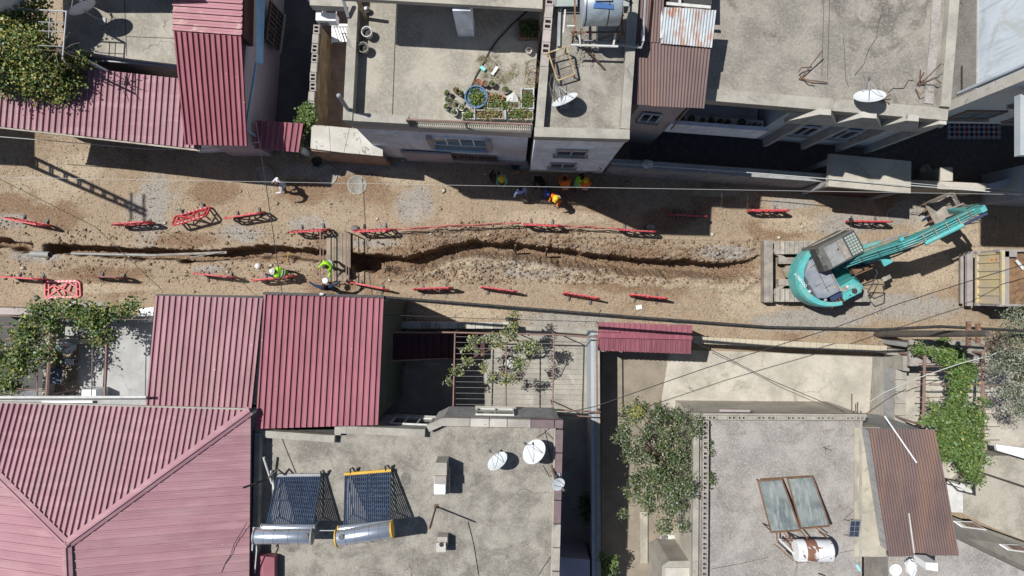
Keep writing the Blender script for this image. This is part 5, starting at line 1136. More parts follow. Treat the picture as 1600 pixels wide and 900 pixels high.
# ---------------------------------------------------------------- building C
hC = 6.4; k_ = .3
outer = [(399, 672), (523, 680.5), (523, 665), (666, 671), (668, 664), (690, 653), (868, 655), (880, 657), (880, 700), (873, 960), (392, 960)]
pc = W2(outer, hC+k_)
tC = thing('flat_roof_house', 'wide mottled grey flat roof with two tube solar heaters and three dishes, bottom centre', 'house', (-4, -11, 0))
MB().ext(inset(pc, .1), 3.55, hC-.2).build('wall', M['wall_grey'], tC)
pl = [Vector((p.x, min(p.y, -5.55))) if p.y > -6 else p for p in pc]
MB().ext(inset([P(399, 700, hC).to_2d(), P(880, 690, hC).to_2d(), P(873, 960, hC).to_2d(), P(392, 960, hC).to_2d()], .1), 0, 3.54).build('ground_floor_wall', M['wall_grey'], tC)
MB().ext(inset(pc, .03), hC-.2, hC).build('roof', M['roof_concrete'], tC)
def parseg(a, b, t_, z0, z1, side, mat, name='parapet', th=tC):
    mb = MB(); wallbox(mb, a, b, t_, z0, z1, side); mb.build(name, mat, th)
P2 = lambda x, y: P(x, y, hC+k_).to_2d()
parseg(P2(399, 672), P2(523, 680.5), .26, hC-.01, hC+k_, -1, M['parapet'])
parseg(P2(523, 665), P2(664, 671), .28, hC-.012, hC+k_+.01, -1, M['parapet'])
parseg(P2(523, 672), P2(523, 680), .22, hC-.014, hC+k_-.01, 1, M['parapet'])
parseg(P2(666, 665), P2(691, 653.5), .26, hC-.013, hC+k_+.005, -1, M['parapet'])
cps = [(692, 'parapet'), (735, 'parapet_white'), (765, 'wall_white'), (793, 'parapet'), (830, 'parapet'), (867, 'maroon_tile')]
M['maroon_tile'] = surf('plum_coping_tile', (.19, .135, .14), (.15, .11, .115), 3, rough=.6, bump=.15)
for i in range(len(cps)-1):
    x0, x1 = cps[i][0], cps[i+1][0]-1
    parseg(P2(x0, 653+(x0-692)*.02), P2(x1, 653+(x1-692)*.02), .30, hC-.01, hC+k_+(.01 if i % 2 else 0), -1, M['parapet_white'] if i in (1, 2) else (M['maroon_tile'] if i == 4 else M['parapet']), 'coping_stone')
parseg(P2(867.5, 656), P2(880, 657), .30, hC-.01, hC+k_, -1, M['maroon_tile'], 'coping_stone')
y = 672
while y < 940:
    y1 = min(y+36, 960); parseg(P2(880-(y-660)*.025, y), P2(880-(y1-660)*.025, y1-1), .26, hC-.01, hC+k_-.02*((y//36) % 2), -1, M['maroon_tile'] if y < 800 else M['parapet'], 'coping_stone'); y += 37
parseg(P2(868.5, 668), P2(862, 950), .06, hC-.005, hC+.2, -1, M['parapet'], 'kerb')
parseg(P2(399.5, 676), P2(392.5, 960), .2, hC-.01, hC+k_+.1, 1, M['parapet'])
fnC = (0, 1)
a_, b_ = P2(692, 653)+Vector((0, -.08)), P2(866, 656)+Vector((0, -.08))
window(tC, a_, b_, .46, 1.5, 4.3, 5.6, fnC, M['white_dirty'], M['glass'], 2)
window(tC, P2(525, 665)+Vector((0, -.08)), P2(664, 671)+Vector((0, -.08)), .78, 1.6, 4.3, 5.6, fnC, M['white_dirty'], M['glass'], 3)
# solar tube heaters
def tube_heater(label, q, tankpts, h0, h1, n, endm, hdr, seed):
    """q: px corners top-left, top-right, bottom-right, bottom-left of tube field; low at top (h0), high at tank (h1)"""
    t = thing('solar_tube_heater', label, 'solar heater', P((q[0][0]+q[2][0])/2, (q[0][1]+q[2][1])/2, hC), 'evacuated tube solar heaters')
    A, B, C_, D_ = P(*q[0], h0), P(*q[1], h0), P(*q[2], h1), P(*q[3], h1)
    for i in range(n):
        u = (i+.5)/n; MB().tube([A.lerp(B, u), D_.lerp(C_, u)], .028, 8, cap=False).build('glass_tube', M['tube_blue'], t, smooth=True)
    mb = MB(); mb.beam(A, B, .11, .09); mb.build('header_rail', hdr, t)
    mb = MB()
    for u in (.02, .5, .98):
        mb.beam(A.lerp(B, u)-Vector((0, 0, .1)), D_.lerp(C_, u)-Vector((0, 0, .1)), .04)
        a = A.lerp(B, u); d = D_.lerp(C_, u); mb.beam((a.x, a.y, hC), a, .04); mb.beam((d.x, d.y, hC), d+Vector((0, 0, .2)), .04); mb.beam((a.x, a.y, hC+.05), (d.x, d.y, hC+.05), .04)
    mb.beam(A.lerp(D_, .5)-Vector((0, 0, .13)), B.lerp(C_, .5)-Vector((0, 0, .13)), .03)
    mb.build('stand', M['steel'], t)
    for (x0, y0, x1, y1, r, hh_), nm in zip(tankpts, ('manifold', 'tank')):
        a, b = P(x0, y0, hh_), P(x1, y1, hh_); d = b-a; mb = MB(); mb.M = Matrix.Translation(a) @ d.to_track_quat('Z', 'Y').to_matrix().to_4x4(); L = d.length
        mb.lathe((0, 0, 0), [(r*.9, 0), (r, .04), (r, L-.04), (r*.9, L)], 28); o = mb.build(nm, M['chrome'], t, smooth=True)
        for s, l0 in ((0, -.06), (1, L)):
            mb = MB(); mb.M = Matrix.Translation(a) @ d.to_track_quat('Z', 'Y').to_matrix().to_4x4(); mb.lathe((0, 0, l0), [(.001, 0), (r*.8, .0), (r*1.08, .02), (r*1.08, .06), (.001, .06)], 24); mb.build('end_cap', endm, o)
        if nm == 'tank':
            mb = MB(); mb.M = Matrix.Translation(a) @ d.to_track_quat('Z', 'Y').to_matrix().to_4x4()
            for f in (.18, .36, .62, .8): mb.lathe((0, 0, L*f), [(r+.001, -.008), (r+.006, 0), (r+.001, .008)], 28)
            mb.build('seam', M['grey_plastic'], o)
    return t
g1 = tube_heater('tube solar heater with grey header, left of the two on the big flat roof', [(432, 743), (502, 742), (489, 826), (414, 826)], [(410, 824, 490, 825, .13, hC+1.45), (399, 838, 486, 838, .27, hC+1.6)], hC+.3, hC+1.35, 24, M['steel'], M['steel'], 1)
g2 = tube_heater('tube solar heater with yellow header and caps, right of the two', [(538, 741), (611, 735), (610, 818), (536, 822)], [(530, 827, 611, 818, .13, hC+1.45), (527, 841, 611, 828, .29, hC+1.6)], hC+.3, hC+1.35, 24, M['yellow'], M['yellow'], 2)
for tt, pts_ in ((g1, [(478, 838)]), (g2, [(529, 840)])):
    p = P(pts_[0][0], pts_[0][1], hC+1.89) if tt is g1 else P(533, 839, hC+1.9)
    MB().lathe(p, [(.1, 0), (.1, .02), (.07, .03), (.001, .03)], 16).build('gauge_cover', M['grey_plastic'], tt)
mb = MB()
for px, py in ((503, 735), (592, 733)) : pass
for px, py in ((548, 735), (603, 731), (502, 739)):
    mb.tube([P(px, py+8, hC+.3), P(px-1, py-2, hC+.35), P(px+3, py-4, hC+.35), P(px+8, py+3, hC+.1)], .035, 6)
tag(mb.build('insulated_pipe', M['hose']), 'bent black insulated pipe stubs at the upper edge of the solar heaters', 'pipes')
mb = MB(); mb.tube([P(486, 829, hC+1.4), P(534, 829, hC+1.4)], .02, 5); mb.tube([P(484, 838, hC+1.5), P(505, 828, hC+1.2)], .02, 5); tag(mb.build('connecting_pipe', M['steel']), 'thin metal pipes joining the two solar heaters', 'pipes')
mb = MB(); mb.tube([P(398, 824, hC+.9), P(401, 860, hC+.9), P(398, 895, hC+.6)], .025, 5); mb.tube([P(406, 826, hC+1.2), P(396, 824, hC+1.2), P(394, 860, hC+1)], .025, 5); tag(mb.build('white_pipe', M['white_dirty']), 'white pipes dropping from the left solar tank along the parapet', 'pipes')
mb = MB(); mb.tube([P(412, 715, hC+.6), P(425, 755, hC+.1)], .05, 6); mb.tube([P(424, 735, hC+.1), P(428, 765, hC+.1)], .05, 6); tag(mb.build('loose_pipe', M['white_dirty']), 'white plastic pipes lying left of the left solar heater', 'pipes')
mb = MB(); mb.tube([P(380, 762, 7.9), P(400, 755, 7.5), P(418, 748, 7.0), P(434, 733, 6.9), P(445, 742, 6.8)], .04, 5); tag(mb.build('thick_cable', M['hose']), 'thick black cable from the hipped roof to the left solar heater', 'cable')
# chimneys
t = thing('chimney', 'white block chimney on a tall concrete base in the middle of the flat roof', 'chimney', P(689, 745, hC))
MB().box(P(691, 731, hC+.5), (.42, .62, 1.0)).build('base', M['parapet'], t); MB().box(P(690, 744, hC+.55), (.43, .3, 1.1)).build('upper_block', M['block'], t)
mb = MB(); mb.box(P(688, 755, hC+.75), (.42, .70, .5)); mb.build('cowl', M['white'], t, bevel=.02); MB().box(P(693, 750, hC+.33), (.46, .85, .65)).build('plinth', M['parapet'], t)
MB().prism([P(681, 770, hC+1.01), P(696, 770, hC+1.01), P(696, 744, hC+1.01), P(681, 744, hC+1.01)], [P(684.5, 769.5, hC+1.06), P(686, 769.5, hC+1.06), P(686, 744.5, hC+1.06), P(684.5, 744.5, hC+1.06)]).build('ridge', M['white'], t)
t = thing('chimney', 'small square grey vent with a dark opening low on the flat roof', 'chimney', P(690, 848, hC))
MB().box(P(692, 843, hC+.25), (.38, .36, .5)).build('base', M['block'], t); MB().box(P(690, 851, hC+.3), (.36, .34, .6)).build('upper_block', M['parapet_white'], t); MB().lathe(P(690, 851, hC+.601), [(.09, 0), (.001, .01)], 12).build('opening', M['void'], t)
mb = MB(); mb.lathe(P(634, 748, hC+.004), [(.19, 0), (.001, .003)], 11, 1, 1.4)
tag(mb.build('roof_patch', surf('grey_patch', (.13, .12, .11), (.2, .19, .17), 5, bump=.3)), 'dark grey repair patch right of the yellow solar heater', 'patch')
mb = MB(); mb.tube([P(681.5, 791, hC), P(671.5, 826, hC+2.6)], .035, 6); mb.box(P(681.5, 791, hC+.02), (.15, .15, .04)); tag(mb.build('antenna_mast', M['rust']), 'thin dark mast standing on the flat roof below the chimney', 'mast')
dish('satellite_dish', 'smaller white dish left of the biggest dish on the flat roof', P(779, 716, hC), R(124), .44, 24, .6)
dish('satellite_dish', 'biggest white dish near the right parapet of the flat roof', P(835, 700, hC), R(132), .50, 36, .75)
dish('satellite_dish', 'small round dish on a rusty post over the plum coping', P(869, 745, hC+.3), R(-35), .26, 62, .95)
mb = MB(); mb.tube([P(862, 728, hC+.1), P(872, 764, hC+1.2)], .045, 6); tag(mb.build('rusty_post', M['rust']), 'rusty post beside the small round dish at the right parapet', 'post')
mb = MB()
for l, lb in zip(([(437, 676), (446, 700), (462, 739)], [(860, 668), (848, 678), (838, 684)], [(855, 676), (870, 692)], [(851, 671), (862, 720)], [(848, 727), (858, 744), (868, 745)], [(731, 815), (740, 850), (748, 900)], [(868, 780), (862, 830), (868, 900)], [(867, 860), (840, 900)]), ('above the left solar heater', 'from the top parapet to the biggest dish', 'short, at the top right corner', 'down the right side past the biggest dish', 'from the biggest dish to the right parapet', 'from the mast down to the bottom edge', 'along the right kerb at the bottom', 'short, slanting at the bottom right')):
    mb = MB(); mb.tube([P(x, y, hC+.03) for x, y in l], .01, 4); tag(mb.build('roof_cable', M['wire']), 'thin black cable on the mottled flat roof '+lb, 'cable', 'cables on the mottled flat roof')
mb = MB(); mb.ext([P(877, 882, 3).to_2d(), P(925, 886, 3).to_2d(), P(925, 950, 3).to_2d(), P(877, 950, 3).to_2d()], 0, 2.2); tag(mb.build('alley_ledge', M['wall_lilac']), 'low lilac wall block at the bottom of the dark alley', 'wall')
vine('shrub', 'small bright shrub at the bottom edge beside the garden wall', P(949, 880, 0), [pb(949, 884, 1.7, 17, 14, .3, 40), pb(941, 868, 1.9, 5, 6, .2, 6), pb(960, 875, 1.8, 5, 5, .2, 6)], .055, [M['leaf_f'], M['leaf_a'], M['leaf_b']], [4, 5, 1], 43, 'shrub', trunk=[[P(949, 884, 0), P(950, 880, 1.5)]], clump=.09, per=16)
vine('shrub', 'dark shrub hidden in the shade of the narrow alley', P(915, 800, 0), [pb(916, 795, 1.2, 10, 26, .3, 34)], .055, [M['leaf_c'], M['leaf_a']], [4, 1], 44, 'shrub', trunk=[[P(915, 800, 0), P(916, 797, 1.2)]], clump=.1, per=14)
# ================================================================ SOUTH EAST
sheet('yard_earth', [(940, 548), (1045, 552), (1030, 640), (1024, 700), (1070, 930), (940, 930)], .03, M['yard_earth'])
sheet('yard_pale', [(1046, 546), (1364, 556), (1358, 645), (1030, 648), (1034, 620)], .035, M['yard_pale'])
sheet('ramp', [(1363, 556), (1406, 556), (1404, 668), (1362, 668)], .10, M['ramp'])
sheet('yard_east', [(1418, 556), (1700, 545), (1700, 760), (1400, 760)], .025, M['yard_pale'])
sheet('yard_ledge', [(1000, 800), (1012, 800), (1012, 880), (1000, 880)], .15, M['wall_cream'], th=.12)
t = thing('gate_canopy', 'small deep red gabled sheet roof over the street gate, right of the blue garden wall', 'gate roof', P(1008, 528, 0))
he, hr = 2.6, 3.0
strips(t, P(934, 547.5, he), P(1080, 553, he), P(1081, 527, hr), P(935, 523.5, hr), 18, M['red_roof2'], rib=.03)
strips(t, P(1082, 508.5, he), P(935, 503, he), P(935, 523.5, hr), P(1081, 527, hr), 18, M['red_roof2'], rib=.03)
mb = MB(); mb.beam(P(934.5, 523.7, hr+.03), P(1081.5, 527.2, hr+.03), .2, .06); mb.build('ridge_cap', M['red_bright'], t)
mb = MB()
for x in (944, 1073):
    for y in (512, 546): p = P(x, y, he); mb.box((p.x, p.y, 1.25), (.2, .2, 2.5))
mb.build('post', M['wall_cream'], t)
a, b = P(950, 520, he), P(1068, 523, he); mb = MB(); wallbox(mb, a, b, .06, .05, 2.2); mb.build('gate_leaf', M['maroon'], t)
t = thing('street_wall', 'low wall topped with pale square tiles east of the red gate roof', 'wall', P(1235, 535, 0))
a, b = P(1085, 531, 1.25), P(1386, 546, 1.25); e = (b-a).to_2d(); L = e.length; e.normalize(); n = 30
mb = MB(); wallbox(mb, a, b, .2, 0, 1.2); mb.build('wall', M['wall_cream'], t)
rz = math.atan2(e.y, e.x)
tm = surf('cream_tile', (.5, .44, .33), (.43, .38, .29), 2, rough=.6, bump=.1)
for i in range(n):
    q = a.to_2d()+e*(i+.5)*L/n; place_block(t, (q.x, q.y, 1.225+random.uniform(0, .006)), rz+random.uniform(-.01, .01), tm, 's', L/n-.014, .31, .05, 'coping_tile')
o = MB().ext(W2([(1387, 545), (1420, 547), (1420, 556), (1387, 554)], 1.2), 0, 1.2).build('wall_stub', M['parapet']); tag(o, 'plain grey concrete end of the tiled street wall', 'wall')
t = thing('yard_wall', 'grey concrete block wall between the ribbed ramp and the vine trellis', 'wall', P(1412, 610, 0))
a, b = P(1409, 556, 1.1), P(1406, 668, 1.1)
mb = MB(); wallbox(mb, a, b, .5, 0, 1.0); mb.build('wall', M['wall_grey'], t)
e = (b-a).to_2d(); L = e.length; e.normalize(); rz = math.atan2(e.y, e.x)
for i in range(6):
    q = a.to_2d()+e*(i+.5)*L/6; place_block(t, (q.x, q.y, 1.05), rz, M['parapet'], 's', L/6-.02, .5, .1, 'coping_block')
o = MB().ext(W2([(1411, 556), (1421, 556), (1421, 580), (1418, 580), (1411, 579)], 1.7), 0, 1.7).build('wall_pier', M['parapet']); tag(o, 'square concrete pier at the corner of the block wall', 'pier')
t = thing('concrete_canopy', 'grey concrete slab canopy at the foot of the leaning pole, half under the vine', 'canopy', P(1480, 545, 0))
MB().ext(W2([(1421, 530), (1540, 532), (1536, 556), (1448, 553), (1421, 547)], 2.5), 2.35, 2.5).build('slab', M['roof_concrete'], t)
MB().ext(W2([(1421, 548), (1448, 554), (1538, 557), (1538, 572), (1421, 572)], 2.48), 2.33, 2.48).build('slab', M['roof_warm'], t)
a, b = P(1424, 540, 2.4), P(1535, 542, 2.4); mb = MB(); wallbox(mb, a, b, .2, 0, 2.3); mb.build('wall', M['wall_grey'], t)
# --- building D
hD = 3.4
pD = W2([(1085, 646), (1356, 648), (1352, 700), (1352, 960), (1083, 960)], hD+.3)
tD = thing('flat_roof_house', 'flat warm grey roof edged with hollow blocks, with rusty tank and flat collectors', 'house', (10, -11, 0))
MB().ext(inset(pD, .04), 0, hD-.18).build('wall', M['yard_pale'], tD); MB().ext(inset(pD, .02), hD-.18, hD).build('roof', M['roof_warm'], tD)
Pd = lambda x, y: P(x, y, hD+.3).to_2d()
def blockrow(parent, a, b, z, mat, w=.2, off=0, l=.4, h=.22, pat=(1,), jitter=.02):
    e = (b-a); L = e.length; e.normalize(); n = int(L/l); rz = math.atan2(e.y, e.x)
    for i in range(n):
        q = a+e*((i+.5)*L/n)+Vector((-e.y, e.x))*off
        place_block(parent, (q.x, q.y, z+random.uniform(-.01, .01)), rz+random.uniform(-jitter, jitter), mat, 'h' if pat[i % len(pat)] else 's', L/n-.015, w, h)
mb = MB(); wallbox(mb, Pd(1085, 646), Pd(1083, 960), .24, hD-.01, hD+.16, 1); mb.build('ledge', M['parapet'], tD)
blockrow(tD, Pd(1103, 657), Pd(1101, 955), hD+.16, M['block'], .24, 0, .40, .32)
mb = MB(); wallbox(mb, Pd(1085, 646.5), Pd(1356, 648), .14, hD-.012, hD+.2, -1); mb.build('ledge', M['parapet'], tD)
blockrow(tD, Pd(1090, 652.5), Pd(1352, 653.5), hD+.16, M['parapet'], .17, 0, .40, .30, (1, 1, 0))
mb = MB(); wallbox(mb, Pd(1347, 655), Pd(1347, 960), .1, hD-.01, hD+.08, 1); mb.build('ledge', M['parapet'], tD)
o = MB().ext(W2([(1335, 668), (1375, 668), (1385, 870), (1335, 870)], 3.46), 3.0, 3.46).build('side_slab', M['wall_cream'])
tag(o, 'pale concrete strip roof between block edged roof and brown corrugated roof', 'roof')
mb = MB(); mb.tube([Pd(1123, 641).to_3d()+Vector((0, 0, 3.8)), Pd(1170, 641.5).to_3d()+Vector((0, 0, 3.8))], .06, 7); tag(mb.build('cream_pipe', M['wall_pink']), 'cream pipe along the top edge of the block parapet', 'pipe')
for x, y0, y1 in ((1331, 615, 643), (1337, 631, 643)):
    mb = MB(); p = P(x, 643, 4.2); mb.tube([p, p+Vector((.3, .0, 0)) if 0 else P(x, y0, 4.25)], .025, 5); tag(mb.build('iron_bar', M['rust']), 'longer iron bar projecting north from the block parapet' if y0 == 615 else 'shorter iron bar projecting north from the block parapet', 'bar')
# collectors
t = thing('solar_water_heater', 'old solar water heater with two weathered glass collectors and a rusty white tank', 'solar heater', P(1240, 800, hD))
zc = lambda y: hD+.25+(y-745)/90*.85
def cq(pts): return [P(x, y, zc(y)) for x, y in pts]
for q in ([(1184, 751), (1221, 748), (1250, 829), (1205, 832)], [(1230, 747), (1269, 744), (1296, 822), (1252, 826)]):
    Q = cq(q); mb = MB(); mb.prism([p-Vector((0, 0, .09)) for p in Q], [p-Vector((0, 0, .02)) for p in Q]); c = mb.build('collector', M['rust'], t)
    c0 = sum(Q, Vector())/4; Qi = [c0+(p-c0)*.95 for p in Q]; mb = MB(); mb.prism([p-Vector((0, 0, .02)) for p in Qi], [p+Vector((0, 0, .004)) for p in Qi]); mb.build('glass', M['panel_glass'], c)
    mb = MB()
    for i in range(4): mb.beam(Q[i]+Vector((0, 0, .0)), Q[(i+1) % 4], .05, .05)
    mb.build('frame', M['rust'], c)
a, b = P(1243, 860, hD+1.05), P(1300, 861, hD+1.05); d = b-a; L = d.length; mb = MB(); mb.M = Matrix.Translation(a) @ d.to_track_quat('Z', 'Y').to_matrix().to_4x4()
mb.lathe((0, 0, 0), [(.001, 0), (.42, .005), (.44, .03), (.44, L-.08), (.36, L-.01), (.001, L)], 32); mb.build('tank', M['white_rust'], t, smooth=True)
mb = MB(); mb.M = Matrix.Translation(a) @ d.to_track_quat('Z', 'Y').to_matrix().to_4x4(); mb.lathe((0, 0, -.012), [(.001, 0), (.40, 0), (.40, .02), (.001, .02)], 28); mb.build('tank_end', M['white'], t)
mb = MB(); mb.M = Matrix.Translation(a) @ d.to_track_quat('Z', 'Y').to_matrix().to_4x4(); mb.lathe((0, 0, 0), [(.441, L*.22), (.447, L*.23), (.447, L*.5), (.441, L*.52)], 32); mb.build('rust_band', surf('rust_band', (.25, .12, .08), (.2, .095, .065), 3, rough=.8, bump=.2, stain=(.6, .6, .6), sscale=1.6, slo=.56, shi=.58, sstr=1), t)
mb = MB(); mb.beam(P(1217, 842, hD+.9), P(1247, 872, hD+.9), .07); mb.beam(P(1246, 876, hD+1.3), P(1262, 875, hD+1.45), .06); mb.build('white_bar', M['white_dirty'], t)
mb = MB()
for x0, y0, x1, y1 in ((1214, 832, 1214, 845), (1210, 850, 1240, 876), (1225, 833, 1246, 850), (1250, 828, 1262, 842), (1275, 825, 1290, 836), (1216, 845, 1243, 845), (1228, 838, 1240, 865)):
    mb.beam(P(x0, y0, hD+.8), P(x1, y1, hD+.8), .045)
for x, y in ((1186, 752), (1268, 746), (1206, 831), (1295, 822), (1245, 845), (1298, 845), (1245, 876), (1298, 878)): p = P(x, y, zc(min(y, 835))); mb.beam((p.x, p.y, hD), (p.x, p.y, p.z-.06), .04)
mb.beam(cq([(1190, 750)])[0]-Vector((0, 0, .15)), cq([(1268, 745)])[0]-Vector((0, 0, .15)), .04)
mb.build('stand', M['rust'], t)
t = thing('photovoltaic_module', 'small dark photovoltaic panel on the ledge right of the rusty tank', 'solar panel', P(1335, 826, hD)); c = P(1335, 826, hD+.25)
m = Matrix.Rotation(R(12), 3, 'X'); mb = MB(); mb.box(c, (.44, .76, .035), rot=m); mb.build('frame', M['steel'], t)
for i in range(2):
    for j in range(3): mb = MB(); mb.box(c+m @ Vector((-.1+i*.2, -.24+j*.24, .022)), (.18, .22, .01), rot=m); mb.build('cell', M['pv'], t)
mb = MB(); mb.beam(c+Vector((-.4, .34, -.1)), c+Vector((-.1, .3, 0)), .02); mb.beam(c+Vector((-.4, -.3, -.1)), c+Vector((-.1, -.3, 0)), .02); mb.beam(c+Vector((0, .3, 0)), c+Vector((0, .3, -.25)), .03); mb.build('bracket', M['rust'], t)
mb = MB()
for l in ([(1286, 699), (1300, 704)], [(1289, 696), (1290, 704)], [(1293, 699), (1297, 696)]): mb.tube([P(x, y, hD+.03) for x, y in l], .014, 4)
tag(mb.build('twigs', M['dark']), 'few dark twigs lying on the warm grey roof', 'twigs')
mb = MB(); c = P(1342, 888, hD+.08); mb.M = Matrix.Translation(c) @ Matrix.Rotation(R(-60), 4, 'Z') @ Matrix.Rotation(R(90), 4, 'Y'); mb.lathe((0, 0, -.2), [(.05, 0), (.085, .03), (.085, .28), (.03, .36), (.03, .4)], 12)
tag(mb.build('water_bottle', surf('clear_blue_plastic', (.35, .55, .58), rough=.2, bump=0)), 'crushed clear blue plastic bottle near the bottom edge', 'bottle')
t = thing('white_bowl', 'round white basin lying on the roof beside the brown corrugated sheet', 'bowl', P(1397, 889, 3.62)); MB().lathe(Vector(t.location), [(.12, 0), (.26, .12), (.23, .12), (.001, .03)], 20).build('bowl', M['white'], t)
mb = MB(); c = P(1424, 886, 4.2); mb.ball(c, (.22, .36, .2), 9, 6)
for i in range(len(mb.v)): mb.v[i] += Vector([random.uniform(-.07, .07) for _ in range(3)])
tag(mb.build('plastic_bag', M['white']), 'crumpled white bag hanging below the brown corrugated roof', 'bag')
mb = MB(); mb.tube([P(x, y, hD+.02) for x, y in ((1320, 810), (1365, 770), (1384, 744))], .008, 4); mb.tube([P(x, y, hD+.02) for x, y in ((1312, 864), (1340, 858), (1360, 860), (1380, 863))], .008, 4); mb.tube([P(x, y, hD+.02) for x, y in ((1112, 889), (1160, 880), (1200, 871))], .008, 4); mb.tube([P(x, y, hD+.02) for x, y in ((1279, 896), (1288, 899), (1292, 910))], .03, 4)
tag(mb.build('roof_cable', M['wire']), 'thin cables lying across the warm grey roof', 'cable')
# --- brown corrugated roof
t = thing('corrugated_shed', 'shed with a brown corrugated roof beside the block edged roof', 'shed', P(1425, 770, 0))
hq = 4.3
corrug(t, P(1357, 671, hq+.45), P(1460, 672, hq+.45), P(1478, 757, hq+.3), P(1370, 757, hq+.3), 3, .105, M['brown_sheet'])
corrug(t, P(1369, 753, hq+.34), P(1478, 753, hq+.34), P(1498, 867, hq), P(1388, 870, hq), 3, .105, M['brown_sheet'])
MB().ext([P(1362, 675, hq).to_2d(), P(1455, 676, hq).to_2d(), P(1488, 862, hq).to_2d(), P(1392, 864, hq).to_2d()], 0, hq-.15).build('wall', M['wall_grey'], t)
mb = MB(); mb.beam(P(1382, 650, hq+.7), P(1432, 723, hq+.6), .05, .04); tag(mb.build('white_batten', M['white']), 'white batten lying diagonally over the top of the brown corrugated roof', 'batten')
mb = MB(); mb.beam(P(1420, 802, hq+.3), P(1431, 885, hq+.1), .045, .04); tag(mb.build('white_batten', M['white_dirty']), 'white batten lying along the lower half of the brown corrugated roof', 'batten')
# --- bottom right buildings
t = thing('concrete_house', 'pale concrete house with two small windows in the bottom right corner', 'house', (22, -13, 0))
MB().ext(W2([(1388, 868), (1499, 868), (1494, 842), (1640, 912), (1640, 960), (1388, 960)], 3.6), 0, 3.6).build('roof', M['roof_warm'], t)
q = [P(1484, 806, 1.3), P(1640, 862, 1.3), P(1640, 911, 3.55), P(1494, 841.5, 3.55)]
mb = MB(); mb.prism([p-Vector((0, 0, .2)) for p in q], q); mb.build('sloping_wall', M['parapet'], t)
nq = (q[1]-q[0]).cross(q[3]-q[0]).normalized(); nq = nq if nq.z > 0 else -nq
for px0, py0 in ((1489, 815), (1561, 851)):
    hh_ = lambda x, y: 1.3+2.25*min(1, max(0, ((y-806)-(x-1484)*.36)/((842-806)-(1494-1484)*.36+3)))
    w = [P(x, y, hh_(x, y))+nq*.05 for x, y in ((px0, py0), (px0+29, py0+1), (px0+52, py0+14), (px0+14, py0+9))]
    mb = MB(); mb.prism([p-nq*.05 for p in w], w); f = mb.build('window', M['white'], t); c_ = sum(w, Vector())/4; mb = MB(); wi = [c_+(p-c_)*.7+(w[2]-w[0])*.06+nq*.02 for p in w]; mb.prism([p-nq*.03 for p in wi], wi); mb.build('pane', M['wall_brown'], f)
o = MB().ext(W2([(1430, 868), (1449, 869), (1449, 882), (1431, 879)], 5.0), 4.9, 5.7).build('white_sheet', M['white']); tag(o, 'small white sheet at the lower edge of the brown corrugated roof', 'sheet')
t = thing('yard_building', 'low pale concrete roofs stepping down at the right edge below the vine', 'house', (22, -9, 0))
MB().ext(W2([(1530, 712), (1640, 712), (1640, 860), (1545, 822), (1500, 800), (1505, 765), (1525, 745)], 1.2), 0, 1.2).build('lower_roof', M['roof_pale'], t)
MB().ext(W2([(1530, 736), (1640, 772), (1640, 776), (1530, 739)], 1.25), 1.19, 1.25).build('drain_gap', M['void'], t)
MB().ext(W2([(1556, 694), (1640, 706), (1640, 728), (1558, 704)], 2.6), 2.45, 2.6).build('white_awning', M['blue_white'] if 'blue_white' in M else M['white'], t)
MB().ext(W2([(1479, 757), (1504, 764), (1505, 801), (1481, 800)], 1.6), .0, 1.6).build('white_panel', M['white_dirty'], t)
mb = MB(); q = W2([(1478, 748), (1524, 757), (1525, 775), (1497, 768)], 1.7); mb.ring(q, inset(q, .06), 1.55, 1.7); mb.build('skylight_frame', M['dark'], t)
mb = MB(); mb.beam(P(1480, 753, 1.6), P(1515, 765, 1.6), .1, .05); mb.beam(P(1500, 757, 1.5), P(1520, 772, 1.5), .2, .05); mb.build('white_debris', M['white_dirty'], t)
t = thing('small_kiosk_roof', 'low grey concrete roof box at the bottom edge left of the block parapet', 'shed', P(1070, 890, 0))
MB().ext(W2([(1034, 884), (1046, 877), (1082, 876), (1094, 895), (1094, 960), (1034, 960)], 2.8), 0, 2.8).build('roof', M['parapet'], t)
MB().ext(W2([(1040, 888), (1088, 888), (1088, 960), (1040, 960)], 2.9), 2.79, 2.86).build('slab', M['parapet_white'], t)
t = thing('cement_tray', 'white tray with dark gravel lying on the earth below the grey tree', 'tray', P(1040, 842, .03)); c = Vector(t.location)
mb = MB(); mb.ball(c+Vector((.15, 0, .06)), (.45, .26, .1), 12, 6)
for i in range(len(mb.v)): mb.v[i] += Vector([random.uniform(-.03, .03) for _ in range(3)])
mb.build('sack', M['white_dirty'], t); mb = MB(); mb.ball(c+Vector((-.08, 0, .13)), (.2, .24, .07), 10, 5); mb.build('gravel_pile', M['grey_plastic'], t)
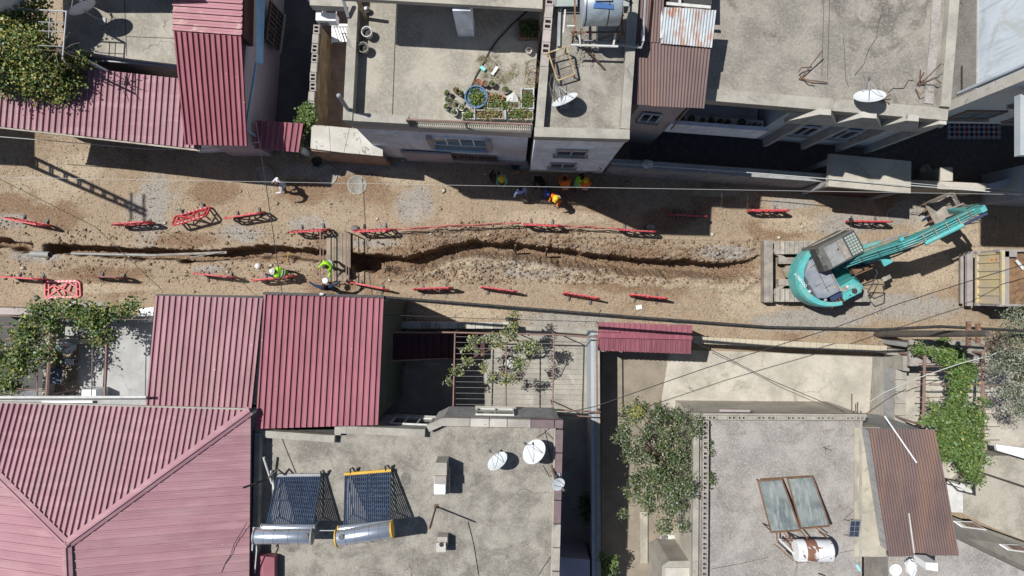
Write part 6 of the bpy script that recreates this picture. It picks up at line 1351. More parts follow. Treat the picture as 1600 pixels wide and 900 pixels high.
# --- grey tree
t = thing('grey_tree', 'grey green tree standing over the yard beside the block edged roof', 'tree', P(1010, 705, 0))
base = P(1010, 700, 0); mb = MB(); mb.tube([base, base+Vector((.1, -.1, 1.4)), base+Vector((.3, -.2, 2.4))], .14, 8, radii=[.16, .13, .1]); mb.build('trunk', M['bark'], t)
random.seed(3); top = base+Vector((.3, -.2, 2.4)); tips = []
ends = [(985, 650), (1000, 640), (1030, 645), (1060, 650), (1085, 665), (1100, 700), (1105, 745), (1075, 765), (1055, 795), (1042, 822), (1015, 785), (990, 770), (985, 710), (975, 680), (1040, 690), (1060, 720), (1030, 740), (1050, 770), (1000, 745)]
mb = MB(); bls = []
for i, (x, y) in enumerate(ends):
    e_ = P(x, y, 3.6+random.uniform(-.3, .5)); mid = top.lerp(e_, .5)+Vector((0, 0, .3))
    mb.tube([top, mid, e_], .03, 5, radii=[.06, .035, .012]); bls.append((e_.x, e_.y, e_.z, .42, .42, .35, 22)); m2 = top.lerp(e_, .65); bls.append((m2.x, m2.y, m2.z+.3, .4, .4, .3, 11))
mb.build('branch', M['bark'], t)
for x, y in ((975, 803), (1068, 825), (972, 677), (1108, 748), (1032, 636), (1092, 662)): bls.append(pb(x, y, 3.5, 8, 6, .15, 7))
leafmesh('foliage', blobpts(bls, 51, .1, 24), .043, [M['leaf_d'], M['leaf_e'], M['leaf_a'], M['leaf_dry'], M['leaf_c']], [6, 2.5, 3, .4, 4], t, 51, up=.3)
leafmesh('yellow_foliage', blobpts([pb(998, 645, 3.9, 12, 14, .25, 16)], 52, .1, 22), .05, [M['leaf_b'], M['leaf_dry'], M['leaf_d']], [3, 1, 2], t, 52)
# --- right edge conifer like tree
t = thing('olive_tree', 'large silvery olive tree at the right edge beside the dump truck', 'tree', P(1580, 600, 0))
base = P(1590, 590, 0); mb = MB(); mb.tube([base, base+Vector((.2, .2, 2.5)), base+Vector((.5, .3, 4))], .2, 8, radii=[.22, .17, .1]); mb.build('trunk', M['bark'], t)
top = base+Vector((.3, .2, 3)); mb = MB(); bls = []
for x, y, r_ in ((1584, 520, 20), (1600, 495, 22), (1565, 560, 26), (1590, 560, 34), (1610, 600, 34), (1585, 610, 24), (1600, 640, 20), (1625, 540, 40), (1640, 620, 40), (1578, 495, 8), (1600, 520, 30), (1556, 575, 9)):
    r_ *= .85; e_ = P(x, y, 5.2+random.uniform(-.4, .6)); mb.tube([top, top.lerp(e_, .5)+Vector((0, 0, .4)), e_], .03, 5, radii=[.07, .04, .015]); k = (CAM_H-5.2)/FPX; bls.append((e_.x, e_.y, e_.z, r_*k, r_*k, .5, int(r_*1.5)))
mb.build('branch', M['bark'], t)
leafmesh('foliage', blobpts(bls, 53, .13, 22), .05, [M['leaf_d'], M['leaf_e'], M['leaf_c'], M['leaf_dry']], [6, 6, 1.5, .4], t, 53, up=.2, aspect=.4)
# --- trellis
t = thing('vine_trellis', 'brown steel trellis of cross bars under the green vine', 'trellis', P(1480, 620, 0)); hq = 3.2
mb = MB(); mb.tube([P(1445, 555, hq), P(1442, 668, hq)], .06, 7); mb.tube([P(1536, 549, hq), P(1535, 700, hq)], .07, 7); mb.build('rail', M['pipe_rust'], t)
mb = MB()
for y, x0, x1 in ((568, 1436, 1572), (573, 1440, 1545), (581, 1436, 1560), (600, 1432, 1540), (602, 1452, 1574), (621, 1432, 1545), (628, 1438, 1562), (642, 1433, 1540), (647, 1452, 1562), (667, 1500, 1562), (678, 1500, 1545), (688, 1500, 1562)): mb.tube([P(x0, y, hq-.03), P(x1, y-.6, hq-.03)], .022, 5)
mb.build('crossbar', M['pipe_rust'], t)
mb = MB()
for x, y in ((1445, 558), (1442, 665), (1536, 552), (1535, 698)): p = P(x, y, hq); mb.tube([p, (p.x, p.y, 0)], .05, 6)
mb.build('post', M['pipe_rust'], t)
bl = [pb(1475, 583-30, 3.4, 26, 6, .2, 26), pb(1440, 545, 3.3, 16, 3, .15, 8), pb(1490, 562, 3.4, 22, 16, .25, 44), pb(1505, 585, 3.4, 18, 20, .25, 46), pb(1498, 610, 3.4, 13, 18, .25, 30), pb(1497, 635, 3.4, 20, 18, .25, 40), pb(1490, 660, 3.4, 24, 18, .25, 44), pb(1505, 690, 3.4, 34, 26, .35, 110), pb(1515, 715, 3.4, 28, 22, .3, 80), pb(1480, 690, 3.4, 15, 25, .25, 36), pb(1525, 655, 3.3, 12, 18, .2, 20), pb(1463, 637, 3.3, 10, 4, .12, 6), pb(1452, 655, 3.3, 18, 5, .15, 11), pb(1521, 745, 3.2, 11, 9, .2, 14), pb(1474, 532, 3.0, 4, 9, .15, 6), pb(1515, 575, 3.4, 8, 8, .2, 8), pb(1535, 625, 3.3, 5, 8, .15, 4), pb(1480, 712, 3.3, 12, 14, .2, 14)]
vine('grape_vine', 'bright green vine covering the trellis beside the brown corrugated roof', P(1500, 640, 0), bl, .056, [M['leaf_f'], M['leaf_a'], M['leaf_b'], M['leaf_c']], [6, 5, .4, 1.6], 55, trunk=[[P(1510, 745, 0), P(1508, 740, 1.6), P(1505, 725, 3.2)]], clump=.13, per=26)
# --- utility pole and far tree shade
t = thing('utility_pole', 'weathered utility pole seen from above, reaching right from the street edge', 'pole', (17.1, -2.15, 0), 'utility poles')
pt_ = Vector((16.9, -1.62, 8.0)); pb_ = Vector((17.1, -2.15, 0)); mb = MB(); mb.tube([pb_, pt_], .14, 10, radii=[.17, .11]); mb.build('shaft', M['pole'], t)
mb = MB(); z_ = lambda f: pb_.lerp(pt_, f); mb.box(z_(.86)+Vector((0, 0, 0)), (.14, .9, .1)); mb.box(z_(.93), (.14, .7, .1)); mb.build('crossarm', M['rust'], t)
mb = MB()
for f in (.86, .93):
    for s in (-.38, -.15, .15, .38): mb.lathe(z_(f)+Vector((0, s, .04)), [(.03, 0), (.045, .03), (.03, .06), (.045, .09), (.01, .13)], 8)
mb.build('insulator', M['wall_brown'], t)
t = thing('lattice_pole', 'lattice power pole just outside the left edge whose ladder shaped shadow crosses the street', 'pole', (-24.35, 6.75, 0), 'utility poles')
Lb = Vector((-24.35, 6.75, 0)); wd_ = lambda z: .27-.16*z/13.2
for q in (-1, 1): mb = MB(); mb.beam(Lb+Vector((0, q*wd_(0), 0)), Lb+Vector((0, q*wd_(13.2), 13.2)), .09, .14); mb.build('upright', M['pole'], t)
z = .8
while z < 12.9:
    for dz in (0, .22): mb = MB(); mb.beam(Lb+Vector((0, -wd_(z), z+dz)), Lb+Vector((0, wd_(z), z+dz)), .07); mb.build('rung', M['pole'], t)
    z += 1.5-z*.055
for zz, a_, b_ in ((13.0, 5.9, 7.6), (11.9, 6.1, 7.4)): mb = MB(); mb.beam((-24.35, a_, zz), (-24.35, b_, zz), .08); mb.build('crossarm', M['rust'], t)
t = thing('edge_house', 'tall house just outside the left edge that shades the street corner', 'house', (-27, 8.6, 0)); MB().ext([(-34, 7.85), (-26.3, 7.45), (-26.3, 12), (-34, 12)], 0, 7.2).build('wall', M['wall_pink'], t)
# ================================================================ STREET
# ---- barriers
def barrier_proto():
    t = thing('safety_barrier', 'x', 'barrier', (0, 0, 0), 'red plastic safety barriers around the trench')
    L, Hh, T = 1.8, 1.0, .06; mb = MB(); up = (0, 1, 0)
    def bar(x0, z0, x1, z1, w=.05, d=.06): mb.beam((x0, 0, z0), (x1, 0, z1), d, w, up=(0, 0, 1)) if abs(x1-x0) > 1e-6 or 1 else None
    bar(-.75, .97, .75, .97, .12); bar(-.78, .14, .78, .14, .11)
    for s in (-1, 1):
        bar(s*.75, .97, s*.88, .86, .08); bar(s*.88, .88, s*.90, .22, .08); bar(s*.90, .24, s*.78, .12, .08); bar(s*.70, .95, s*.72, .14, .05); bar(s*.72, .55, s*.89, .55, .05)
    for x0, z0, x1, z1 in ((-.70, .62, -.2, .92), (-.45, .78, .72, .22), (-.5, .78, -.05, .16), (-.70, .22, .3, .92), (.3, .92, .72, .66), (0.05, .52, .15, .16), (.42, .75, .3, .40), (.28, .92, .0, .55)):
        bar(x0, z0, x1, z1, .06, .045)
    mb.build('lattice_panel', M['red_plastic'], t)
    for z in (.97, .14):
        for k in range(7):
            x = -.6+k*.2; q = MB(); q.prism([(x-.05, -.034, z-.04), (x+.04, -.034, z-.04), (x+.09, -.034, z+.04), (x, -.034, z+.04)], [(x-.05, .034, z-.04), (x+.04, .034, z-.04), (x+.09, .034, z+.04), (x, .034, z+.04)]); q.build('white_stripe', M['white_dirty'], t)
    for x in (-.55, .55):
        q = MB(); q.prism([(x-.05, -.27, 0), (x+.05, -.27, 0), (x+.05, .27, 0), (x-.05, .27, 0)], [(x-.035, -.06, .12), (x+.035, -.06, .12), (x+.035, .06, .12), (x-.035, .06, .12)]); q.build('foot', M['grey_plastic'], t)
    return t
bp = barrier_proto()
# px ends of the top rail, lean (deg, + = top towards south), label
bars = [((2, 340), (62, 352), 4, 'red barrier at the left edge, north of the trench'),
 ((172, 350), (229, 346), 0, 'red barrier casting its lattice shadow below the end of the ladder shaped shadow'),
 ((264, 352), (320, 336), 38, 'red barrier leaning over steeply so its lattice face shows, on the grey mud patch'),
 ((348, 341), (406, 332), 8, 'red barrier right of the steeply leaning one'),
 ((452, 363), (507, 360), 10, 'red barrier just left of the footbridge, north side'),
 ((552, 362), (607, 360), 10, 'red barrier just right of the footbridge, north side'),
 ((820, 351), (875, 353), 8, 'red barrier in the middle of the red mesh tape'),
 ((970, 359), (1025, 362), 8, 'red barrier at the right end of the red mesh tape'),
 ((1049, 335), (1106, 338), 6, 'red barrier at the shadow corner of the tall white house'),
 ((1176, 328), (1235, 328), 2, 'red barrier in sunlight right of the tall shadow corner'),
 ((1334, 345), (1397, 346), 4, 'red barrier north of the excavator cab'),
 ((-4, 432), (57, 436), 0, 'red barrier at the left edge, south of the trench'),
 ((130, 431), (186, 434), 0, 'dusty barrier with painted backlit shade, right of the flat lying one, south of the trench'),
 ((300, 427), (360, 433), 0, 'red barrier south of the long grey pipe'),
 ((393, 438), (455, 431), 0, 'red barrier behind the worker with the white helmet'),
 ((546, 441), (603, 452), -4, 'red barrier slanting down from the right foot of the footbridge'),
 ((645, 451), (706, 449), -4, 'red barrier north of the red mesh fragment, second right of the bridge, south side'),
 ((753, 448), (806, 455), -4, 'red barrier south of the pale spoil heap'),
 ((883, 457), (937, 466), -6, 'red barrier above the thick cable, left of the gate roof'),
 ((988, 460), (1043, 466), -4, 'red barrier above the red gate roof, last on the south side')]
bars[16] = (bars[16][0], bars[16][1], -4, 'red barrier second right of the bridge on the south side')
for i, (a, b, lean, lab) in enumerate(bars):
    o = bp if i == 0 else copy_tree(bp)
    A, B = P(*a, 1.0), P(*b, 1.0); d = (B-A); c = (A+B)/2
    rz = math.atan2(d.y, d.x)
    base = Vector((c.x, c.y))
    l = R(lean); off = Vector((math.sin(rz), -math.cos(rz)))*math.sin(l)*.97
    base = base-off
    o.rotation_mode = 'XYZ'; o.rotation_euler = Euler((l, 0, rz), 'XYZ'); o.location = (base.x, base.y, zat(base.x, base.y)+.0)
    o.scale = (d.length/1.8*1.02,)*3 if 0 else (min(1.08, max(.92, d.length/1.8)), 1, 1); o['label'] = lab
o = copy_tree(bp); o.location = P(99, 452, .05)+Vector((0, -.5, 0)); o.location.z = zat(o.location.x, o.location.y+.5)+.06; o.rotation_euler = (R(-88), 0, R(1)); o.scale = (.92, 1, .9); o['label'] = 'red barrier lying flat on its face on the ground above the vine'
for ch in o.children:
    if ch.name.startswith('lattice_panel'):
        ch.data = ch.data.copy(); ch.data.materials[0] = M['red_faded']
dk = surf('backlit_red_plastic', (.16, .05, .045), (.22, .1, .08), 3, rough=.8, bump=.1)  # backlit darkness of this one barrier put into its colour
for o in [q for q in COL.objects if q.get('label', '').startswith('dusty barrier')]:
    for ch in o.children:
        if ch.name.startswith('lattice_panel'): ch.data = ch.data.copy(); ch.data.materials[0] = dk
# mesh tape
def tape(label, pts, seed):
    t = thing('mesh_tape', label, 'tape', (*P(*pts[0][:2]).to_2d(), 0), 'red mesh tape strung between barriers')
    rr = random.Random(seed)
    for k in range(5):
        mb = MB(); q = []
        for i in range(len(pts)-1):
            a, b = P(pts[i][0], pts[i][1], .85), P(pts[i+1][0], pts[i+1][1], .85)
            for j in range(8): u = j/8; p = a.lerp(b, u); p.z += -.1*k-.25*4*u*(1-u)*.5+rr.uniform(-.03, .03); p.y += .02*math.sin(j+k)+rr.uniform(-.02, .02); q.append(p)
        mb.tube(q, .014, 4); mb.build('strand', M['tape_pink'], t)
tape('red mesh tape from the footbridge barrier to the middle barrier', [(606, 358), (650, 356), (700, 352), (760, 350), (822, 347)], 1)
tape('red mesh tape between the middle barrier and the right end barrier', [(872, 352), (920, 354), (972, 357)], 2)
for px, py, s, l in ((555, 357, .2, 'flat brown round stone beside the barrier right of the footbridge'), (1016, 355, .22, 'flat grey round stone at the right end barrier')):
    mb = MB(); c = G(px, py); mb.ball(c+Vector((0, 0, .08)), (s, s*.75, .1), 10, 6); tag(mb.build('flat_stone', M['grey_plastic'] if px < 600 else M['block']), l, 'stone')
mb = MB(); c = G(592, 353); mb.prism([c+Vector(q) for q in ((-.22, -.1, 0), (.22, -.12, 0), (0, .2, 0))], [c+Vector(q) for q in ((-.22, -.1, .05), (.22, -.12, .05), (0, .2, .05))]); tag(mb.build('concrete_shard', M['roof_concrete']), 'pale triangular concrete shard behind the barrier right of the bridge', 'shard')
# ---- footbridge
t = thing('footbridge', 'wooden footbridge with red tube handrails across the trench', 'footbridge', P(528, 400, 0))
x0, x1, y0, y1 = P(510, 0, .12).x, P(548, 0, .12).x, P(0, 440, .12).y, P(0, 364, .12).y
for i in range(3):
    w = (x1-x0)/3; MB().box((x0+w*(i+.5), (y0+y1)/2, .12+.004*(i % 2)), (w-.015, y1-y0-.06*(i % 2), .05)).build('plank', M['wood'], t)
mb = MB(); 
for x in (x0+.1, x1-.1): mb.box((x, (y0+y1)/2, .06), (.08, y1-y0, .07))
mb.build('bearer', M['rust'], t)
for s, x in ((-1, x0-.02), (1, x1+.02)):
    mb = MB(); zt = .12
    for y in (y0+.02, y1-.02): mb.beam((x, y, 0), (x, y, 1.1), .04)
    mb.beam((x, y0, 1.1), (x, y1, 1.1), .045); mb.beam((x, y0, .6), (x, y1, .6), .035); mb.build('handrail', M['pipe_rust'], t)
mb = MB(); mb.beam((x0, y0-.05, .15), (x1, y0-.12, .12), .05); mb.build('end_bar', M['rust'], t)
# ---- pipes in trench
def pipe(name, label, a, b, za, zb, r, mat, cat='pipe'):
    A, B = P(*a, 0), P(*b, 0); A.z, B.z = za, zb; d = B-A; mb = MB(); m = Matrix.Translation(A) @ d.to_track_quat('Z', 'Y').to_matrix().to_4x4(); mb.M = m; L = d.length
    mb.lathe((0, 0, 0), [(r*.8, .3), (r*.8, 0), (r, 0), (r, L), (r*.8, L), (r*.8, L-.3)], 14); tag(mb.build(name, mat, smooth=True), label, cat, 'grey pipes lying by the trench')
pg = surf('pvc_grey', (.3, .31, .31), (.24, .235, .22), 3, rough=.5, bump=.05)
pipe('drain_pipe', 'thick short grey pipe end half buried left of the trench start', (48, 396.5), (80, 398), -.05, .1, .14, pg)
pipe('drain_pipe', 'grey pipe half buried along the south lip of the left trench', (110, 396), (245, 399), -.08, .0, .06, pg)
pipe('drain_pipe', 'long dusty grey pipe bridging the trench beside the grey mud patch', (240, 399), (355, 394.5), .02, .02, .065, M['steel_dust'])
pipe('drain_pipe', 'thin pale pipe crossing the end of the long grey pipe', (298, 402), (350, 394), .06, .12, .02, pg)
for x, y in ((806, 393), (855, 399)):
    A = G(x, y); mb = MB(); mb.tube([(A.x, A.y, -1.1), (A.x-.02, A.y+.3, -.0)], .05, 7); tag(mb.build('wooden_stake', M['bark']), 'left stump like stake standing in the trench floor' if x == 806 else 'right stump like stake standing in the trench floor', 'stake')
mb = MB(); A = P(450, 394, 0); mb.tube([(A.x, A.y, -.1), (A.x, A.y-.5, .25)], .015, 5); tag(mb.build('yellow_rod', M['yellow']), 'thin yellow rod standing at the trench edge above the helmeted worker', 'rod')
# ---- manholes
def manhole(px, py, label, r=.46):
    t = thing('manhole', label, 'manhole', (*P(px, py).to_2d(), zat(*P(px, py).to_2d())), 'concrete manhole covers in the street'); c = Vector(t.location)
    MB().lathe(c+Vector((0, 0, -.05)), [(r, 0), (r, .085), (r*.86, .085), (r*.86, 0)], 28).build('frame', M['roof_pale'], t); MB().lathe(c+Vector((0, 0, -.05)), [(r*.85, 0), (r*.85, .072), (.001, .076)], 28).build('cover', M['roof_concrete'], t)
manhole(558, 289, 'round pale manhole ring in sunlight north of the footbridge'); manhole(512, 274, 'round manhole half in shade below the speckled canopy slab'); manhole(413, 275, 'faint round manhole in deep shade left of the walking man')
manhole(1398, 338, 'round manhole in shade north of the excavator', .42)
# ---- people
def person(label, px, py, face, shirt, trousers, sleeve='long', lean=0, twist=0, arms=None, stride=.12, vest=None, helmet=None, hair='hair', crouch=0, hgt=1.72, skin='skin', extra=None, onz=None):
    """face: heading in degrees; arms: ((elbow),(hand)) offsets from each shoulder in body frame (x forward, y left, z up)"""
    p0 = P(px, py, 0); z0 = onz if onz is not None else zat(p0.x, p0.y)
    t = thing('person', label, 'person', (0, 0, 0)); k = hgt/1.72
    ln = R(lean); cs, sn = math.cos(ln), math.sin(ln); hz = .92-crouch*.4
    def tor(u, y, f=0): return Vector((u*sn+f*cs, y, hz+u*cs-f*sn))
    J = {}; J['pel'] = Vector((0, 0, hz)); J['wai'] = tor(.17, 0); J['che'] = tor(.36, 0); J['nec'] = tor(.50, 0, .0); J['hed'] = tor(.62, 0, .03); J['top'] = tor(.74, 0, .03)
    for s, nm in ((1, 'l'), (-1, 'r')):
        J['sh'+nm] = tor(.44, s*.18); J['hp'+nm] = Vector((0, s*.09, hz-.06))
        st = stride*s; J['kn'+nm] = Vector((st*.7+.05+crouch*.35, s*.11, .48-crouch*.1)); J['an'+nm] = Vector((st, s*.11, .08)); J['to'+nm] = Vector((st+.17, s*.13, .04))
        e, h = (arms or (((.02, .06, -.28), (.12, .05, -.5)), ((.02, -.06, -.28), (.12, -.05, -.5))))[0 if s > 0 else 1]
        J['el'+nm] = J['sh'+nm]+Vector(e); J['wr'+nm] = J['sh'+nm]+Vector(h); d = (J['wr'+nm]-J['el'+nm]).normalized(); J['ha'+nm] = J['wr'+nm]+d*.07
    rad = dict(pel=.15, wai=.145, che=.17, nec=.06, hed=.09, top=.07)
    for nm in 'lr': rad.update({'sh'+nm: .095, 'el'+nm: .06, 'wr'+nm: .042, 'ha'+nm: .038, 'hp'+nm: .1, 'kn'+nm: .075, 'an'+nm: .055, 'to'+nm: .04})
    keys = list(J); ix = {n_: i for i, n_ in enumerate(keys)}
    ed = [('pel', 'wai'), ('wai', 'che'), ('che', 'nec'), ('nec', 'hed'), ('hed', 'top')]
    for nm in 'lr': ed += [('che', 'sh'+nm), ('sh'+nm, 'el'+nm), ('el'+nm, 'wr'+nm), ('wr'+nm, 'ha'+nm), ('pel', 'hp'+nm), ('hp'+nm, 'kn'+nm), ('kn'+nm, 'an'+nm), ('an'+nm, 'to'+nm)]
    me = bpy.data.meshes.new('skel'); me.from_pydata([J[n_] for n_ in keys], [(ix[a], ix[b]) for a, b in ed], [])
    ob = bpy.data.objects.new('skel', me); COL.objects.link(ob); md = ob.modifiers.new('s', 'SKIN')
    for i, n_ in enumerate(keys):
        sv = me.skin_vertices[0].data[i]; r = rad[n_]; sv.radius = (r*(1.25 if n_ in ('che', 'wai', 'pel') else 1), r*(.8 if n_ in ('che', 'wai') else 1)); sv.use_root = (n_ == 'pel')
    ob.modifiers.new('u', 'SUBSURF').levels = 1
    dg = bpy.context.evaluated_depsgraph_get(); dg.update(); ev = ob.evaluated_get(dg); m2 = ev.to_mesh()
    mb = MB(); mb.v = [v.co.copy() for v in m2.vertices]; mb.f = [tuple(p.vertices) for p in m2.polygons]; cen = [p.center.copy() for p in m2.polygons]; nrm = [p.normal.copy() for p in m2.polygons]; vn_ = [v.normal.copy() for v in m2.vertices]
    ev.to_mesh_clear(); bpy.data.objects.remove(ob)
    def seg(a, b, c):
        d = b-a; u = max(0, min(1, (c-a).dot(d)/d.length_squared)); return (c-(a+d*u)).length-.0
    reg = {('pel', 'wai'): 1, ('wai', 'che'): 1, ('che', 'nec'): 1, ('nec', 'hed'): 0, ('hed', 'top'): 0}
    for nm in 'lr': reg.update({('che', 'sh'+nm): 1, ('sh'+nm, 'el'+nm): 1, ('el'+nm, 'wr'+nm): 1 if sleeve == 'long' else 0, ('wr'+nm, 'ha'+nm): 0, ('pel', 'hp'+nm): 2, ('hp'+nm, 'kn'+nm): 2, ('kn'+nm, 'an'+nm): 2, ('an'+nm, 'to'+nm): 3})
    mats = [M[skin], M[shirt], M[trousers], M['dark']]; mb.m = []; tors = []
    for fi, c in enumerate(cen):
        b = min(reg, key=lambda e_: seg(J[e_[0]], J[e_[1]], c)-.5*(rad[e_[0]]+rad[e_[1]])*.6); mb.m.append(reg[b])
        if b in (('pel', 'wai'), ('wai', 'che'), ('che', 'nec')) or (b[0] == 'che' and b[1][:2] == 'sh'): tors.append(fi)
    # face and hands belong to the same mesh
    axf = Vector((cs, 0, -sn)); axu = Vector((sn, 0, cs)); hc = J['hed']
    mb.mi = 0; mb.ball(hc+axf*.1+axu*(-.01), (.016, .014, .022), 6, 4); 
    for s in (-1, 1): mb.ball(hc+Vector((0, s*.088, 0)), (.018, .012, .03), 6, 4)
    mb.mi = 3
    for s in (-1, 1): mb.ball(hc+axf*.088+Vector((0, s*.032, 0))+axu*.02, (.01, .01, .008), 6, 4)
    mb.ball(hc+axf*.09-axu*.045, (.008, .025, .006), 6, 4); mb.mi = 0
    for nm, s in (('l', 1), ('r', -1)):
        w, h = J['wr'+nm], J['ha'+nm]; d = (h-w).normalized(); sd_ = d.cross(Vector((0, 0, 1)))
        if sd_.length < .1: sd_ = Vector((0, 1, 0))
        sd_.normalize(); pl_ = sd_.cross(d)
        for j, ln_ in enumerate((.065, .078, .072, .055)):
            b0 = h+sd_*(j-1.5)*.019+d*.02; mb.tube([b0, b0+d*ln_*.55-pl_*.006, b0+d*ln_-pl_*.03], .008, 5, radii=[.009, .0085, .006])
        mb.tube([w+d*.03+sd_*.03, w+d*.07+sd_*.058, w+d*.1+sd_*.06-pl_*.01], .009, 5)
    M4 = Matrix.Translation((p0.x, p0.y, z0)) @ Matrix.Rotation(R(face), 4, 'Z') @ Matrix.Scale(k, 4)
    body_v = [v.copy() for v in mb.v]
    o = mb.build('body', mats, t, smooth=True)
    if vest:
        q = MB(); mp = {}
        fs = [fi for fi in tors if cen[fi].z > hz-.02 or lean > 30]
        for fi in fs:
            ids = []
            for vi in mb.f[fi]:
                if vi not in mp: mp[vi] = q.av(body_v[vi]+vn_[vi]*.022)
                ids.append(mp[vi])
            q.face(ids)
        q.build('safety_vest', M[vest], t, smooth=True)
        q = MB()
        for u_ in (.14, .26):
            ring_ = []
            for j in range(14):
                a_ = j*2*math.pi/14; ring_.append(tor(u_, .20*math.sin(a_), .145*math.cos(a_)))
            ring_.append(ring_[0]); q.tube(ring_, .02, 4, cap=False)
        q.build('reflective_band', M['silver'], t)
    if helmet:
        q = MB(); m = Matrix.Translation(hc+axu*.045) @ Matrix.Rotation(ln, 4, 'Y'); q.M = m
        q.lathe((0, 0, 0), [(.15, 0), (.15, .012), (.128, .02), (.122, .06), (.1, .105), (.06, .13), (.001, .14)], 18, 1.08, .95); q.box((.13, 0, .008), (.09, .16, .012)); q.build('helmet', M[helmet], t, smooth=True)
    else:
        q = MB(); q.ball(hc+axu*.035-axf*.015, (.108, .1, .095), 12, 8); q.build('hair', M[hair], t, smooth=True)
    if extra: extra(t, J, tor)
    t.location = (p0.x, p0.y, z0); t.rotation_euler = (0, 0, R(face)); t.scale = (k, k, k)
    return t
fwd = (((.13, .04, -.24), (.33, -.06, -.26)), ((.13, -.04, -.24), (.33, .06, -.24)))
dn = (((.06, .05, -.27), (.2, .02, -.45)), ((.06, -.05, -.27), (.2, -.02, -.45)))
person('man in a pale white shirt walking alone on the street below the speckled canopy', 453, 293, 205, 'whitec', 'greyc', arms=(((.12, .16, -.2), (.32, .1, -.2)), ((.05, -.16, -.22), (.25, -.12, -.3))), stride=.2, hair='hair_brown', lean=8)
def clip(t, J, tor): MB().lathe(J['wrl']+Vector((.22, .1, .1)), [(.14, -.03), (.15, 0), (.12, .05), (.001, .07)], 16).build('held_helmet', M['helmet_w'], t)
person('worker in lime vest and white helmet reaching left behind a barrier', 456, 428, 168, 'navy', 'greyc', vest='hiviz', helmet='helmet_w', arms=(((.25, .05, -.1), (.5, .02, -.02)), ((.05, .12, -.26), (.1, .2, -.42))), lean=38, stride=.15)
person('worker in lime vest holding a white helmet, standing bareheaded on the footbridge', 528, 414, 215, 'hiviz', 'greyc', vest='hiviz', hair='hair_brown', arms=(((.1, .12, -.25), (.28, .2, -.3)), ((.15, -.04, -.2), (.38, .0, -.15))), lean=18, extra=clip, onz=.14)
person('man in dark blue gripping both footbridge rails with arms spread', 520, 451, 92, 'navy', 'denim', arms=(((.12, .32, -.02), (.25, .5, .0)), ((.12, -.32, -.02), (.25, -.5, .0))), lean=8)
person('person in black seen beside a yellow helmet, left end of the shaded group', 773, 288, 80, 'blackc', 'blackc', arms=fwd, lean=14, hair='hair')
person('worker in mint green vest and yellow helmet in the shaded group at left', 785, 283, 265, 'mint', 'greyc', vest='mint', helmet='helmet_y', arms=fwd, lean=10)
person('man in a light blue shirt standing in the shade, back to the street', 813, 304, 115, 'bluec', 'denim', arms=(((-.05, .1, -.28), (-.1, .14, -.5)), ((-.06, -.06, -.28), (-.22, 0, -.44))), lean=4)
person('man in royal blue standing in the shade between light blue shirt and orange vest', 851, 305, 20, 'royal', 'royal', arms=dn, lean=8)
person('worker in bright orange vest and yellow helmet, nearest the sunlit street', 868, 313, 235, 'hiviz_o', 'greyc', vest='hiviz_o', helmet='helmet_y', arms=dn, lean=10)
person('worker in orange vest with black hair bending in the shaded group', 881, 298, 100, 'hiviz_o', 'greyc', vest='hiviz_o', arms=fwd, lean=30)
person('worker in black with a lime vest in the huddle below the overhang', 899, 294, 50, 'blackc', 'greyc', vest='hiviz', arms=fwd, lean=28, hair='hair')
person('worker in orange vest at the right of the huddle, yellow helmet just under the overhang', 911, 298, 95, 'hiviz_o', 'greyc', vest='hiviz_o', helmet='helmet_y', arms=fwd, lean=20)
person('person all in black crouching under the overhang edge of the white tower house', 841, 281, 270, 'blackc', 'blackc', arms=fwd, lean=30, crouch=.6)
mb = MB(); c = G(404, 416); mb.lathe(c+Vector((0, 0, .0)), [(.13, 0), (.15, .02), (.12, .08), (.06, .13), (.001, .14)], 16); tag(mb.build('white_bucket', M['helmet_w']), 'small round white helmet lying on the ground left of the reaching worker', 'helmet')
t = thing('garden_broom', 'straw broom leaning by the teal bucket at the tower corner', 'broom', G(808, 270)); c = Vector(t.location); mb = MB(); mb.tube([c+Vector((.35, .4, 1.2)), c+Vector((.0, .0, .4))], .015, 5); mb.build('handle', M['wood'], t); MB().lathe(c, [(.16, .02), (.12, .3), (.03, .45)], 10, 1, .5).build('bristles', M['cardboard'], t)
t = thing('teal_bucket', 'dark teal bucket standing in shade at the tower corner', 'bucket', G(805, 261)); MB().lathe(Vector(t.location), [(.15, 0), (.19, .32), (.16, .32), (.13, .05), (.001, .04)], 14).build('pail', M['teal_dark'], t)
o = MB().box(G(819, 259)+Vector((0, 0, .22)), (.4, .35, .45), R(8)).build('crate', M['wall_grey']); tag(o, 'grey box beside the teal bucket in the shade', 'box')
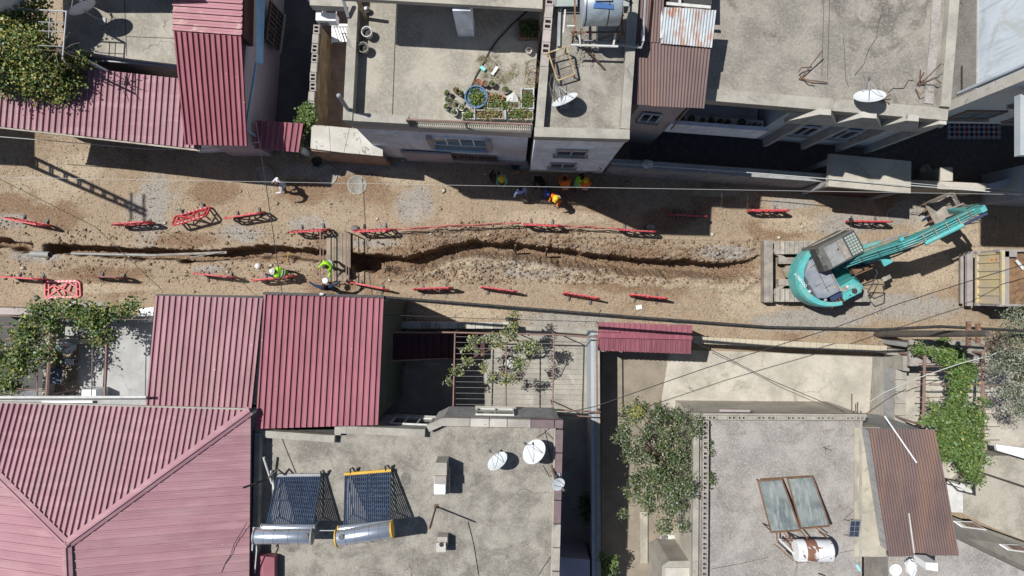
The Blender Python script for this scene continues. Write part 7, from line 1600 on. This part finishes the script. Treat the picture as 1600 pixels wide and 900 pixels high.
# ---- excavator
t = thing('excavator', 'teal excavator with grey dusty cab and dozer blade at the end of the trench', 'excavator', (14.2, .72, 0))
cx, cy = 14.3, .76
for s in (-1, 1):
    yy = cy+s*1.09; x0, x1 = cx-2.15, cx+2.15; r = .42
    mb = MB(); prof = []
    for a in range(90, 271, 20): prof.append((x0+.42+r*math.cos(R(a)), .44+r*math.sin(R(a))))
    for a in range(-90, 91, 20): prof.append((x1-.42+r*math.cos(R(a)), .44+r*math.sin(R(a))))
    mb.prism([(p[0], yy-.22, p[1]) for p in prof], [(p[0], yy+.22, p[1]) for p in prof]); tr = mb.build('track_frame', M['black'], t)
    per = []; n = 46; pts = prof+[prof[0]]; ls = [0]
    for k in range(len(pts)-1): ls.append(ls[-1]+math.dist(pts[k], pts[k+1]))
    for i in range(n):
        d_ = ls[-1]*i/n; k = max(j for j in range(len(ls)-1) if ls[j] <= d_); u = (d_-ls[k])/(ls[k+1]-ls[k]); x = pts[k][0]+(pts[k+1][0]-pts[k][0])*u; z = pts[k][1]+(pts[k+1][1]-pts[k][1])*u
        a = math.atan2(pts[k+1][1]-pts[k][1], pts[k+1][0]-pts[k][0]); m = Matrix.Rotation(-a, 3, 'Y'); q = MB()
        q.box((x, yy, z), (ls[-1]/n-.025, .6, .05), rot=m); nn_ = m @ Vector((0, 0, -1)); q.box(Vector((x, yy, z))+nn_*.035+m @ Vector((.03, 0, 0)), (.02, .6, .03), rot=m); q.box(Vector((x, yy, z))+nn_*.03+m @ Vector((-.03, 0, 0)), (.012, .6, .02), rot=m)
        for sy in (-.12, .12): q.box(Vector((x, yy+sy, z))+nn_*.028, (.03, .03, .012), rot=m)
        o = q.build('track_shoe', M['track'], t); 
    mb = MB()
    for x in (x0+.42, x1-.42): mb.M = Matrix.Translation((x, yy, .44)) @ Matrix.Rotation(R(90), 4, 'X'); mb.lathe((0, 0, -.26), [(.001, 0), (.3, 0), (.3, .52), (.001, .52)], 18)
    mb.build('sprocket', M['steel_dust'], t)
mb = MB(); mb.box((cx, cy, .62), (2.2, 1.5, .35)); mb.box((cx-1.45, cy+.5, .5), (1.2, .3, .3)); mb.box((cx-1.45, cy-.5, .5), (1.2, .3, .3)); mb.box((cx-1.2, cy, .5), (.2, 1.3, .3)); mb.beam((cx-2.3, cy+1.0, .5), (cx-1.7, cy+.55, .5), .16); mb.beam((cx-2.3, cy-1.0, .5), (cx-1.7, cy-.55, .5), .16)
mb.M = Matrix.Translation((cx, cy, .8)); mb.lathe((0, 0, 0), [(.62, 0), (.62, .3), (.001, .3)], 24); mb.build('undercarriage', M['steel_dust'], t)
o = MB(); o.ball((cx-1.5, cy, .72), (.42, .33, .14), 12, 6); 
for i in range(len(o.v)): o.v[i] += Vector([random.uniform(-.04, .04) for _ in range(3)])
o.build('dried_soil', M['yard_earth'], t)
mb = MB(); bx = 11.74
mb.prism([(bx-.12, cy-1.42, .08), (bx+.16, cy-1.42, .08), (bx+.16, cy+1.42, .08), (bx-.12, cy+1.42, .08)], [(bx-.2, cy-1.42, .78), (bx+.2, cy-1.42, .78), (bx+.2, cy+1.42, .78), (bx-.2, cy+1.42, .78)]); mb.box((bx+.0, cy, .8), (.07, 2.8, .03)); mb.build('dozer_blade', M['steel_dust'], t)
UB = Matrix.Translation((14.33, .72, 0)) @ Matrix.Rotation(R(27.6), 4, 'Z')
def ub(): m = MB(); m.M = UB; return m
# revolving deck
arc = [(-1.78*math.cos(R(a))*1.0, 1.48*math.sin(R(a))) for a in range(-62, 63, 8)]
deck = [(p[0], p[1]) for p in arc]+[(.9, 1.42), (.95, .4), (1.0, -1.28), (.6, -1.42)]
mb = ub(); mb.prism([(x, y, 1.02) for x, y in deck], [(x, y, 1.22) for x, y in deck]); mb.build('deck', M['teal_dark'], t)
o_arc = [(-1.86*math.cos(R(a)), 1.5*math.sin(R(a))) for a in range(-75, 76, 6)]; i_arc = [(-1.52*math.cos(R(a))-.02, 1.28*math.sin(R(a))) for a in range(-75, 76, 6)]
mb = ub()
for k in range(len(o_arc)-1):
    q = [o_arc[k], o_arc[k+1], i_arc[k+1], i_arc[k]]; g_ = lambda p, f: (p[0]*f, p[1]*f)
    mb.prism([(x, y, 1.0) for x, y in q], [(x, y, 1.82) for x, y in q]); q2 = [g_(q[0], .965), g_(q[1], .965), q[2], q[3]]; mb.prism([(x, y, 1.82) for x, y in q], [(x, y, 2.0) for x, y in q2])
cw = mb.build('counterweight', M['teal'], t)
mb = ub(); q = [(-1.38, -.62), (-1.05, -.8), (-.34, -.8), (-.38, 1.0), (-.95, 1.05), (-1.42, .55)]; mb.prism([(x, y, 1.2) for x, y in q], [(x*.99, y*.98, 2.18) for x, y in q]); o = mb.build('engine_hood', M['hood_grey'], t, bevel=.03)
mb = ub()
for x, y in ((-.62, .3), (-.52, -.5)): mb.box((x, y, 2.19), (.07, .05, .02))
mb.build('hood_latch', M['yellow'], t)
mb = ub(); mb.beam((-.33, -.8, 2.2), (-.36, 1.0, 2.2), .05); mb.build('hood_trim', M['steel_dust'], t)
mb = ub(); mb.prism([(x, y, 1.2) for x, y in [(-1.25, .55), (-.9, 1.0), (-.45, 1.35), (-1.0, 1.15), (-1.3, .9)]], [(x, y, 1.7) for x, y in [(-1.25, .55), (-.9, 1.0), (-.45, 1.35), (-1.0, 1.15), (-1.3, .9)]]); mb.build('intake_grille', M['black'], t)
mb = ub(); mb.box((-.55, -.95, 1.95), (.55, .22, .08)); mb.build('side_grille', M['navy_hood'], t); mb = ub(); mb.box((-.6, -1.2, 1.75), (.75, .3, .3)); mb.build('side_vent', M['black'], t)
mb = ub()
for k in range(5): mb.box((-.9+k*.15, -1.2, 1.91), (.03, .28, .02))
mb.build('vent_slat', M['rust'], t)
for x, y, nm, mt in ((-1.35, .1, 'filler_cap', 'steel'), (-1.2, -.35, 'exhaust', 'dark'), (-1.05, -.85, 'filler_cap', 'steel'), (-1.28, -.62, 'filler_cap', 'steel_dust'), (-1.5, -.2, 'filler_cap', 'white_dirty')):
    m = ub(); m.lathe((x, y, 1.98), [(.07, 0), (.07, .07), (.04, .09), (.001, .09)], 12); m.build(nm, M[mt], t)
mb = ub(); mb.prism([(-.30, -1.36, 1.2), (.62, -1.38, 1.2), (.95, -1.15, 1.2), (1.0, -.62, 1.2), (-.30, -.66, 1.2)], [(-.30, -1.32, 1.92), (.58, -1.32, 1.9), (.80, -1.1, 1.86), (.5, -.62, 1.92), (-.30, -.66, 1.92)]); mb.build('side_tank', M['teal'], t, bevel=.03)
mb = ub(); mb.box((-.06, -.82, 1.93), (.3, .2, .02)); mb.build('access_plate', M['steel_dust'], t)
mb = ub(); mb.lathe((.3, -1.12, 1.91), [(.12, 0), (.12, .05), (.001, .06)], 14); mb.build('tank_cap', M['dark'], t)
mb = ub(); mb.box((0, -.99, 1.925), (.58, .015, .012)); mb.box((.05, -1.2, 1.93), (.06, .05, .02)); mb.build('panel_seam', M['dark'], t)
mb = ub(); mb.lathe((.1, -.8, 1.94), [(.06, 0), (.06, .04), (.001, .05)], 10); mb.build('plug', M['white_dirty'], t)
# cab
c0 = [(-.66, .36), (.98, .36), (1.12, .6), (1.08, 1.5), (-.60, 1.5), (-.72, 1.2)]
mb = ub(); mb.prism([(x, y, 1.2) for x, y in [(-.7, .34), (1.12, .34), (1.28, .6), (1.25, 1.5), (-.66, 1.5)]], [(x, y, 2.82) for x, y in [(-.68, .36), (.95, .36), (1.08, .6), (1.05, 1.46), (-.62, 1.46)]]); cab = mb.build('cab', M['cab_grey'], t, bevel=.04)
mb = ub(); mb.prism([(x, y, 2.82) for x, y in c0], [(x*.97, .93+(y-.93)*.94, 2.94) for x, y in c0]); cr_ = mb.build('cab_roof', M['cab_grey'], t, bevel=.03)
mb = ub(); mb.box((-.16, .9, 2.955), (.62, .9, .03)); mb.build('roof_panel', M['cab_roof'], cr_); mb = ub(); mb.box((.3, .92, 2.953), (.26, .88, .034)); mb.box((.1, .9, 2.972), (.02, .88, .01)); mb.build('roof_hatch', M['steel_dust'], cr_)
mb = ub(); mb.lathe((.05, 1.02, 2.97), [(.05, 0), (.05, .03), (.001, .04)], 10); mb.build('beacon_base', M['rust'], cr_)
mb = ub(); mb.prism([(.48, .44, 2.90), (1.04, .46, 2.88), (1.02, 1.42, 2.88), (.48, 1.40, 2.90)], [(.48, .44, 2.966), (1.04, .46, 2.966), (1.02, 1.42, 2.966), (.48, 1.40, 2.966)]); mb.build('front_glass', M['dark'], cr_)
for i in range(4):
    for j in range(7):
        m = ub(); x = .56+i*.125; y = .53+j*.128; m.box((x, y, 2.972), (.1, .1, .012)); m.build('guard_pane', M['glass_pale'], cr_)
mb = ub(); mb.tube([(-.7, 1.55, 1.3), (-.5, 1.56, 2.2), (.3, 1.58, 2.6), (1.0, 1.56, 2.5), (1.3, 1.45, 2.0)], .025, 6); mb.build('handrail', M['steel_dust'], t)
mb = ub(); mb.tube([(1.1, 1.5, 2.6), (1.45, 1.75, 2.3), (1.5, 1.75, 2.1)], .015, 5); mb.box((1.5, 1.76, 2.2), (.05, .2, .3)); mb.build('mirror', M['dark'], t)
# lettering on cab rear band and counterweight
def text3d(body, size, loc, rot, mat, parent, name='lettering'):
    cu = bpy.data.curves.new(name, 'FONT'); cu.body = body; cu.size = size; cu.extrude = .004; cu.align_x = 'CENTER'; cu.align_y = 'CENTER'
    ob = bpy.data.objects.new(name, cu); COL.objects.link(ob); dg = bpy.context.evaluated_depsgraph_get(); dg.update()
    me = bpy.data.meshes.new_from_object(ob.evaluated_get(dg)); bpy.data.objects.remove(ob); me.materials.clear(); me.materials.append(mat)
    Mx = UB @ Matrix.Translation(loc) @ rot; me.transform(Matrix.Translation(-WLOC[parent.name]) @ Mx); o = bpy.data.objects.new(name, me); COL.objects.link(o); o.parent = parent; return o
mb = ub(); mb.prism([(-.86, .42, 2.3), (-.66, .42, 2.3), (-.66, 1.42, 2.3), (-.8, 1.42, 2.3)], [(-.84, .42, 2.86), (-.64, .42, 2.9), (-.64, 1.42, 2.9), (-.78, 1.42, 2.86)]); band = mb.build('rear_band', M['dark'], t)
text3d('SK210', .2, (-.725, .93, 2.89), Matrix.Rotation(R(-90), 4, 'Z'), M['steel_dust'], band)
text3d('KOBELCO', .17, (-1.62, .42, 2.006), Matrix.Rotation(R(-76), 4, 'Z') @ Matrix.Scale(1, 4), M['white'], cw)
# boom
def plate(pts2, y0, y1, mat, nm, par=t):
    m = ub(); m.prism([(x, y0, z) for x, z in pts2], [(x, y1, z) for x, z in pts2]); return m.build(nm, mat, par, bevel=.02)
foot, bend, tip = (.25, 1.5), (2.45, 4.45), (4.95, 5.2)
boom = plate([(.1, 1.35), (.5, 1.25), (2.65, 3.85), (4.62, 4.72), (4.8, 4.9), (4.68, 5.1), (2.25, 4.7), (1.85, 4.45), (.05, 1.65)], .02, .3, M['teal'], 'boom')
def cyl(a, b, r1, r2, f, nb, nr, par=t):
    A, B = Vector(a), Vector(b); C_ = A.lerp(B, f); m = ub(); m.tube([A, C_], r1, 12); o = m.build(nb, M['teal'], par, smooth=True); m = ub(); m.tube([C_, B], r2, 10); m.build(nr, M[nr_m], o)
nr_m = 'steel'
for y in (-.16, .48): cyl((.75, y, 1.3), (2.35, y, 4.2), .1, .05, .6, 'boom_cylinder', 'piston_rod')
nr_m = 'navy_hood'
cyl((2.5, -.1, 4.7), (4.9, -.06, 5.3), .1, .06, .62, 'arm_cylinder', 'piston_rod')
arm = plate([(4.7, 5.4), (4.92, 5.4), (5.05, 4.7), (5.42, 2.5), (5.28, 2.4), (4.8, 4.0), (4.6, 4.8)], .05, .27, M['teal'], 'arm')
nr_m = 'steel'
cyl((5.08, .16, 5.0), (5.7, .16, 3.0), .085, .045, .62, 'bucket_cylinder', 'piston_rod')
mb = ub(); mb.beam((5.35, .05, 2.6), (5.7, .05, 3.0), .06, .1); mb.beam((5.35, .28, 2.6), (5.7, .28, 3.0), .06, .1); mb.beam((5.7, .16, 3.0), (5.75, .16, 2.3), .1, .1); mb.build('bucket_link', M['steel_dust'], t)
# bucket, curled
bk = [(5.1+x-5.75, z+.85) for x, z in [(5.75, 1.6), (6.05, 1.55), (6.35, 1.7), (6.65, 1.45), (6.75, 1.0), (6.55, .55), (6.15, .32), (5.85, .4)]]
bc = (5.5, 1.85)
mb = ub()
for k in range(2, len(bk)-1):
    (x0, z0), (x1, z1) = bk[k], bk[k+1]; i0 = (bc[0]+(x0-bc[0])*.9, bc[1]+(z0-bc[1])*.9); i1 = (bc[0]+(x1-bc[0])*.9, bc[1]+(z1-bc[1])*.9)
    mb.prism([(x0, -.48, z0), (x1, -.48, z1), (i1[0], -.48, i1[1]), (i0[0], -.48, i0[1])], [(x0, .78, z0), (x1, .78, z1), (i1[0], .78, i1[1]), (i0[0], .78, i0[1])])
for y in (-.48, .74): mb.prism([(x, y, z) for x, z in bk], [(x, y+.04, z) for x, z in bk])
bkt = mb.build('bucket', M['steel_dust'], t)
for k in range(5): y = -.42+k*.28; m = ub(); m.prism([(5.25, y, 1.27), (5.23, y, 1.19), (5.23, y+.1, 1.19), (5.25, y+.1, 1.27)], [(4.95, y+.03, 1.27), (4.95, y+.03, 1.25), (4.95, y+.07, 1.25), (4.95, y+.07, 1.27)]); m.build('tooth', M['rust'], bkt)
# hoses along boom
mb = ub()
for k in range(3):
    y = .06+k*.09; mb.tube([(.15, y-.06, 1.95), (.9, y, 3.13), (1.72, y+.02, 4.42), (2.3, y, 4.8+.03*(k % 2)), (3.6, y, 5.0), (4.6, y, 5.2)], .013, 5)
mb.tube([(.7, -.15, 1.7), (1.2, -.3, 2.4), (1.8, -.25, 3.6), (2.6, -.15, 4.3), (3.4, -.1, 4.6)], .025, 5); mb.tube([(.6, -.25, 1.6), (1.4, -.32, 2.6), (2.2, -.2, 4.1)], .022, 5)
mb.tube([(4.3, -.18, 4.8), (4.7, -.3, 5.0), (4.95, -.2, 5.0), (5.1, .0, 4.3), (5.35, .0, 3.0)], .02, 5); mb.tube([(4.5, .4, 4.9), (4.8, .45, 5.2), (5.1, .3, 5.1)], .02, 5)
mb.build('hydraulic_hose', M['hose'], t)
for x0, z0, x1, z1 in ((.2, 1.9, 1.75, 4.42), (2.35, 4.76, 4.55, 5.13)):
    for y in (.035, .285): m = ub(); m.beam((x0, y, z0), (x1, y, z1), .02, .04); m.build('boom_edge_weld', M['teal'], boom)
for k in range(4): m = ub(); u = k/3; m.beam((.35+1.3*u, .02, 2.2+2.1*u), (.35+1.3*u, .3, 2.2+2.1*u), .02, .02); m.build('hose_clamp', M['dark'], boom)
for k in range(5): m = ub(); u = k/4; m.beam((2.5+1.9*u, -.02, 4.85+.3*u), (2.5+1.9*u, .34, 4.85+.3*u), .035, .03); m.build('hose_clamp', M['steel_dust'], boom)
for x, y in ((-.9, .75), (-1.1, -.1), (-.75, -.35)): m = ub(); m.box((x, y, 2.188), (.32, .02, .01), R(4)); m.build('hood_seam', M['dark'], t)
m = ub(); m.box((-.83, .12, 2.187), (.02, 1.4, .012)); m.build('hood_seam', M['dark'], t)
mb = ub(); mb.box((1.55, -.34, 3.2), (.4, .3, .05)); mb.box((1.95, .42, 4.3), (.16, .16, .12)); mb.build('work_light', M['teal'], t)
mb = ub(); mb.box((.85, -.32, 1.75), (.4, .3, .35)); mb.tube([(.6, -.5, 2.0), (1.4, -.55, 2.1)], .03, 6); mb.box((1.25, -.36, 2.0), (.3, .25, .1)); mb.build('hydraulic_valve', M['rust'], t)
mb = ub(); mb.box((1.15, -.2, 2.1), (.28, .26, .12)); mb.build('blue_cap', M['navy_hood'], t)
mb = ub(); mb.tube([(.95, -1.2, 1.4), (1.3, -1.3, 1.6), (1.75, -1.55, 1.6), (1.5, -1.95, 1.6), (1.05, -1.9, 1.6), (.95, -1.5, 1.6), (1.3, -1.3, 1.6)], .03, 6); mb.tube([(1.3, -1.3, 1.6), (1.7, -.9, 1.7), (1.6, -.5, 1.6)], .02, 5); mb.build('mirror_bracket', M['dark'], t)
mb = ub(); mb.box((2.0, -1.35, 1.55), (.4, .2, .04)); mb.build('step_plate', M['steel_dust'], t)
# ---- truck
t = thing('dump_truck', 'dump truck with dusty yellow tailgate loaded with brown soil, cut by the right edge', 'truck', (24.5, .45, 0))
X0, X1, Y0, Y1, zb, zt = 21.15, 26.6, -.79, 1.66, 1.0, 2.7
mb = MB(); mb.box(((X0+X1)/2, Y0+.05, (zb+zt)/2), (X1-X0, .1, zt-zb)); mb.box(((X0+X1)/2, Y1-.05, (zb+zt)/2), (X1-X0, .1, zt-zb)); mb.box(((X0+X1)/2, (Y0+Y1)/2, zb+.05), (X1-X0, Y1-Y0-.2, .1)); mb.box((X1-.05, (Y0+Y1)/2, (zb+zt)/2+.2), (.1, Y1-Y0-.2, zt-zb+.3)); mb.build('dump_bed', M['truck_grey'], t)
# tailgate leans out so its face shows
g0 = (X0-.02, zb); g1 = (X0+.02, zt)
mb = MB(); mb.prism([(g0[0], Y0+.1, g0[1]), (g0[0]+.06, Y0+.1, g0[1]), (g0[0]+.06, Y1-.1, g0[1]), (g0[0], Y1-.1, g0[1])], [(g1[0], Y0+.1, g1[1]), (g1[0]+.06, Y0+.1, g1[1]), (g1[0]+.06, Y1-.1, g1[1]), (g1[0], Y1-.1, g1[1])]); tg = mb.build('tailgate', M['truck_cream'], t)
n = 6
for i in range(n+1):
    y = Y0+.14+(Y1-Y0-.28)*i/n; m = MB(); m.prism([(g0[0]-.07, y-.05, zb+.12), (g0[0], y-.05, zb+.12), (g0[0], y+.05, zb+.12), (g0[0]-.07, y+.05, zb+.12)], [(g1[0]-.05, y-.05, zt-.12), (g1[0], y-.05, zt-.12), (g1[0], y+.05, zt-.12), (g1[0]-.05, y+.05, zt-.12)]); m.build('rib', M['truck_cream'], tg)
mb = MB(); mb.box((X0-.05, (Y0+Y1)/2, zb+.06), (.12, Y1-Y0-.15, .12)); mb.box((X0-.0, (Y0+Y1)/2, zt-.02), (.18, Y1-Y0-.1, .1)); mb.build('tailgate_rail', M['truck_cream'], t)
mb = MB(); mb.box((X0+.13, (Y0+Y1)/2, zt+.03), (.16, Y1-Y0, .06)); mb.box((X0+.3, Y1-.2, zt+.03), (.5, .25, .06)); mb.build('bed_rim', M['truck_grey'], t)
for (y, cA, cB) in ((1.2, 'red_plastic', 'yellow'),):
    for k in range(4): m = MB(); m.box((g0[0]-.005, y, zb+.85+.15*k), (.02, .12, .13)); m.build('warning_stripe', M[cA] if k % 2 else M[cB], tg)
for y in (Y0+.05, Y1-.05):
    m = MB(); m.box((X0-.06, y, zt-.1), (.2, .12, .2)); m.box((X0-.06, y, zb+.1), (.2, .12, .2)); m.build('hinge', M['truck_grey'], t)
mb = MB(); mb.box((20.95, .43, .72), (.26, 2.5, .16)); mb.box((20.75, .43, .5), (.12, 2.3, .1)); mb.build('bumper', M['truck_grey'], t)
mb = MB(); mb.box((25, .43, .8), (7, .9, .3)); mb.build('chassis', M['dark'], t)
mb = MB(); rg_ = []
nxx, nyy = 46, 22
for i in range(nxx):
    for j in range(nyy):
        x = X0+.15+(X1-X0-.25)*i/(nxx-1); y = Y0+.1+(Y1-Y0-.2)*j/(nyy-1)
        z = zt-.12+.32*math.sin(math.pi*min(1, (x-X0)/2.2)/2)*math.sin(math.pi*(y-Y0)/(Y1-Y0))-.5*max(0, (y-1.1))*(x > X0)+random.uniform(-.03, .03); rg_.append(mb.av((x, y, z)))
for i in range(nxx-1):
    for j in range(nyy-1): a = i*nyy+j; mb.face((rg_[a], rg_[a+nyy], rg_[a+nyy+1], rg_[a+1]))
ld = mb.build('soil_load', M['soil_brown']); tag(ld, 'heap of brown soil and pebbles in the truck bed', 'soil load')
mb = MB(); mb.box((X0+.62, 1.0, zt+.12), (.5, .12, .04), R(-50)); tag(mb.build('wood_offcut', M['white_dirty']), 'pale wood offcut lying on the soil in the truck bed', 'wood')
for x in (22.4, 23.7, 28.2):
    for s in (-1, 1):
        m = MB(); m.M = Matrix.Translation((x, .43+s*1.0, .5)) @ Matrix.Rotation(R(90), 4, 'X'); m.lathe((0, 0, -.15), [(.28, 0), (.47, 0), (.5, .05), (.5, .25), (.47, .3), (.28, .3)], 24); w = m.build('wheel', M['black'], t); m = MB(); m.M = Matrix.Translation((x, .43+s*1.0, .5)) @ Matrix.Rotation(R(90), 4, 'X'); m.lathe((0, 0, -.1), [(.001, 0), (.29, 0), (.29, .2), (.001, .2)], 18); m.build('rim', M['steel_dust'], w)
mb = MB(); mb.box((28.0, .43, 1.9), (2.0, 2.4, 1.9)); mb.build('cab', M['truck_cream'], t, bevel=.1)
mb = MB(); mb.box((29.02, .43, 2.3), (.04, 2.1, .8)); mb.build('windscreen', M['glass'], t)
# ---- wires
W = []
wire('overhead_wire', 'long bright bare wire spanning the whole street from left to right', [P(-40, 276, 6.5), P(800, 291, 6.2), P(1660, 305, 6.5)], .0065, M['wire_w'])
wire('twisted_cable', 'twisted white cable along the top of the northern street wall', [P(955, 255, 3.4), P(1190, 271, 3.2), P(1400, 288, 3.4), P(1640, 307, 3.6)], .02, M['wire_w'], cat='cable')
wire('twisted_cable', 'white cable branching to the far right street wall', [P(1400, 284, 3.5), P(1500, 293, 3.4), P(1640, 298, 3.6)], .014, M['wire_w'], cat='cable')
wire('twisted_cable', 'sagging white wire under the gutter of the long faded lean-to', [P(-20, 212, 2.9), P(80, 220, 2.9), P(230, 233, 2.9), P(316, 233, 2.9), P(405, 222, 3.2)], .016, M['wire_w'], cat='cable')
wire('black_cable', 'thick black cable bundle running along the southern street edge', [P(598, 464, 6.3), P(800, 480, 6.0), P(1000, 496, 6.0), P(1200, 511, 6.2), P(1372, 515, 6.6), P(1470, 510, 6.7), P(1660, 520, 6.9)], .06, M['hose'], cat='cable')
wire('black_cable', 'thinner black line running beside the thick cable bundle', [P(598, 466, 6.2), P(800, 483.5, 5.9), P(1000, 499, 5.9), P(1200, 513.5, 6.1), P(1372, 517, 6.5)], .035, M['hose'], cat='cable')
wire('overhead_wire', 'thin dark wire crossing the trench above the helmeted worker to the annex roof', [P(400, 190, 5.5), P(416, 290, 5.2), P(432, 400, 5.0), P(442, 465, 5.2)], .016, M['wire'])
wire('overhead_wire', 'thin dark wire slanting from the left edge down to the annex roof', [P(-20, 270, 6.0), P(150, 355, 5.3), P(255, 455, 5.2)], .012, M['wire'])
wire('overhead_wire', 'long dark wire curving from the yard wall up past the excavator to the truck', [P(860, 650, 3.6), P(930, 635, 3.8), P(1100, 576, 4.0), P(1310, 510, 4.6), P(1400, 476, 5.0), P(1512, 440, 5.0), P(1660, 395, 5.5)], .018, M['wire'])
wire('overhead_wire', 'wire from the gate roof to the block parapet corner', [P(1082, 533, 3.2), P(1130, 556, 3.3), P(1200, 592, 3.6), P(1318, 642, 4.3)], .016, M['wire'])
wire('overhead_wire', 'white wire looping from the block parapet corner to the trellis post and olive tree', [P(1340, 640, 4.3), P(1380, 614, 4.0), P(1430, 592, 3.9), P(1500, 568, 4.2), P(1546, 556, 4.5), P(1620, 525, 5.2)], .018, M['wire_w'])
wire('overhead_wire', 'white wire dropping from the trellis post into the olive tree', [P(1548, 555, 4.5), P(1575, 590, 4.2), P(1620, 640, 4.2)], .014, M['wire_w'])
wire('overhead_wire', 'thin dark line leaving the utility pole toward the lower right', [P(1515, 528, 7.2), P(1560, 552, 5.5), P(1600, 575, 4.5)], .012, M['wire'])
wire('overhead_wire', 'thin line along the street above the white topped wall', [P(600, 492, 5.5), P(760, 498, 5.3), P(935, 503, 5.2)], .012, M['wire'])
mb = MB(); mb.box(G(998, 480)+Vector((0, 0, .03)), (.28, .2, .04), R(10)); tag(mb.build('paper_scrap', M['white']), 'white scrap of paper on the street above the red gate roof', 'paper')
mb = MB(); mb.ball(G(1443, 340)+Vector((.9, 0, .05)) if 0 else G(1444, 341)+Vector((0, 0, .05)), (.12, .1, .06), 8, 5); tag(mb.build('blue_bag', surf('pale_blue_bag', (.3, .5, .75), bump=.2)), 'small pale blue bag on the ground left of the excavator bucket', 'bag')
mb = MB(); mb.ball(P(1012, 257, 2.4), (.28, .2, .08), 9, 5)
for i in range(len(mb.v)): mb.v[i] += Vector([random.uniform(-.04, .04) for _ in range(3)])
tag(mb.build('white_rag', M['white_dirty']), 'white and blue rag on top of the northern street wall', 'rag')
for i, (px, py) in enumerate(((630, 250), (690, 252), (709, 251), (758, 272))):
    mb = MB(); mb.ball(G(px, py)+Vector((0, 0, .03)), (.07, .05, .03), 7, 4); tag(mb.build('litter', M['white_dirty']), ['white scrap by the house wall below the blue window box, farthest left', 'white scrap below the blue window box, second', 'largest white scrap below the window grille', 'white scrap left of the person in black'][i], 'litter', 'litter scraps on the shaded street')
mb = MB(); mb.ball(G(496, 252)+Vector((0, 0, .1)), (.3, .22, .12), 9, 5)
for i in range(len(mb.v)): mb.v[i] += Vector([random.uniform(-.08, .08) for _ in range(3)])
tag(mb.build('dark_sack', M['black']), 'dark rubbish heap in the shade under the speckled canopy', 'rubbish')
